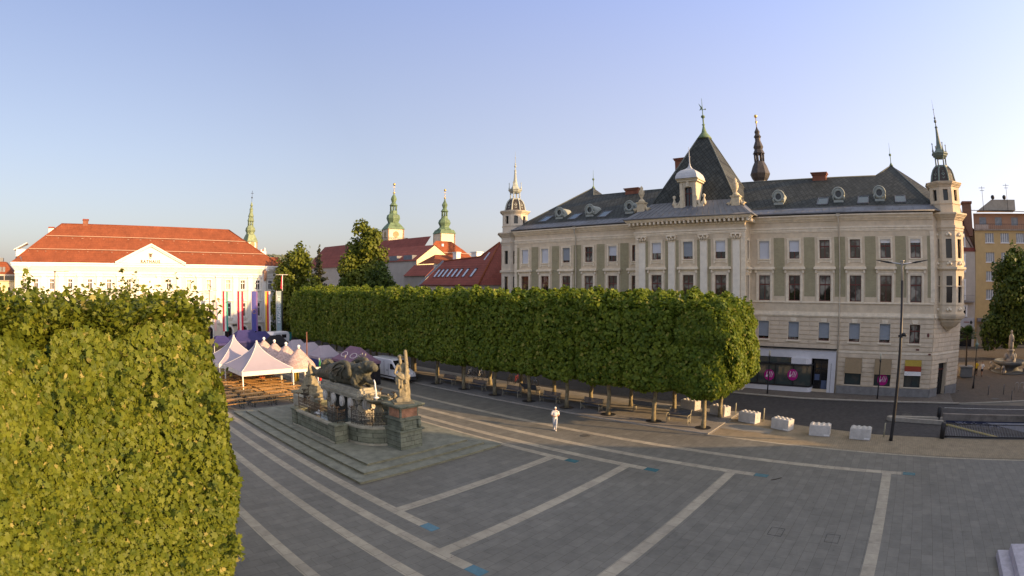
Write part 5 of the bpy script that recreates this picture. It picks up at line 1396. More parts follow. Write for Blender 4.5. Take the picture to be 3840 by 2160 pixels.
# the stone giant with his club
g = MB(); k = 1.62
J = pose('stand'); J.update(hip_l=(.1, 0, .9), knee_l=(.13, -.1, .5), ank_l=(.13, .0, .09), toe_l=(.16, -.17, .04), el_l=(.27, -.08, 1.16), wr_l=(.16, -.22, 1.40), hand_l=(.13, -.22, 1.48), el_r=(-.30, -.02, 1.12), wr_r=(-.12, -.22, .98), hand_r=(-.04, -.22, .95), head=(-.06, -.02, 1.66), neck1=(-.03, 0, 1.55), face=(-.7, -.7, .0))
body_lofts(g, J, 1.18)
g.tube([(.12, -.2, .75), (.14, -.22, 1.2), (.14, -.22, 1.5), (.11, -.2, 1.9), (.1, -.2, 2.02)], [.07, .08, .085, .075, .05], 8)
g.tube([(-.2, -.02, 1.05), (0, -.12, 1.0), (.22, -.04, .98), (.25, .08, .9)], [.12, .14, .14, .1], 8)
for a in np.linspace(-1.3, 1.5, 6): g.tube([(.22*math.sin(a), -.12*math.cos(a), 1.0), (.25*math.sin(a), -.16*math.cos(a), .62+.1*math.sin(a*3))], [.08, .04], 6)
g.tube([(.12, .12, 1.35), (.08, .12, .9), (.12, .1, .3), (.1, .1, .05)], [.15, .24, .24, .26], 8)
g.ball((-.08, -.11, 1.56), .085, 8, 6, None, (.9, .8, 1.3))
g.ball((-.06, .01, 1.72), .115, 9, 7)
g.tube([(-.3, -.1, .02), (.0, -.08, .06), (.3, 0, .03)], [.16, .2, .15], 8)
for s_ in range(10): g.ball((-.06+.1*math.cos(s_*.63), .0+.1*math.sin(s_*.63), 1.73), .04, 5, 4)
gm = fuse(g, 'body', statuestone, .022, 1, .012)
gt_ = thing('giant_statue', 'weathered pale stone giant with raised club on the fountain pier', 'statue', (19.92, 26.15, 3.2), R(-25))
o = mobj('body', gm, gt_); o.scale = (k*.93, k*.93, k)
m = MB(); m.box(-.62, .62, -.55, .55, 0, .09); m.build('base', statuestone, gt_)

# ================================================================ festival: tents, tables
def pagoda(label, cx, cy, w, eave, peak, rz=0.0):
    o = thing('pagoda_tent', label, 'tent', (cx, cy, 0), rz, 'white pagoda tents')
    m = MB(); rows = []
    for t in np.linspace(0, 1, 14): rows.append((w/2*math.sqrt(2)*(max(0, 1-t)**1.75*.985+.015), eave+(peak-eave)*t))
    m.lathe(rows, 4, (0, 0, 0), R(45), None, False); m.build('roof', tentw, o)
    v = MB(); h = w/2
    for (a, b, c, d) in ((-h, h, -h, -h+.02), (-h, h, h-.02, h), (-h, -h+.02, -h+.02, h-.02), (h-.02, h, -h+.02, h-.02)): v.box(a, b, c, d, eave-.42, eave)
    v.build('valance', M('valance_cream', (.72, .70, .64), .7, .04, 2), o)
    s = MB()
    for k in range(4):
        a = R(45+90*k); s.tube([(r*1.003*math.cos(a), r*1.003*math.sin(a), z+.01) for r, z in rows], .03, 4)
    s.build('seam', whitepaint, o)
    for sx in (-1, 1):
        for sy in (-1, 1):
            p = MB(); p.box(sx*(h-.1)-.05, sx*(h-.1)+.05, sy*(h-.1)-.05, sy*(h-.1)+.05, 0, eave-.01); p.build('pole', whitepaint, o)
    return o
pagoda('white peaked pagoda tent nearest the fountain over the beer tables', 20.72, 51.6, 5.6, 2.16, 4.75)
pagoda('white peaked pagoda tent half hidden behind the near tree, second in line', 20.3, 57.6, 5.6, 2.16, 4.85)
def trullo_tent(i, cx, cy):
    lb = 'pinkish stone-printed cone tent with white ball, %s' % ('nearest the fountain', 'second from the fountain', 'third from the fountain', 'farthest from the fountain')[i]
    o = thing('cone_tent', lb, 'tent', (cx, cy, 0), 0, 'trullo style cone tents in a row')
    m = MB(); n = 32; V = []; F = []; rows = 14
    for j in range(rows+1):
        t = j/rows; z = 2.05+(1.85)*t
        rc = 1.5*(1-t)**.85*(1+.12*math.sin(PI*t))+.1
        for a_ in range(n):
            a = 2*PI*a_/n; sq = 1.55/max(abs(math.cos(a)), abs(math.sin(a))); b = max(0, 1-t*2.4)
            r = rc*(1-b)+min(sq, 1.75)*b
            V.append((r*math.cos(a), r*math.sin(a), z))
    for j in range(rows):
        for a_ in range(n): F.append((j*n+a_, j*n+(a_+1) % n, (j+1)*n+(a_+1) % n, (j+1)*n+a_))
    F.append(tuple(range(rows*n, rows*n+n))); m.add(V, F, None, True); m.build('roof', trullo, o)
    m = MB(); m.lathe([(.12, 3.86), (.1, 3.98), (.06, 4.0)], 10); m.ball((0, 0, 4.1), .17, 12, 8); m.build('ball', whitepaint, o)
    m = MB()
    for s in (-1, 1):
        m.box(s*1.5, s*1.53, -1.5, 1.5, 1.72, 2.06); m.box(-1.5, 1.5, s*1.47, s*1.5, 1.72, 2.06)
    m.build('valance', M('valance_white', (.80, .77, .70), .7, .03, 2) if i == 0 else bpy.data.materials['valance_white'], o)
    for sx in (-1, 1):
        for sy in (-1, 1): p = MB(); p.box(sx*1.42-.05, sx*1.42+.05, sy*1.42-.05, sy*1.42+.05, 0, 2.0); p.build('pole', whitepaint, o)
for i in range(4): trullo_tent(i, 24.85, 50.1+3.12*i)
def popup(label, cx, cy, wx, wy, eave, peak, mat, wallm=None, walls='', ridge='x', rz=0.0, val=.28, name='popup_tent'):
    o = thing(name, label, 'tent', (cx, cy, 0), rz)
    hx, hy = wx/2, wy/2; rl = .22*wx if ridge == 'x' else .22*wy
    t = [(-rl, 0, peak), (rl, 0, peak)] if ridge == 'x' else [(0, -rl, peak), (0, rl, peak)]
    c = [(-hx, -hy), (hx, -hy), (hx, hy), (-hx, hy)]
    m = MB()
    def side(p, q, tops):
        n = 8; V = []; 
        for j in range(n+1):
            s = j/n; zz = s**1.25
            a = [p[0]+(tops[0][0]-p[0])*s, p[1]+(tops[0][1]-p[1])*s, eave+(peak-eave)*zz]; b = [q[0]+(tops[-1][0]-q[0])*s, q[1]+(tops[-1][1]-q[1])*s, eave+(peak-eave)*zz]
            V += [tuple(a), tuple(b)]
        m.add(V, [(2*j, 2*j+1, 2*j+3, 2*j+2) for j in range(n)], None, False)
    if ridge == 'x': side(c[0], c[1], t); side(c[2], c[3], t[::-1]); side(c[1], c[2], [t[1]]); side(c[3], c[0], [t[0]])
    else: side(c[0], c[1], [t[0]]); side(c[1], c[2], t); side(c[2], c[3], [t[1]]); side(c[3], c[0], t[::-1])
    for (a, b) in ((0, 1), (1, 2), (2, 3), (3, 0)):
        p, q = c[a], c[b]; m.poly([(p[0], p[1], eave-val), (q[0], q[1], eave-val), (q[0], q[1], eave), (p[0], p[1], eave)])
    m.build('canopy', mat, o)
    for s in c: p = MB(); p.box(s[0]*.96-.03, s[0]*.96+.03, s[1]*.96-.03, s[1]*.96+.03, 0, eave-.05); p.build('pole', whitepaint if mat != tentk else blackm, o)
    if wallm:
        for ch_ in walls:
            b = MB(); i, j = {'s': (0, 1), 'e': (1, 2), 'n': (2, 3), 'w': (3, 0)}[ch_]; p, q = c[i], c[j]
            L = 9; V = []
            for k_ in range(L+1):
                x = p[0]*.97+(q[0]-p[0])*.97*k_/L; y = p[1]*.97+(q[1]-p[1])*.97*k_/L; w_ = .04*math.sin(k_*1.9)
                V += [(x+w_*(0 if ch_ in 'sn' else 1), y+w_*(1 if ch_ in 'sn' else 0), .03), (x, y, eave-.06)]
            b.add(V, [(2*k_, 2*k_+2, 2*k_+3, 2*k_+1) for k_ in range(L)], None, True); b.build('side_wall', wallm, o)
    return o
for i, (x, y) in enumerate(((31.0, 55.6), (31.05, 59.4), (31.0, 63.2))):
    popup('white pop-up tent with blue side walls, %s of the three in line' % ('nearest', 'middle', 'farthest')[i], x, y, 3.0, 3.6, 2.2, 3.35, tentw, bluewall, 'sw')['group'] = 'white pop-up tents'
pt_ = popup('dusky purple pop-up tent with black walls beside the white van', 30.95, 48.7, 3.1, 4.9, 2.5, 3.85, tentp, tentk, 'snew', 'y')
m = MB()
def ring_print(cx, cz0, m, y0, nx):
    pass
pl_ = MB()
for (cx, cy, rx) in ((29.9, 48.0, .7), (30.6, 46.9, .55)):
    pass
tw = text('tent_lettering', 'Sito del Gusto', whitepaint, .22, Matrix.Translation((.0, -2.47, 2.36)) @ Matrix.Rotation(R(90), 4, 'X'), pt_, .004)
for (sx, yy) in ((-1, -.9), (-1, .9)):
    m = MB()
    ring = []
    for a in np.linspace(0, 2*PI, 22):
        s = .45+.16*math.sin(a); ring.append((-1.55+1.55*s, yy+.55*math.cos(a), 2.5+1.35*s**1.25+.03))
    m.tube(ring, .05, 5)
    m.build('roof_print', M('print_grey', (.55, .5, .52), .8, .05, 3) if yy < 0 else bpy.data.materials['print_grey'], pt_)
bt_ = popup('large dark blue pop-up tent with a round crest in front of the town hall', 28.2, 74.6, 5.2, 4.4, 2.55, 3.85, tentb, M('navy_wall', (.03, .03, .10), .8, .1, 2), 'snew', 'x')
m = MB(); m.M = Matrix.Translation((1.0, -2.22, 1.7)) @ Matrix.Rotation(R(90), 4, 'X'); m.lathe([(.62, 0), (.62, .02)], 22, smooth=False); cr = m.build('crest', M('crest_white', (.6, .5, .48), .7, .05, 3), bt_)
m = MB(); m.M = Matrix.Translation((1.0, -2.245, 1.68)) @ Matrix.Rotation(R(90), 4, 'X'); m.lathe([(.5, 0), (.5, .012)], 22, smooth=False); m.M = None; m.build('crest_field', M('crest_red', (.30, .04, .06), .7, .1, 3), cr)
m = MB(); m.box(.75, 1.25, -2.28, -2.25, 1.4, 1.8); m.prism([(.7, 1.8), (1.3, 1.8), (1.0, 2.1)], 'y', -2.28, -2.25); m.build('crest_figure', M('crest_gold', (.6, .4, .2), .7, .1, 3), cr)
popup('black pop-up tent between the blue tent and the white ones', 30.9, 69.6, 3.6, 3.6, 2.2, 3.4, tentk, tentk, 'snew', 'x')
popup('small dark blue tent roof showing behind the black tent', 31.6, 76.6, 3.4, 3.4, 2.3, 3.4, tentb, None, '', 'x')
popup('dark blue tent at the left behind the pagoda tents', 24.2, 74.5, 3.2, 3.6, 2.3, 3.2, tentb, tentk, 's', 'x')
# beer tables and benches
tb = MB(); tb.box(-1.1, 1.1, -.33, .33, .735, .765)
tb_m = tb.mesh('tabletop', wood)
def xleg(w, h):
    m = MB()
    for s in (-1, 1): m.tube([(0, s*w, 0), (0, s*w*.85, h)], .018, 5)
    m.tube([(0, -w, .02), (0, w, .02)], .016, 5); m.tube([(0, -w*.9, h*.55), (0, w*.9, h*.55)], .014, 5); m.tube([(.0, 0, h*.55), (.3, 0, h)], .012, 4)
    return m.mesh('leg', M('green_steel', (.03, .05, .04), .6, .1, 4) if 'green_steel' not in bpy.data.materials else bpy.data.materials['green_steel'])
lt, lb_ = xleg(.28, .735), xleg(.11, .44)
bm_ = MB(); bm_.box(-1.1, 1.1, -.125, .125, .44, .47); be_m = bm_.mesh('seat', wood)
ncol = 0
for ri in range(11):
    y = 43.9+1.62*ri
    for ci, x in enumerate((12.6, 15.1, 17.6, 20.05, 22.55) if ri < 2 else (12.6, 15.1, 17.6, 20.05, 22.3)):
        if ri < 1 and ci > 3: continue
        rz = random.uniform(-.05, .05); jx, jy = random.uniform(-.15, .15), random.uniform(-.1, .1)
        where = '%s in the %s row back from fountain' % (('leftmost', 'second from left', 'middle', 'second from right', 'rightmost')[ci], ORD[ri])
        o = thing('beer_table', 'folding beer table, ' + where, 'table', (x+jx, y+jy, 0), rz, 'folding beer tables')
        mobj('tabletop', tb_m, o)
        mobj('leg', lt, o, (-.8, 0, 0)); mobj('leg', lt, o, (.8, 0, 0), PI)
        for s in (-1, 1):
            b = thing('beer_bench', 'beer bench %s of table %s' % ('in front' if s < 0 else 'behind', where), 'bench', (x+jx+random.uniform(-.2, .2), y+jy+s*.56, 0), rz+random.uniform(-.04, .04), 'beer benches')
            mobj('seat', be_m, b); mobj('leg', lb_, b, (-.8, 0, 0)); mobj('leg', lb_, b, (.8, 0, 0), PI)
# bits at the stalls
m = MB(); m.box(-.25, .25, -.3, .3, .45, 1.35); m.box(-.25, .25, -.3, .3, 0, .45); tag(m.build('stall_bin', M('bin_yellow', (.30, .22, .03), .7, .1, 3), None, (25.9, 53.2, 0)), 'yellow-brown bin by the cone tents', 'bin')
m = MB(); m.tube([(0, 0, 0), (.03, 0, 5.2)], .07, 7); tag(m.build('wooden_pole', M('pole_rust', (.20, .09, .06), .8, .2, 3), None, (27.5, 53.4, 0)), 'tall rusty brown pole between cone tents and white tents', 'pole')
fl_ = thing('feather_flag', 'furled green white and red flag on a thin pole behind the dragon tail', 'flag', (25.67, 47.2, 0))
m = MB(); m.tube([(0, 0, 0), (0, 0, 3.2)], .03, 6); m.build('pole', whitepaint, fl_)
for (z0, z1, c_, nm) in ((2.35, 3.15, (.03, .22, .06), 'flag_green'), (1.65, 2.35, (.75, .73, .7), 'flag_white'), (.95, 1.65, (.55, .03, .03), 'flag_red')):
    m = MB(); m.lathe([(.05+.09*(z1-z)/(z1-z0) if z0 > 2 else .13, z) for z in np.linspace(z0, z1, 5)], 7, (.06, 0, 0)); m.build('flag_cloth', M(nm, c_, .8, .08, 4), fl_)

# ================================================================ vehicles
van = thing('delivery_van', 'white panel van parked beside the purple tent under the trees', 'van', (35.1, 47.6, 0))
m = MB()
prof = [(2.75, .35), (2.75, 2.3), (2.6, 2.46), (-.6, 2.48), (-1.0, 2.4), (-1.85, 1.45), (-2.55, 1.15), (-2.75, .95), (-2.78, .35)]
m.prism(prof, 'x', -.98, .98); m.build('body', vanwhite, van, bevel=.1)
g = MB()
g.prism([(-.75, 1.4), (-.72, 2.0), (-1.12, 2.0), (-1.62, 1.45)], 'x', -.992, -.984); g.prism([(-.75, 1.4), (-.72, 2.0), (-1.12, 2.0), (-1.62, 1.45)], 'x', .984, .992)
g.add([(-.85, -1.07, 2.33), (.85, -1.07, 2.33), (.88, -1.84, 1.50), (-.88, -1.84, 1.50)], [(0, 1, 2, 3)]); g.build('window', darkglass, van)
t = MB(); t.box(-.998, .998, -2.6, 2.7, .55, .68); t.box(-.95, .95, -2.84, -2.7, .35, .72); t.box(-.995, .995, .35, .38, .75, 2.2); t.box(-.994, .994, -.42, -.39, .75, 2.0); t.box(-1.0, 1.0, -.3, -.08, 1.22, 1.28); t.build('bumper_trim', M('van_trim', (.05, .05, .055), .7, .1, 4), van)
for (x, y) in ((-.93, -1.75), (.93, -1.75), (-.93, 1.75), (.93, 1.75)):
    m = MB(); m.M = Matrix.Translation((x, y, .35)) @ Matrix.Rotation(R(90), 4, 'Y'); m.lathe([(.2, -.1), (.33, -.1), (.36, -.05), (.36, .05), (.33, .1), (.2, .1)], 18); wh = m.build('wheel', rubber, van)
    m = MB(); m.M = Matrix.Translation((x, y, .35)) @ Matrix.Rotation(R(90), 4, 'Y'); m.lathe([(.02, -.115), (.19, -.11), (.19, .11), (.02, .115)], 14); m.build('rim', leadm, wh)
for s in (-1, 1):
    m = MB(); m.box(s*.55, s*.93, -2.7, -2.5, .85, 1.08); m.build('headlight', M('lamp_glass', (.6, .62, .65), .1, .02, 2, .6) if s < 0 else bpy.data.materials['lamp_glass'], van)
    m = MB(); m.box(s*1.0, s*1.2, -1.35, -1.22, 1.45, 1.8); m.build('mirror', blackm, van)
cp_ = thing('white_trailer', 'white sales trailer with rounded roof beside the turquoise bin', 'trailer', (36.4, 81.0, 0), R(10))
m = MB(); m.prism([(-1.6, .4), (-1.7, 2.4), (-1.4, 2.85), (1.4, 2.85), (1.7, 2.4), (1.6, .4)], 'y', -1.0, 1.0); m.build('body', vanwhite, cp_, bevel=.08)
m = MB(); m.box(-1.1, -.2, -1.02, -.99, 1.9, 2.45); m.box(.1, 1.0, -1.02, -.99, 1.9, 2.45); m.build('window', darkglass, cp_)
ct = thing('waste_container', 'turquoise wheeled container with white label in front of the town hall corner', 'container', (43.2, 92.8, 0), R(8))
m = MB(); m.prism([(-1.0, .2), (-1.2, 1.5), (1.2, 1.5), (1.0, .2)], 'y', -.6, .6); m.build('body', turq, ct, bevel=.04)
m = MB(); m.box(-1.25, 1.25, -.65, .65, 1.5, 1.6); m.build('lid', turq, ct)
m = MB(); m.box(-.1, .55, -.625, -.605, .7, 1.2); m.build('label', whitepaint, ct)

# bicycles under the trees
def bicycle(label, x, y, rz, colr):
    o = thing('bicycle', label, 'bicycle', (x, y, .06 if x < 43.6 else 0), rz, 'bicycles parked under the trees')
    for s in (-.52, .52):
        m = MB(); m.tube([(s+.33*math.cos(a), 0, .34+.33*math.sin(a)) for a in np.linspace(0, 2*PI, 19)], .02, 5)
        for a in np.linspace(0, PI, 6)[:-1]: m.tube([(s-.32*math.cos(a), 0, .34-.32*math.sin(a)), (s+.32*math.cos(a), 0, .34+.32*math.sin(a))], .004, 3)
        m.build('wheel', rubber, o)
    m = MB()
    for a, b in (((-.52, 0, .34), (-.15, 0, .33)), ((-.15, 0, .33), (-.28, 0, .88)), ((-.24, 0, .75), (.36, 0, .82)), ((-.15, 0, .33), (.38, 0, .75)), ((-.52, 0, .34), (-.24, 0, .75)), ((.52, 0, .34), (.34, 0, .98))): m.tube([a, b], .018, 5)
    m.build('frame', M('bike_'+colr[0], colr[1], .4, .1, 3) if 'bike_'+colr[0] not in bpy.data.materials else bpy.data.materials['bike_'+colr[0]], o)
    m = MB(); m.tube([(.3, -.27, 1.0), (.34, 0, 1.02), (.3, .27, 1.0)], .014, 5); m.build('handlebar', blackm, o)
    m = MB(); m.ball((-.29, 0, .92), .12, 8, 5, None, (1.2, .6, .35)); m.build('saddle', blackm, o)
bk = [('blue', (.05, .09, .2)), ('white', (.6, .6, .6)), ('black', (.03, .03, .03)), ('red', (.3, .03, .03))]
for i, (x, y, c_) in enumerate(((43.0, 41.4, 2), (43.1, 42.2, 1), (43.2, 43.0, 2), (43.1, 43.9, 1), (43.4, 36.3, 2), (43.3, 37.1, 3), (43.2, 37.9, 2), (44.1, 35.4, 0))):
    bicycle('%s bicycle parked under the plane trees, %s' % (bk[c_][0], ('first of the far group', 'second of the far group', 'third of the far group', 'last of the far group', 'first of the middle group', 'second of the middle group', 'third of the middle group', 'leaning alone at the road edge')[i]), x, y, R(20 if i < 7 else 75), bk[c_])

# ================================================================ street furniture
def bench_meshes():
    s = MB()
    for i in range(4): s.box(-.95, .95, -.23+i*.125, -.125+i*.125, .43, .46)
    b = MB()
    for i in range(4):
        z = .56+i*.105; y = .26+.035*i; b.box(-.95, .95, y, y+.025, z, z+.09)
    e = MB()
    e.tube([(0, -.25, 0), (0, -.24, .25), (0, -.27, .43), (0, .1, .44), (0, .24, .46), (0, .3, .75), (0, .38, .98), (0, .44, 1.0), (0, .42, .93)], .03, 6); e.tube([(0, .33, 0), (0, .26, .22), (0, .24, .46)], .032, 6)
    e.tube([(0, -.27, .43), (0, -.3, .6), (0, -.2, .68), (0, .26, .68)], .026, 6)
    e.tube([(0, -.2+.12*math.cos(t)*(1-t*.08), .25+.12*math.sin(t)*(1-t*.08)) for t in np.linspace(0, 9, 14)], .018, 5); e.tube([(0, .1+.1*math.cos(t), .26+.1*math.sin(t)) for t in np.linspace(0, 6.3, 10)], .016, 5)
    return s.mesh('seat', benchwood), b.mesh('backrest', benchwood), e.mesh('end_frame', castiron)
bs, bb_, be_ = bench_meshes()
def park_bench(label, x, y, rz):
    o = thing('park_bench', label, 'bench', (x, y, .06), rz, 'park benches under the plane trees')
    mobj('seat', bs, o); mobj('backrest', bb_, o); mobj('end_frame', be_, o, (-.9, 0, 0)); mobj('end_frame', be_, o, (.9, 0, 0))
for i, y in enumerate((16.2, 24.15, 28.5, 32.9, 37.4, 41.7)):
    park_bench('slatted park bench facing the plaza between front-row trees, %s from the road end' % ORD[i] if i else 'grey-blue slatted park bench facing the plaza nearest the sunlit end tree', 37.75, y, R(-90))
park_bench('park bench turned towards the road, cast-iron end sunlit, nearer the road end', 39.75, 20.2, R(90)); park_bench('park bench turned towards the road, cast-iron end sunlit, farther along the row', 40.0, 32.5, R(90))
def block(label, x, y, rz, tagside=1):
    o = thing('concrete_block', label, 'concrete block', (x, y, 0), rz, 'concrete blocks along the road edge')
    m = MB(); m.box(-.8, .8, -.42, .42, 0, .8); m.build('block', concrete, o, bevel=.035)
    s = MB()
    for i in range(4):
        for j in range(2): s.lathe([(.15, .79), (.135, .82), (.10, .865), (.06, .875)], 12, (-.6+.4*i, -.2+.4*j, 0))
    s.build('stud', concrete, o)
    g = MB(); g.box(.35, .75, -.426, -.421, .08, .16); g.build('label_strip', whitepaint, o)
    h = MB(); h.M = Matrix.Translation((.802, 0, .42)) @ Matrix.Rotation(R(90), 4, 'Y'); h.lathe([(.04, 0), (.04, .004)], 10); h.build('lifting_hole', blackm, o)
# blocks run beside the road; local +x points back towards the camera side
bl_ = [((38.42, 2.88), (38.37, 1.25)), ((38.42, 5.97), (38.52, 4.37)), ((39.48, 9.21), (38.94, 7.71)), ((40.52, 12.18), (40.09, 10.7)), ((41.7, 15.08), (41.2, 13.66)), ((42.6, 18.1), (42.18, 16.73))]
for i, (a, b) in enumerate(bl_):
    dx, dy = b[0]-a[0], b[1]-a[1]; L = math.hypot(dx, dy); mx, my = (a[0]+b[0])/2, (a[1]+b[1])/2; nx, ny = -dy/L, dx/L
    if nx < 0: nx, ny = -nx, -ny
    block('pale studded concrete block, ' + ('nearest the tall lamp post', 'second from the tall lamp post', 'third from the tall lamp post', 'between two thin white posts', 'behind the sunlit end tree', 'partly hidden under the tree crown')[i], mx+nx*.44, my+ny*.44, math.atan2(dy, dx))
def post(name, label, cat, x, y, r, h, mat, group=None):
    m = MB(); m.lathe([(r, 0), (r, h-.05), (r*.7, h)], 12, (x, y, 0)); return tag(m.build(name, mat), label, cat, group)
bw = M('bollard_pale', (.42, .41, .30), .6, .1, 4)
post('thin_bollard', 'thin pale post behind the studded block under the end tree, farther one', 'bollard', 42.6, 13.1, .05, 1.0, bw, 'thin pale road posts')
post('thin_bollard', 'thin pale post right of the block under the end tree', 'bollard', 41.4, 10.3, .05, 1.05, bw, 'thin pale road posts')
post('thin_bollard', 'thin pale post just left of the tall lamp post', 'bollard', 39.8, .25, .05, 1.0, bw, 'thin pale road posts')
post('thick_bollard', 'thick dark bollard behind the ramp parapet', 'bollard', 45.6, -4.5, .2, 1.15, blackm, 'thick dark ramp bollards')
post('thick_bollard', 'thick dark bollard at the front corner of the ramp railing', 'bollard', 40.2, -4.45, .2, 1.15, blackm, 'thick dark ramp bollards')
for i, (x, y) in enumerate(((58.0, -11.3), (58.5, -13.3), (55.3, -13.6))): post('street_bollard', 'slim grey bollard by the side square, ' + ('left one of the far pair', 'right one of the far pair', 'alone near the kerb')[i], 'bollard', x, y, .06, 1.0, M('boll_grey', (.16, .15, .14), .6, .1, 3) if i == 0 else bpy.data.materials['boll_grey'], 'slim bollards by the side square')
lp = thing('street_lamp', 'tall black and silver street lamp with two arms by the ramp', 'street lamp', (38.84, -.34, 0))
m = MB(); m.lathe([(.16, 0), (.13, .3), (.11, 6), (.095, 10.86)], 12); m.build('pole', blackm, lp)
m = MB(); m.lathe([(.095, 10.86), (.085, 11.95), (.16, 12.15), (.2, 12.18)], 10); m.tube([(0, -1.05, 12.06), (0, 0, 11.95), (0, 1.05, 12.06)], .05, 6); m.build('arm', M('lamp_silver', (.5, .5, .5), .4, .08, 3, .5, .6), lp)
for s in (-1, 1):
    m = MB(); m.prism([(s*.7, 12.04), (s*1.0, 12.12), (s*1.95, 12.24), (s*1.95, 12.2), (s*1.0, 12.0)], 'x', -.14, .14); m.build('lamp_head', blackm, lp)
m = MB(); m.box(-.13, .13, -.14, .2, 7.1, 7.25); m.tube([(0, -.1, 7.28), (0, -.42, 7.26)], .12, 8); m.build('camera_box', blackm, lp)
for i, (x, y) in enumerate(((52.25, 12.82), (53.35, 1.5))):
    l = thing('pavement_lamp', 'short dark pavement lamp with pale cylinder head in front of the palace ' + ('shopfront' if i == 0 else 'striped awnings'), 'street lamp', (x, y, .1), 0, 'short pavement lamps'); m = MB(); m.lathe([(.1, 0), (.07, .4), (.05, 3.4), (.09, 3.5), (.1, 3.7)], 10); m.build('pole', blackm, l)
    m = MB(); m.lathe([(.08, 3.7), (.09, 4.15), (.04, 4.25)], 10); m.build('lamp_head', M('lamp_opal', (.55, .52, .40), .4, .05, 3) if i == 0 else bpy.data.materials['lamp_opal'], l)
for i, (x, y, h, arm, lab) in enumerate(((-.47, 75.0, 11.8, ((0, 0), (1.75, 0)), 'grey street lamp pole rising before the left half of the town hall'), (29.4, 97.0, 9.2, ((-.9, 0), (1.2, .3)), 'slim street lamp with two arms before the town hall windows'))):
    l = thing('street_lamp', lab, 'street lamp', (x, y, 0)); m = MB(); m.lathe([(.12, 0), (.07, h)], 8); m.build('pole', M('pole_maroon', (.16, .12, .11), .5, .1, 3) if i == 0 else bpy.data.materials['pole_maroon'], l)
    m = MB(); m.tube([(arm[0][0], 0, h-.05), (arm[1][0], 0, h+arm[1][1])], .03, 5); m.lathe([(.02, h-.25), (.2, h), (.2, h+.05)], 8); m.box(arm[1][0]-.4, arm[1][0]+.3, -.1, .1, h-.02, h+.06); m.build('lamp_head', bpy.data.materials['pole_maroon'], l)

# banners on poles before the town hall
def banner(label, x, y, w, z0, z1, cols_, rz, cloth=None):
    o = thing('banner_flag', label, 'flag', (x, y, 0), rz, 'long banner flags before the town hall')
    m = MB(); m.lathe([(.07, 0), (.05, z1+.1)], 8, (-w/2-.06, 0, 0)); m.tube([(-w/2-.06, 0, z1), (w/2, 0, z1)], .025, 5); m.build('pole', M('flagpole', (.55, .53, .5), .4, .05, 3) if 'flagpole' not in bpy.data.materials else bpy.data.materials['flagpole'], o)
    n = len(cols_); V = []; F = []; mi = []
    b = MB()
    for c_ in range(n):
        for s in range(10):
            za, zb = z0+(z1-z0)*s/10, z0+(z1-z0)*(s+1)/10
            xa, xb = -w/2+w*c_/n, -w/2+w*(c_+1)/n
            f = lambda xx, zz: .07*math.sin(xx*5+zz*.7)*(1-(zz-z0)/(z1-z0)*.6)
            b.add([(xa, f(xa, za), za), (xb, f(xb, za), za), (xb, f(xb, zb), zb), (xa, f(xa, zb), zb)], [(0, 1, 2, 3)], c_, True)
    b.build('cloth', cols_, o); return o
fr = M('flag_cherry', (.52, .03, .06), .75, .04, 2); fw_ = M('flag_ivory', (.74, .70, .66), .75, .03, 2); fg = M('flag_teal', (.05, .30, .22), .75, .05, 2); fb_ = M('flag_blue', (.09, .09, .33), .75, .06, 2); fy = M('flag_gold', (.66, .40, .04), .75, .04, 2); fv = M('flag_violet', (.22, .13, .30), .75, .05, 2); ft = M('flag_slate', (.27, .36, .38), .75, .05, 2)
banner('red white and green vertical banner, leftmost long flag before the town hall', 30.9, 91.9, .95, 2.25, 9.1, [fr, fw_, fg], R(-20)); banner('red white red vertical banner beside the tricolour one', 33.5, 91.0, 1.05, 2.25, 9.1, [fr, fw_, fr], R(-20))
eu = banner('blue banner with a ring of small gold stars', 36.3, 91.0, 1.1, 2.15, 9.1, [fb_, fb_, fb_, fv], R(-20))
m = MB()
for k in range(12): a = R(30*k); m.ball((.36*math.cos(a)-.1, -.1, 5.6+.36*math.sin(a)), .06, 5, 4, None, (1, .4, 1))
m.build('star_ring', fy, eu)
banner('yellow red and white vertical banner', 38.55, 90.1, .95, 2.15, 9.1, [fy, fr, fw_], R(-20))
kb = banner('slate blue city banner lettered KLAGENFURT at the right corner of the town hall', 39.6, 87.5, .85, 2.3, 9.15, [ft], R(-22))
tx = text('banner_lettering', 'KLAGENFURT', whitepaint, .78, Matrix.Translation((.02, -.12, 6.1)) @ Matrix.Rotation(R(90), 4, 'X') @ Matrix.Rotation(R(90), 4, 'Z'), kb, .004, offset=.006)
banner('pale pink banner seen nearly edge on, far left of the long flags', 29.2, 92.6, .4, 2.3, 8.4, [M('flag_pink', (.62, .40, .38), .75, .05, 2)], R(10))
fp = thing('flag_pole', 'tall flag pole with a small red and white flag at the town hall corner', 'flag pole', (40.15, 87.2, 0)); m = MB(); m.lathe([(.12, 0), (.08, 9.2)], 8); m.build('pole', blackm, fp)
m = MB(); m.lathe([(.08, 9.2), (.06, 12)], 8); m.tube([(-1.3, 0, 11.95), (1.1, 0, 12.0)], .04, 5); m.build('upper_pole', whitepaint, fp); m = MB(); m.prism([(-.35, 9.6), (-.2, 11.7), (-.06, 11.7), (-.06, 9.5)], 'y', -.02, .02); m.build('flag_cloth', fr, fp)

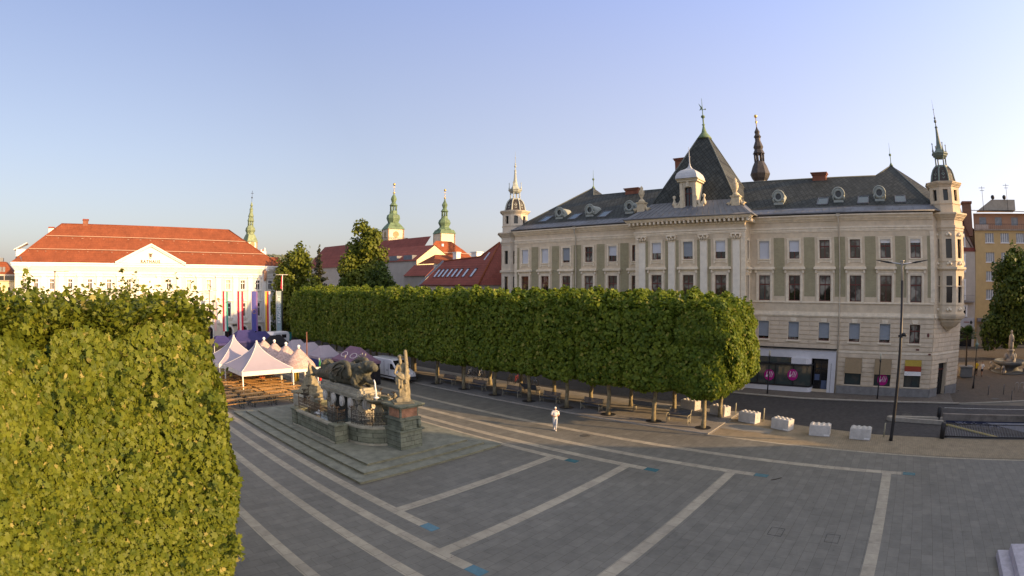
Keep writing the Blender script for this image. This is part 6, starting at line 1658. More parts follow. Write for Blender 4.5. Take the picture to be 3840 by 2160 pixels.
# parking ramp
rp = thing('ramp_parapet', 'low concrete ramp wall with pale coping coming to a rounded tip in the road', 'ramp wall', (0, 0, 0))
m = MB(); m.prism([(45.0, .25), (44.7, 0), (44.25, -4.85), (44.5, -4.85), (45.0, -.3), (45.45, -4.85), (45.8, -4.85), (45.4, 0)], 'z', 0, .35); m.build('tip_wall', kerb_m, rp, bevel=.04)
m = MB(); m.box(45.6, 46.0, -30, -4.86, -3.4, .6); m.build('rear_parapet', M('stained_concrete', (.23, .205, .18), .9, .3, .9, .1, bump=.2, stain=(.12, .11, .10)), rp)
m = MB(); m.box(40.55, 40.8, -30, -4.86, -3.4, .02); m.build('front_wall', M('ramp_wall', (.20, .19, .18), .9, .2, 1), rp)
m = MB(); m.poly([(40.8, -4.9, .0), (45.6, -4.9, .0), (45.6, -30, -3.2), (40.8, -30, -3.2)]); m.build('ramp_floor', asphalt, rp)
m = MB(); m.prism([(-5.2, -.05), (-5.2, .1), (-30, .1), (-30, -1.4)], 'x', 45.585, 45.6); m.prism([(-9, .0), (-13, .0), (-30, .0), (-30, -2.9), (-14, -.9)], 'x', 45.57, 45.58, 1); m.build('graffiti_wall', [M('dark_blue_paint', (.035, .04, .075), .6, .25, 1.2), M('corrugated', (.42, .42, .46), .5, .1, 2)], rp)
m = MB()
for i in range(26):
    y = -6-9*random.random(); z = .0-.16*(abs(y)-5)*random.uniform(.05, .5); m.tube([(45.55, y+.22*math.sin(t*2.3+i), z+.09*math.cos(t*1.7)) for t in np.linspace(0, 4, 6)], .012, 4)
m.build('graffiti_scribble', M('spray_white', (.42, .44, .55), .7, .1, 3), rp)
m = MB(); m.tube([(44.2, -4.9, .12), (43.2, -9, -.42), (41.9, -14, -1.05)], .09, 6); m.build('yellow_kerb', M('yellow_kerb', (.50, .40, .14), .8, .15, 4), rp)
gr = thing('glass_railing', 'low glass railing with fine vertical bars along the front of the ramp', 'railing', (0, 0, 0))
m = MB()
y = -4.9
while y > -16: m.box(40.62, 40.66, y-.018, y+.018, .02, .95); y -= .14
m.build('bar', M('rail_grey', (.34, .34, .36), .5, .1, 4, .4, .3), gr)
m = MB(); m.box(40.58, 40.7, -16, -4.7, .95, 1.0); m.box(40.56, 40.72, -16, -4.7, .0, .12); m.build('rail', blackm, gr)
# stone block of the monument base at the lower right corner
sb = thing('monument_step', 'pale violet-grey stone step block cut by the lower right frame corner', 'step', (0, 0, 0))
m = MB(); m.box(17.0, 21.45, -20, -6.2, 0, .3); m.build('lower_step', M('pale_granite', (.44, .42, .47), .7, .15, 3, .3, bump=.1), sb, bevel=.02); m = MB(); m.box(16.9, 21.35, -20, -6.75, .3, .62); m.build('upper_step', bpy.data.materials['pale_granite'], sb, bevel=.02)
# ================================================================ churches and towers behind
def tower(label, x, y, prof_top, r_body, z_eave, rot, body_m, roof_m, z0, open_z=None, name='church_tower', gilt=None, clock=None, n=8, scale_r=1.0):
    o = thing(name, label, 'tower', (x, y, 0))
    m = MB(); m.lathe([(r_body*1.414, 0), (r_body*1.414, z_eave)], 4, (0, 0, 0), rot+R(45), None, False); b_ = m.build('wall', body_m, o)
    q = MB()
    for k in range(4):
        a = rot+R(45+90*k); q.tube([(r_body*1.39*math.cos(a), r_body*1.39*math.sin(a), z0), (r_body*1.39*math.cos(a), r_body*1.39*math.sin(a), z_eave)], .3, 4)
    q.build('corner_quoin', M('quoin_brown', (.36, .24, .15), .9, .15, 2) if 'quoin_brown' not in bpy.data.materials else bpy.data.materials['quoin_brown'], o)
    m = MB(); P = sorted(prof_top, key=lambda p: p[1])
    sq = [p for p in P if p[1] <= z_eave+1.3]; oc = [p for p in P if p[1] > z_eave+1.3]
    if sq: m.lathe([(r*1.12, z) for r, z in sq]+[(oc[0][0]*1.25, oc[0][1])], 4, (0, 0, 0), rot+R(45), None, False)
    segs = [[]]
    for r, z in oc:
        segs[-1].append((r*1.04, z))
        if open_z and any(abs(z-a) < .02 for a, b in open_z): segs.append([])
    for sgm in segs:
        if len(sgm) > 1: m.lathe(sgm, n, (0, 0, 0), rot+R(22.5), None, False)
    for a_, b_2 in (open_z or []):
        rr = [r for r, z in oc if abs(z-a_) < .02][0]
        for k in range(8):
            t = rot+R(22.5+45*k); m.tube([(rr*.92*math.cos(t), rr*.92*math.sin(t), a_), (rr*.92*math.cos(t), rr*.92*math.sin(t), b_2)], .17, 5)
        m.lathe([(rr*.3, a_), (rr*.3, b_2)], 6)
    m.build('spire', roof_m, o)
    if gilt:
        g = MB(); z = gilt
        g.tube([(0, 0, z-1), (0, 0, z+3.0)], .07, 5); g.ball((0, 0, z+.3), .35, 8, 6); g.ball((0, 0, z+1.2), .18, 7, 5); g.ball((0, 0, z+3.0), .42, 8, 6, None, (1, 1, 1.1)); g.box(-.4, .4, -.05, .05, z+2.1, z+2.2)
        g.build('gilded_finial', gold, o)
    if clock:
        for k in range(4):
            a = rot+R(90*k); d = r_body+.05
            c = MB(); c.M = Matrix.Translation((d*math.cos(a), d*math.sin(a), clock)) @ Matrix.Rotation(a, 4, 'Z') @ Matrix.Rotation(R(90), 4, 'Y'); c.lathe([(.95, 0), (.95, .06), (.7, .06), (.7, .02), (.02, .02)], 18, smooth=False)
            c.box(-.6, .05, -.05, .05, .05, .09); c.box(-.05, .05, -.05, .42, .05, .09)
            c.build('clock_face', M('clock_bronze', (.40, .30, .16), .7, .2, 3) if 'clock_bronze' not in bpy.data.materials else bpy.data.materials['clock_bronze'], o)
    return o
t1 = [(.1, 38.7), (.67, 37.74), (.91, 37.01), (.64, 36.15), (.55, 35.9), (1.31, 34.93), (1.03, 34.8), (1.03, 33.35), (1.18, 33.0), (1.17, 32.4), (1.88, 31.9), (2.07, 30.93), (1.69, 29.96), (1.57, 29.48), (2.72, 28.51), (3.62, 27.43)]
t2 = [(.15, 39.7), (.37, 38.8), (.96, 37.59), (.58, 36.4), (.66, 36.27), (1.31, 35.34), (.99, 35.2), (.98, 33.74), (1.12, 32.95), (1.8, 32.29), (2.06, 31.37), (1.57, 30.31), (1.57, 29.92), (2.68, 28.99), (3.76, 27.68)]
towerwall = M('tower_plaster', (.72, .62, .46), .9, .08, .5)
RTW = math.atan2(136.95, 100.72)+R(22)
o1 = tower('left of the two matching green onion-domed towers, with clock faces and gallery', 100.72, 136.95, t1, 2.55, 27.4, RTW, towerwall, verdigris, 18, [(33.35, 34.8)], gilt=38.7, clock=25.8)
tower('right of the two matching green onion-domed towers, rising behind the orange roof', 123.14, 138.07, t2, 2.65, 27.6, RTW, towerwall, verdigris, 20, [(33.74, 35.2)], gilt=39.7)
m = MB()
for k in range(4):
    m.M = Matrix.Rotation(RTW+R(90*k), 4, 'Z'); m.box(2.5, 3.6, -3.6, 3.6, 23.6, 23.75)
    for j in range(13): m.box(3.5, 3.56, -3.6+j*.6, -3.55+j*.6, 23.7, 24.7)
    m.box(3.48, 3.58, -3.6, 3.6, 24.65, 24.75)
m.build('gallery', darkbark, o1)
t3 = [(.06, 38.3), (.23, 37.71), (.51, 36.93), (.26, 36.54), (.67, 35.56), (.55, 35.46), (.55, 34.58), (.98, 33.22), (.79, 32.92), (1.17, 31.66), (.94, 31.5), (.94, 30.11), (1.58, 29.23), (1.75, 28.36), (1.38, 27.68), (1.38, 27.1), (2.3, 25.4), (2.7, 24.5)]
tower('slender pale green steeple with black cross rising right of the town hall roof', 68.57, 177.2, t3, 1.85, 24.4, math.atan2(177, 68)+R(28), M('white_tower', (.80, .75, .62), .9, .05, .5), M('pale_verdigris', (.24, .30, .17), .6, .3, .8, .3, stain=(.09, .12, .07)), 14, [(30.11, 31.5)], clock=23.6)
m = MB(); m.tube([(68.57, 177.2, 38), (68.57, 177.2, 42.1)], .06, 5); m.ball((68.57, 177.2, 39.7), .28, 7, 5); m.M = Matrix.Translation((68.57, 177.2, 41.2)) @ Matrix.Rotation(R(-25), 4, 'Z'); m.box(-.5, .5, -.05, .05, -.06, .06)
cx_ = m.build('cross', blackm, bpy.data.objects['church_tower.002'] if 'church_tower.002' in bpy.data.objects else None); cx_.location = (-68.57, -177.2, 0)
sp_ = thing('dark_steeple', 'dark copper steeple with gilded top rising behind the palace roof', 'tower', (121.0, 31.69, 0))
t4 = [(.05, 47.3), (.28, 46.59), (.66, 45.9), (.5, 45.34), (.9, 44.72), (.66, 44.34), (.65, 43.73), (1.2, 42.25), (.96, 41.64), (1.43, 40.66), (1.2, 40.54)]
m = MB(); ra = math.atan2(31.69, 121)+R(22.5+8)
m.lathe([(r*1.04, z) for r, z in t4[::-1]], 8, (0, 0, 0), ra, None, False)
m.lathe([(r*1.04, z) for r, z in [(1.12, 38.84), (1.69, 37.75), (2.36, 35.83), (1.96, 34.88), (1.53, 34.28), (1.5, 20)][::-1]], 8, (0, 0, 0), ra, None, False)
for k in range(8): a = ra+R(45*k); m.tube([(1.08*math.cos(a), 1.08*math.sin(a), 38.8), (1.12*math.cos(a), 1.12*math.sin(a), 40.6)], .2, 5)
m.build('spire', dark_copper, sp_)
g = MB(); g.tube([(0, 0, 47), (0, 0, 49.4)], .1, 6); g.ball((0, 0, 48.3), .26, 8, 6, None, (1, 1, 1.5)); g.ball((0, 0, 49.75), .42, 8, 6); g.build('gilded_finial', gold, sp_)

def house(name, label, polys, parts, cat='building', loc=(0, 0, 0)):
    o = thing(name, label, cat, loc)
    for nm, mat, faces in polys:
        m = MB()
        for f in faces: m.poly(f)
        m.build(nm, mat, o)
    for nm, mat, fn in parts:
        m = MB(); fn(m); m.build(nm, mat, o)
    return o
# red roofed range just beyond the palace
def rz_(x): return 10.4+(x-57.0)
ex, ey = 57.0, 56.5
S1 = [(57, 56.3, 10.4), (63.7, 58.3, 17.1), (61.4, 60.3, 14.8), (60.9, 68.2, 14.3), (57, 69.6, 10.4)]
o = house('red_roof_house', 'wine-red tiled roof with a row of skylights beyond the left palace turret', [
    ('roof', redtile_dark, [S1, [(57, 56.3, 10.4), (66, 50, 10.4), (68, 54, 17.1), (63.7, 58.3, 17.1)], [(63.7, 58.3, 17.1), (68, 54, 17.1), (70, 62, 14), (61.4, 60.3, 14.8)], [(60.9, 68.2, 14.3), (61.4, 60.3, 14.8), (66, 61.5, 11), (66, 70, 11)]]),
    ('wall', greyp, [[(57.3, 56.6, 0), (57.3, 69.4, 0), (57.3, 69.4, 10.4), (57.3, 56.6, 10.4)], [(57.3, 56.6, 0), (57.3, 56.6, 10.4), (66, 50.3, 10.4), (66, 50.3, 0)], [(57.3, 69.4, 0), (66, 70, 0), (66, 70, 11), (60.9, 68.4, 14.2), (57.3, 69.4, 10.5)]])], [])
m = MB(); m.tube([(57, 56.3, 10.42), (63.7, 58.3, 17.15)], .16, 6); m.tube([(61.4, 60.3, 14.85), (60.9, 68.2, 14.35)], .13, 6); m.tube([(61.4, 60.3, 14.85), (63.7, 58.3, 17.15)], .13, 6); m.build('hip_tiles', redtile, o)
m = MB(); m.tube([(56.8, 56.2, 10.35), (56.8, 69.6, 10.35)], .12, 6); m.build('gutter', M('wine_gutter', (.16, .04, .03), .5, .1, 2), o)
m = MB(); m.poly([(56.9, 69.6, 10.4), (56.9, 70.3, 10.4), (61.1, 68.9, 14.5), (60.95, 68.2, 14.4)]); m.build('verge', leadm, o)
for i, y in enumerate((67.6, 66.6, 65.6, 64.5, 63.4, 62.3, 60.9, 59.2)):
    f = MB(); f.poly([(58.2, y+.22, rz_(58.2)+.1), (58.2, y-.22, rz_(58.2)+.1), (59.4, y-.22, rz_(59.4)+.1), (59.4, y+.22, rz_(59.4)+.1)]); s_ = f.build('skylight', M('roof_glass', (.42, .47, .58), .08, .05, 2, .6) if i == 0 else bpy.data.materials['roof_glass'], o)
    f = MB()
    for s in (-.25, .25): f.tube([(58.1, y+s, rz_(58.1)+.06), (59.5, y+s, rz_(59.5)+.06)], .05, 4)
    f.tube([(59.45, y-.25, rz_(59.45)+.1), (59.45, y+.25, rz_(59.45)+.1)], .08, 4); f.build('skylight_frame', blackm, s_)
m = MB(); m.poly([(60.8, 59.0, rz_(60.8)+.1), (60.8, 58.7, rz_(60.8)+.1), (62.0, 58.7, rz_(62.0)+.1), (62.0, 59.0, rz_(62.0)+.1)]); m.build('skylight', bpy.data.materials['roof_glass'], o)
# small roofs with the white chimney behind it
o = house('low_red_roof', 'small bright red roof with a white chimney behind the skylight roof', [('roof', redtile, [[(64, 74.5, 14.2), (72, 70.5, 14.4), (70.5, 75, 16.0), (66.5, 77, 16.0)], [(64, 74.5, 14.2), (66.5, 77, 16.0), (64.5, 80, 14.2)]]), ('wall', greyp, [[(64.2, 74.7, 0), (72, 70.8, 0), (72, 70.8, 14.4), (64.2, 74.7, 14.2)]])],
          [('chimney', hallwhite, lambda m: (m.box(68.0, 69.0, 72.8, 73.8, 13, 16.3), m.box(67.9, 69.1, 72.7, 73.9, 16.3, 16.42)))])
m = MB(); m.box(77.4, 79.0, 77, 78.5, 12, 16.9); m.box(77.2, 79.2, 76.8, 78.7, 16.9, 17.1); m.box(81.0, 81.9, 75.2, 76.0, 12, 17.6); tag(m.build('chimney_stack', hallwhite), 'white chimney stack standing on a hidden roof left of the palace turret', 'chimney')
# yellow gable house
gx = lambda x, z, y=95: (x, y, z)
o = house('gable_house', 'house with sunlit pale yellow gable wall in front of the church roof', [
    ('gable_wall', paleyel, [[gx(76.9, 0), gx(76.6, 15.9), gx(81.8, 19.4), gx(86.2, 16.9), gx(86.2, 0)]]),
    ('roof', redtile_dark, [[(76.3, 94.9, 15.75), (81.8, 94.9, 19.55), (81.8, 112, 19.55), (76.3, 112, 15.75)], [(81.8, 94.9, 19.55), (86.6, 94.9, 16.75), (86.6, 112, 16.75), (81.8, 112, 19.55)]]),
    ('side_wall', greyp, [[(76.6, 95, 0), (76.6, 112, 0), (76.6, 112, 15.8), (76.6, 95, 15.8)]])], [])
m = MB()
for (y, x0) in ((98.5, 77.2), (104, 77.0)): m.box(x0-.4, x0+1.6, y-1.6, y+1.6, 16.0, 17.1); 
m.build('roof_dormer', leadm, o)
m = MB(); m.prism([(70.5, 12.2), (73.5, 14.6), (76.6, 12.2)], 'y', 84.5, 92); m2 = m.build('front_roof', redtile_dark, o)
m = MB(); m.box(70.8, 76.4, 85, 92, 0, 12.15); m.build('front_wall', greyp, o)
m = MB(); m.poly([(76.6, 86, 12.3), (84, 86, 16.5), (84, 94.5, 16.5), (76.6, 94.5, 12.3)]); m.poly([(76.6, 86, 0), (84, 86, 0), (84, 86, 16.5), (76.6, 86, 12.3)]); m.build('grey_lean_to', M('old_grey_tiles', (.17, .155, .12), .9, .2, 1), o)
m = MB()
for k in range(3): m.box(71.6+k*1.7, 72.3+k*1.7, 84.97, 85.0, 8, 9.5)
m.build('window', darkglass, o)
# landhaus: long roof, hip towards us; shade and sun put into their tile colours
o = house('long_roof_building', 'huge dark red church-side roof with sunlit orange hip between the two green towers', [
    ('roof', redtile_dark, [[(90, 113, 15.9), (96, 113, 23.6), (96, 172, 23.6), (90, 175, 15.9)]]),
    ('hip_roof', redtile, [[(92.5, 110.5, 19.0), (95.6, 110.5, 22.2), (101.2, 110.5, 22.3), (106, 110.5, 20.1), (112.5, 110.5, 16.5), (90.5, 110.5, 16.5)]]),
    ('wall', greyp, [[(90.4, 113, 0), (90.4, 175, 0), (90.4, 175, 16), (90.4, 113, 16)], [(90.5, 110.6, 0), (90.5, 110.6, 16.6), (112.5, 110.6, 16.6), (112.5, 110.6, 0)]])], [])
m = MB()
for x in (98.5, 102.5, 105.0, 108.0): m.box(x-.6, x+.6, 110.3, 110.45, 17.2, 17.9)
m.box(97.5, 98.3, 110.3, 110.45, 20.8, 21.5); m.build('skylight', bpy.data.materials['roof_glass'], o)
m = MB(); m.box(93.5, 111, 110.2, 110.5, 19.1, 19.3); m.build('snow_guard', bpy.data.materials['snow_guard_metal'], o)
m = MB(); m.box(94.6, 96.0, 146, 148, 21, 25.2); m.build('chimney', hallwhite, o)
m = MB(); m.box(90.6, 92, 136, 139, 17.2, 18.8); m.build('roof_dormer', leadm, o)
# houses around the town hall
o = house('hipped_red_roof', 'bright red pyramid roof just right of the town hall', [('roof', redtile, [[(45.8, 106, 12.6), (51.3, 106, 12.6), (49.2, 109.5, 16.1)], [(45.8, 106, 12.6), (49.2, 109.5, 16.1), (40, 113, 16.1), (38, 108, 12.6)], [(51.3, 106, 12.6), (52, 113, 12.6), (49.2, 109.5, 16.1)]]), ('wall', greyp, [[(46, 106.4, 0), (51, 106.4, 0), (51, 106.4, 12.6), (46, 106.4, 12.6)], [(51, 106.4, 0), (51.5, 113, 0), (51.5, 113, 12.6), (51, 106.4, 12.6)]])], [])
o = house('mansard_house', 'yellow house with red mansard roof beyond the left end of the town hall', [
    ('wall', paleyel, [[(-40, 109.5, 0), (-9.8, 109.5, 0), (-9.8, 109.5, 10.7), (-40, 109.5, 10.7)]]),
    ('roof', redtile, [[(-40, 109.2, 11.9), (-9.7, 109.2, 11.9), (-11.9, 111.5, 14.2), (-40, 111.5, 14.2)], [(-9.7, 109.2, 11.9), (-9.7, 120, 11.9), (-11.9, 116, 14.2), (-11.9, 111.5, 14.2)]])], [
    ('attic_band', greyp, lambda m: m.box(-40, -9.7, 109.1, 109.5, 10.7, 11.9)),
    ('attic_glass', darkglass, lambda m: [m.box(x, x+2.4, 109.0, 109.1, 10.85, 11.6) for x in np.arange(-30, -11, 2.6)]),
    ('window', darkglass, lambda m: [m.box(x, x+.5, 109.4, 109.49, 8.2, 9.6) for x in np.arange(-30, -10.5, 2.1)] + [m.box(x, x+.5, 109.4, 109.49, 4.8, 6.6) for x in np.arange(-30, -10.5, 2.1)]),
    ('roof_window', leadm, lambda m: (m.box(-13.2, -12.6, 109.6, 110.2, 12.3, 13.2), m.box(-12.4, -11.8, 109.6, 110.2, 12.3, 13.2))),
    ('roof_terrace', leadm, lambda m: m.box(-40, -12.5, 111.4, 113, 14.2, 14.9))])

# ================================================================ right-hand houses behind the side square (fronts face -X)
FX2 = 108.0
def xbox(m, y0, y1, z0, z1, d0=-.1, d1=.05, mi=None): m.box(FX2+d0, FX2+d1, y0, y1, z0, z1, mi)
def xfac(m, y0, y1, z0, z1, holes, mi=0):
    m.M = Matrix.Translation((FX2, 0, 0)) @ Matrix.Rotation(R(90), 4, 'Z'); facade(m, y0, y1, z0, z1, 0, holes, .25, mi); m.M = None
yh = thing('orange_house', 'tall ochre-orange apartment house with recessed salmon top floor and metal roof', 'building', (0, 0, 0))
wy = [(-20.1, 1.95), (-23.6, 1.95), (-27.2, 1.95), (-30.8, 1.95)]
m = MB(); hs = [(y-w_/2, y+w_/2, z, z+1.75) for y, w_ in wy for z in (18.8, 15.3, 11.9, 8.6)]
xfac(m, -36, -16.8, 5.2, 21.2, hs); m.poly([(FX2, -16.8, 0), (FX2+14, -16.8, 0), (FX2+14, -16.8, 24.5), (FX2, -16.8, 21.2)]); m.poly([(FX2+.1, -36, 0), (FX2+.1, -16.8, 0), (FX2+.1, -16.8, 5.2), (FX2+.1, -36, 5.2)]); m.build('wall', yellowp, yh)
m = MB(); xfacw = [(y-.8, y+.8, 22.1, 23.6) for y, _ in ((-19.0, 0), (-22.6, 0), (-26.4, 0), (-30, 0))]
m.M = Matrix.Translation((FX2+1.2, 0, 0)) @ Matrix.Rotation(R(90), 4, 'Z'); facade(m, -36, -16.9, 21.2, 24.3, 0, xfacw, .2); m.M = None; m.build('attic_wall', orangep, yh)
for y, w_ in wy:
    for z in (18.8, 15.3, 11.9, 8.6):
        f = MB(); 
        for k in range(5): f.box(FX2+.12, FX2+.17, y-w_/2+k*w_/4-.05, y-w_/2+k*w_/4+.05, z, z+1.75)
        f.box(FX2+.1, FX2+.17, y-w_/2, y+w_/2, z, z+.08); f.box(FX2-.12, FX2+.2, y-w_/2-.1, y+w_/2+.1, z-.12, z); fo_ = f.build('window', whitepaint, yh)
        g = MB(); g.box(FX2+.17, FX2+.2, y-w_/2, y+w_/2, z, z+1.75); g.build('window_pane', M('curtain_glass', (.30, .32, .33), .3, .15, 2) if 'curtain_glass' not in bpy.data.materials else bpy.data.materials['curtain_glass'], fo_)
for (a, b, c_, d) in xfacw: f = MB(); f.box(FX2+1.3, FX2+1.35, a, b, c_, d); f.build('window', bpy.data.materials['curtain_glass'], yh)
m = MB(); m.poly([(FX2-.3, -36.3, 24.2), (FX2-.3, -16.6, 24.6), (FX2+9, -16.6, 26.0), (FX2+9, -36.3, 25.6)]); m.box(FX2-.3, FX2+1.3, -36, -16.8, 21.0, 21.25); 
for k in range(26): m.tube([(FX2-.3, -16.8-k*.75, 24.62-k*.015), (FX2+9, -16.8-k*.75, 26.02-k*.015)], .03, 4)
rf2 = m.build('roof', M('rusty_metal_roof', (.33, .27, .21), .6, .25, .8, .3), yh)
m = MB(); m.box(FX2+2, FX2+5, -27, -21.5, 25, 27.0); m.prism([(-21.5, 25), (-21.5, 27.0), (-18.2, 25)], 'x', FX2+2, FX2+5); m.build('roof_hut', M('hut_sheet', (.36, .33, .27), .7, .15, 1), rf2)
m = MB()
for y in (-21.8, -24.5): m.ball((FX2+1.8, y, 27.4), .45, 8, 6, None, (.4, 1, 1))
for y, h in ((-19.5, 29.5), (-25.2, 30)): m.tube([(FX2+2, y, 25), (FX2+2, y, h)], .05, 4); m.tube([(FX2+2, y-.7, h-.3), (FX2+2, y+.7, h-.3)], .04, 4); m.tube([(FX2+2, y-.5, h-.8), (FX2+2, y+.5, h-.8)], .04, 4)
m.build('antenna', blackm, rf2)
m = MB(); m.box(FX2, FX2+2, -16.4, -14.6, 20, 26.0); m.box(FX2-.2, FX2+2.2, -16.6, -14.4, 26, 26.4); m.build('chimney', brickch, yh)
m = MB(); 
for k in range(40): m.box(FX2-.2, FX2-.17, -17-k*.48, -17.03-k*.48, 21.25, 22.2)
m.box(FX2-.22, FX2-.15, -36, -17, 22.15, 22.22); m.box(FX2-.2, FX2-.1, -20, -17, 21.3, 22.1, 1); m.build('balcony_rail', [blackm, M('rail_panel', (.45, .36, .30), .7, .1, 2)], yh)
m = MB(); m.box(FX2-.9, FX2+.1, -36, -17.2, 4.6, 5.2); m.build('shop_canopy', M('canopy_grey', (.20, .19, .20), .6, .1, 2), yh)
m = MB(); m.box(FX2+.0, FX2+.08, -34, -18.6, .4, 4.5); m.build('shop_pane', darkglass, yh)
m = MB(); m.box(FX2-.05, FX2+.1, -34, -18.6, .0, .4); m.box(FX2-.05, FX2+.1, -18.6, -17.2, 0, 4.6); m.build('shop_base', M('sandstone_base', (.30, .24, .16), .8, .1, 2), yh)
nh = thing('narrow_house', 'narrow pale grey house with steep half-timbered gable between palace and orange house', 'building', (0, 0, 0))
yc = -13.4
m = MB(); hs = [(yc-.9, yc+.9, 13.6, 16.4), (yc-.9, yc+.9, 8.6, 11.8), (yc-1.3, yc+1.3, 5.6, 7.2)]
xfac(m, -16.7, -6, 3.6, 17.6, hs); m.prism([(yc-.01, 17.6), (-16.7, 17.6), (yc, 24.2), (-8, 17.6)], 'x', FX2+.3, FX2+.6, 1); m.build('wall', [greyp, M('gable_pink', (.45, .36, .30), .9, .1, 1)], nh)
m = MB(); m.poly([(FX2-.4, -16.9, 17.2), (FX2-.4, yc, 24.6), (FX2+10, yc, 24.6), (FX2+10, -16.9, 17.2)]); m.poly([(FX2-.4, -9.9, 17.2), (FX2-.4, yc, 24.6), (FX2+10, yc, 24.6), (FX2+10, -9.9, 17.2)]); m.box(FX2-.1, FX2+.4, -16.7, -9.5, 17.2, 17.9); m.build('roof', redtile_dark, nh)
m = MB()
for s in (-1, 1): m.tube([(FX2+.25, yc+s*2.6, 18), (FX2+.25, yc+s*.9, 20.6)], .09, 4)
m.box(FX2+.2, FX2+.3, yc-1.5, yc+1.5, 20.4, 20.6); m.box(FX2+.2, FX2+.3, yc-.06, yc+.06, 18, 22); m.build('half_timber', darkbark, nh)
for (a, b, c_, d) in hs + [(yc-1.0, yc+1.0, 18.2, 20.1)]:
    f = MB(); dx = .25 if c_ > 18 else -.02
    f.box(FX2+dx-.1, FX2+dx+.02, a-.3, a, c_-.1, d+.3); f.box(FX2+dx-.1, FX2+dx+.02, b, b+.3, c_-.1, d+.3); f.box(FX2+dx-.12, FX2+dx+.02, a-.35, b+.35, d, d+.4); f.box(FX2+dx-.2, FX2+dx+.02, a-.35, b+.35, c_-.2, c_)
    for y in np.linspace(a, b, 4): f.box(FX2+dx+.05, FX2+dx+.12, y-.06, y+.06, c_, d)
    f.box(FX2+dx+.05, FX2+dx+.12, a, b, c_+(d-c_)*.66-.06, c_+(d-c_)*.66+.06)
    q = f.build('window', whitepaint, nh); g = MB(); g.box(FX2+dx+.12, FX2+dx+.15, a, b, c_, d); g.build('window_pane', darkglass, q)
m = MB(); m.box(FX2-.9, FX2, -16.4, -10, 8.0, 8.25)
for k in range(22): m.box(FX2-.88, FX2-.84, -16.3+k*.29, -16.27+k*.29, 8.25, 9.3)
m.box(FX2-.9, FX2-.82, -16.4, -10, 9.25, 9.33); m.build('balcony', M('balcony_grey', (.28, .26, .25), .7, .15, 2), nh)
m = MB(); xbox(m, -16.6, -7, 3.6, 5.2, -.25, .05); m.build('shop_sign', M('sign_grey', (.42, .42, .44), .6, .05, 1), nh)
m = MB()
for k, y in enumerate((-12.4, -14.3)): 
    for j in range(5): m.box(FX2-.29, FX2-.26, y-j*.24, y-j*.24-.15, 4.3, 4.55)
m.build('sign_marks', M('sign_ink', (.25, .10, .09), .7, .1, 3), nh); m = MB(); m.M = Matrix.Translation((FX2-.26, -15.9, 4.4)) @ Matrix.Rotation(R(-90), 4, 'Y'); m.lathe([(.3, 0), (.3, .03)], 16); m.M = None; m.build('sign_disc', blackm, nh)
m = MB(); xbox(m, -16.6, -7, 0, 3.6, -.02, .05); m.build('shop_pane', darkglass, nh)
m = MB(); xbox(m, -16.75, -16.2, 0, 3.6, -.3, .05); xbox(m, -16.7, -7, 3.2, 3.6, -1.0, .0); m.build('shop_canopy', greyp, nh)

# ---- small fountain with a column, palm, lantern on the side square
cf = thing('column_fountain', 'small round stone fountain with statue column on the side square', 'fountain', (75.2, -17.6, 0))
m = MB(); m.lathe([(2.9, 0), (2.9, .12), (2.3, .14), (1.5, .3), (1.4, .7), (2.35, 1.05), (2.55, 1.15), (2.55, 1.45), (2.35, 1.5), (2.3, 1.3), (.02, 1.25)], 26); m.build('basin', M('square_fountain_stone', (.13, .14, .14), .8, .2, 2, .25), cf)
m = MB(); m.lathe([(1.0, 1.2), (.95, 1.7), (.55, 1.75), (.5, 2.6), (.62, 2.7), (.6, 2.85), (.4, 2.9)], 8)
for k in range(4): a = R(90*k+20); m.ball((.85*math.cos(a), .85*math.sin(a), 1.95), .35, 8, 6, None, (1, 1, 1.2))
m.lathe([(.38, 2.85), (.42, 3.4), (.36, 4.1), (.4, 4.5), (.22, 4.75), (.12, 4.85)], 10); m.ball((0, 0, 5.05), .2, 10, 8, None, (.9, .9, 1.25)); m.tube([(-.3, -.2, 4.4), (-.38, -.28, 4.0), (-.1, -.38, 3.9)], [.14, .12, .09], 7)
m.build('statue_column', M('square_statue_stone', (.26, .25, .235), .85, .15, 3), cf)
for k in range(4):
    a = R(90*k+60); m = MB(); m.M = Matrix.Translation((2.75*math.cos(a), 2.75*math.sin(a), 0)) @ Matrix.Rotation(a, 4, 'Z'); m.tube([(-.4, 0, .3), (.1, 0, .45), (.35, 0, .75)], [.3, .32, .25], 9); m.ball((.42, 0, .85), .27, 9, 7); m.tube([(.3, .15, .5), (.5, .15, .05)], [.12, .1], 6); m.tube([(.3, -.15, .5), (.5, -.15, .05)], [.12, .1], 6); m.build('stone_lion', bpy.data.materials['square_statue_stone'], cf)
pp = thing('potted_palm', 'fan palm in a square grey planter behind the palace corner', 'palm', (70.0, -10.0, 0))
m = MB(); m.prism([(-.85, -.85), (.85, -.85), (.85, .85), (-.85, .85)], 'z', .12, 1.2); m.box(-.95, .95, -.95, .95, 1.2, 1.32); m.box(-.7, .7, -.7, .7, 0, .12); m.build('planter', M('planter_grey', (.17, .18, .18), .7, .1, 3), pp)
m = MB(); m.tube([(0, 0, 1.2), (.05, .05, 2.4), (.02, .1, 3.8), (0, .1, 4.9)], [.14, .11, .1, .13], 8); m.build('trunk', darkbark, pp)
m = MB(); r_ = random.Random(3)
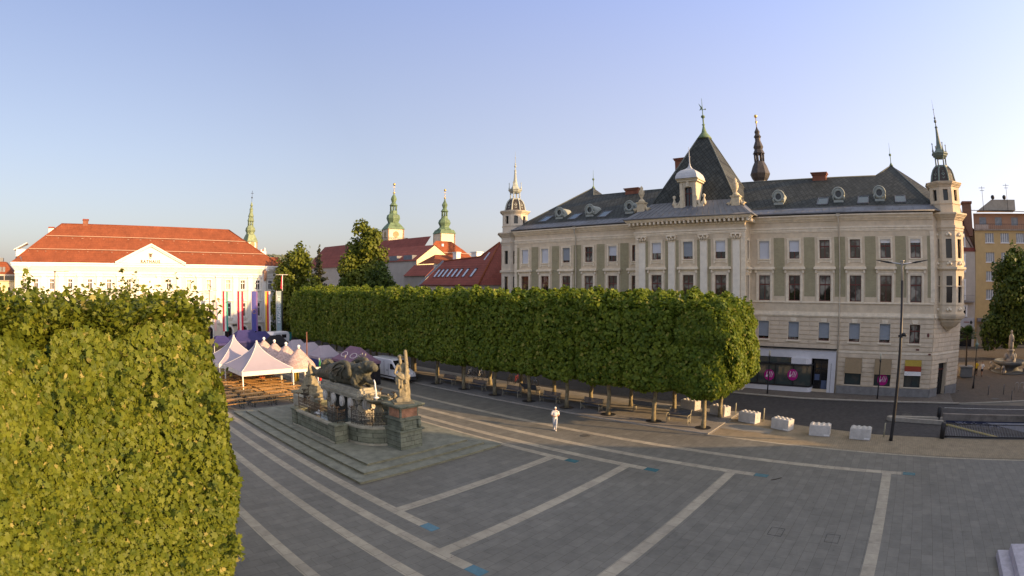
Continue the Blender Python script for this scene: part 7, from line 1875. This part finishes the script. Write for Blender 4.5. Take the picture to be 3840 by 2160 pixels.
for k in range(46):
    a = r_.uniform(0, 6.28); e = r_.uniform(-.5, 1.3); L = r_.uniform(1.0, 1.6); p0 = Vector((0, .1, 4.9)); d = Vector((math.cos(a)*math.cos(e), math.sin(a)*math.cos(e), math.sin(e)))
    p1 = p0+d*L*.55; sd = d.cross(Vector((0, 0, 1))).normalized(); up_ = sd.cross(d)
    m.tube([p0, p1], .015, 3)
    for j in range(11):
        b = (j-5)*.26; q = d*math.cos(b)+sd*math.sin(b); tip = p1+q*L*.55-Vector((0, 0, .12)); w_ = q.cross(up_)*.05
        m.add([p1, p1+q*L*.3+w_, tip, p1+q*L*.3-w_], [(0, 1, 2, 3)])
m.build('fronds', leaf_palm, pp)
lt_ = thing('square_lantern', 'old green lantern on a dark post beside the yellow-shirted person', 'street lamp', (61.8, -10.0, 0))
m = MB(); m.lathe([(.16, 0), (.1, .5), (.06, 1.0), (.05, 4.0), (.1, 4.1)], 10); m.build('pole', blackm, lt_); m = MB(); m.lathe([(.1, 4.1), (.22, 4.6), (.26, 4.65), (.1, 4.85), (.05, 4.95), (.08, 5.05), (.01, 5.15)], 8); m.build('lamp_head', M('lantern_green', (.22, .30, .26), .4, .1, 3), lt_)
for i, y in enumerate((-15.4, -16.1, -16.8)):
    m = MB(); m.tube([(60.4, y-.25, 0), (60.4, y-.25, .7)]+[(60.4, y-.25*math.cos(t), .7+.25*math.sin(t)) for t in np.linspace(0, PI, 7)]+[(60.4, y+.25, 0)], .025, 5); tag(m.build('bike_rack', M('rack_steel', (.42, .42, .42), .4, .05, 3, .5, .5) if i == 0 else bpy.data.materials['rack_steel']), 'steel hoop bike rack on the side square, %s of the row' % ('left', 'middle', 'right')[i], 'bike rack', 'steel hoop bike racks')

# ================================================================ houses on the camera's side of the square; their roofs shade the plaza
def side_house(name, label, prof, y0, y1, wall_m, roof_m):
    o = thing(name, label, 'building', (0, 0, 0)); m = MB()
    n = len(prof)
    m.poly([(x, y0, z) for x, z in prof]); m.poly([(x, y1, z) for x, z in prof])
    m.poly([(prof[0][0], y0, 0), (prof[0][0], y1, 0), (prof[0][0], y1, prof[1][1]), (prof[0][0], y0, prof[1][1])]); m.poly([(prof[-1][0], y0, 0), (prof[-1][0], y1, 0), (prof[-1][0], y1, prof[-2][1]), (prof[-1][0], y0, prof[-2][1])])
    m.build('wall', wall_m, o)
    r = MB()
    for i in range(1, n-2): r.poly([(prof[i][0], y0, prof[i][1]+.02), (prof[i+1][0], y0, prof[i+1][1]+.02), (prof[i+1][0], y1, prof[i+1][1]+.02), (prof[i][0], y1, prof[i][1]+.02)])
    r.build('roof', roof_m, o)
    w_ = MB()
    for x in np.arange(prof[0][0]+1.5, prof[-1][0]-1.5, 3):
        for z in (2, 5.2): w_.box(x-.6, x+.6, y1, y1+.03, z, z+1.9)
    w_.build('window', darkglass, o)
side_house('east_house', 'plastered town house on the near side of the square, behind the viewpoint', [(16.5, 0), (16.5, 15.4), (33.0, 15.4), (36.0, 13.2), (38.0, 11.6), (40.2, 10.2), (43.6, 7.4), (43.6, 0)], -40, -25, paleyel, redtile)
side_house('corner_house', 'corner house on the near side of the road, beyond the viewpoint', [(45.2, 0), (45.2, 8.3), (48, 9.4), (53, 9.7), (58, 11.2), (62.5, 17.3), (76, 17.3), (76, 0)], -46, -30.5, greyp, redtile_dark)

# ================================================================ light, sky, camera
EL = R(13.0); AZ = R(14.0)
sd_ = Vector((math.sin(AZ)*math.cos(EL), -math.cos(AZ)*math.cos(EL), math.sin(EL)))   # towards the sun
sun = bpy.data.lights.new('sun', 'SUN'); sun.energy = 3.4; sun.angle = R(.55); sun.color = (1.0, .63, .29)
so = bpy.data.objects.new('sun', sun); link(so); so.rotation_euler = sd_.to_track_quat('Z', 'Y').to_euler()
world = bpy.data.worlds.new('World'); scene.world = world; world.use_nodes = True
nt = world.node_tree; bg = nt.nodes['Background']
sky = nt.nodes.new('ShaderNodeTexSky'); sky.sky_type = 'NISHITA'; sky.sun_disc = False
sky.sun_elevation = EL; sky.sun_rotation = math.atan2(sd_.x, sd_.y); sky.altitude = 450; sky.air_density = 1.0; sky.dust_density = 5.0; sky.ozone_density = 1.4
# morning haze: a pale veil over the clear sky, thicker and warmer towards the horizon
tc = nt.nodes.new('ShaderNodeTexCoord'); sx = nt.nodes.new('ShaderNodeSeparateXYZ'); nt.links.new(tc.outputs['Generated'], sx.inputs[0])
rp_ = nt.nodes.new('ShaderNodeValToRGB'); nt.links.new(sx.outputs['Z'], rp_.inputs[0])
rp_.color_ramp.elements[0].position = 0.0; rp_.color_ramp.elements[0].color = (1.85, 1.62, 1.5, 1)
rp_.color_ramp.elements[1].position = .55; rp_.color_ramp.elements[1].color = (.86, 1.04, 1.92, 1)
e_ = rp_.color_ramp.elements.new(.22); e_.color = (1.46, 1.47, 1.80, 1)
e_ = rp_.color_ramp.elements.new(.8); e_.color = (1.35, 1.22, 1.0, 1)
sc_k = nt.nodes.new('ShaderNodeVectorMath'); sc_k.operation = 'SCALE'; nt.links.new(sky.outputs[0], sc_k.inputs[0]); sc_k.inputs['Scale'].default_value = .3
ad_k = nt.nodes.new('ShaderNodeVectorMath'); ad_k.operation = 'ADD'; dt = nt.nodes.new('ShaderNodeVectorMath'); dt.operation = 'DOT_PRODUCT'; nt.links.new(tc.outputs['Generated'], dt.inputs[0]); dt.inputs[1].default_value = tuple(sd_)
mg = nt.nodes.new('ShaderNodeMapRange'); nt.links.new(dt.outputs['Value'], mg.inputs[0]); mg.inputs[1].default_value = -.6; mg.inputs[2].default_value = 1; mg.inputs[3].default_value = .7; mg.inputs[4].default_value = 1.7   # haze glows brighter towards the sun
vg = nt.nodes.new('ShaderNodeVectorMath'); vg.operation = 'SCALE'; nt.links.new(rp_.outputs[0], vg.inputs[0]); nt.links.new(mg.outputs[0], vg.inputs['Scale'])
nt.links.new(sc_k.outputs[0], ad_k.inputs[0]); nt.links.new(vg.outputs[0], ad_k.inputs[1])
nt.links.new(ad_k.outputs[0], bg.inputs['Color']); bg.inputs['Strength'].default_value = .15
cam = bpy.data.cameras.new('camera'); co = bpy.data.objects.new('camera', cam); link(co)
cam.type = 'PANO'
lens = cam if hasattr(cam, 'panorama_type') else cam.cycles
lens.panorama_type = 'FISHEYE_EQUISOLID'
lens.fisheye_lens = 2058.587*36/3840; lens.fisheye_fov = PI
cam.sensor_width = 36; cam.sensor_height = 20.25; cam.sensor_fit = 'HORIZONTAL'; cam.clip_start = .1; cam.clip_end = 9000
Wm = ((.65783056, -.00161723, -.75316421), (-.75313541, .00759352, -.65782171), (.00678302, .99996986, .00377726))
co.matrix_world = Matrix.Translation((0, 0, 10.3)) @ Matrix(Wm).to_4x4()
scene.camera = co
scene.view_settings.view_transform = 'Standard'; scene.view_settings.look = 'None'; scene.view_settings.gamma = 1
scene.view_settings.exposure = 1.24
scene.render.engine = 'CYCLES'
scene.cycles.max_bounces = 6; scene.cycles.diffuse_bounces = 3; scene.cycles.glossy_bounces = 3; scene.cycles.transparent_max_bounces = 4
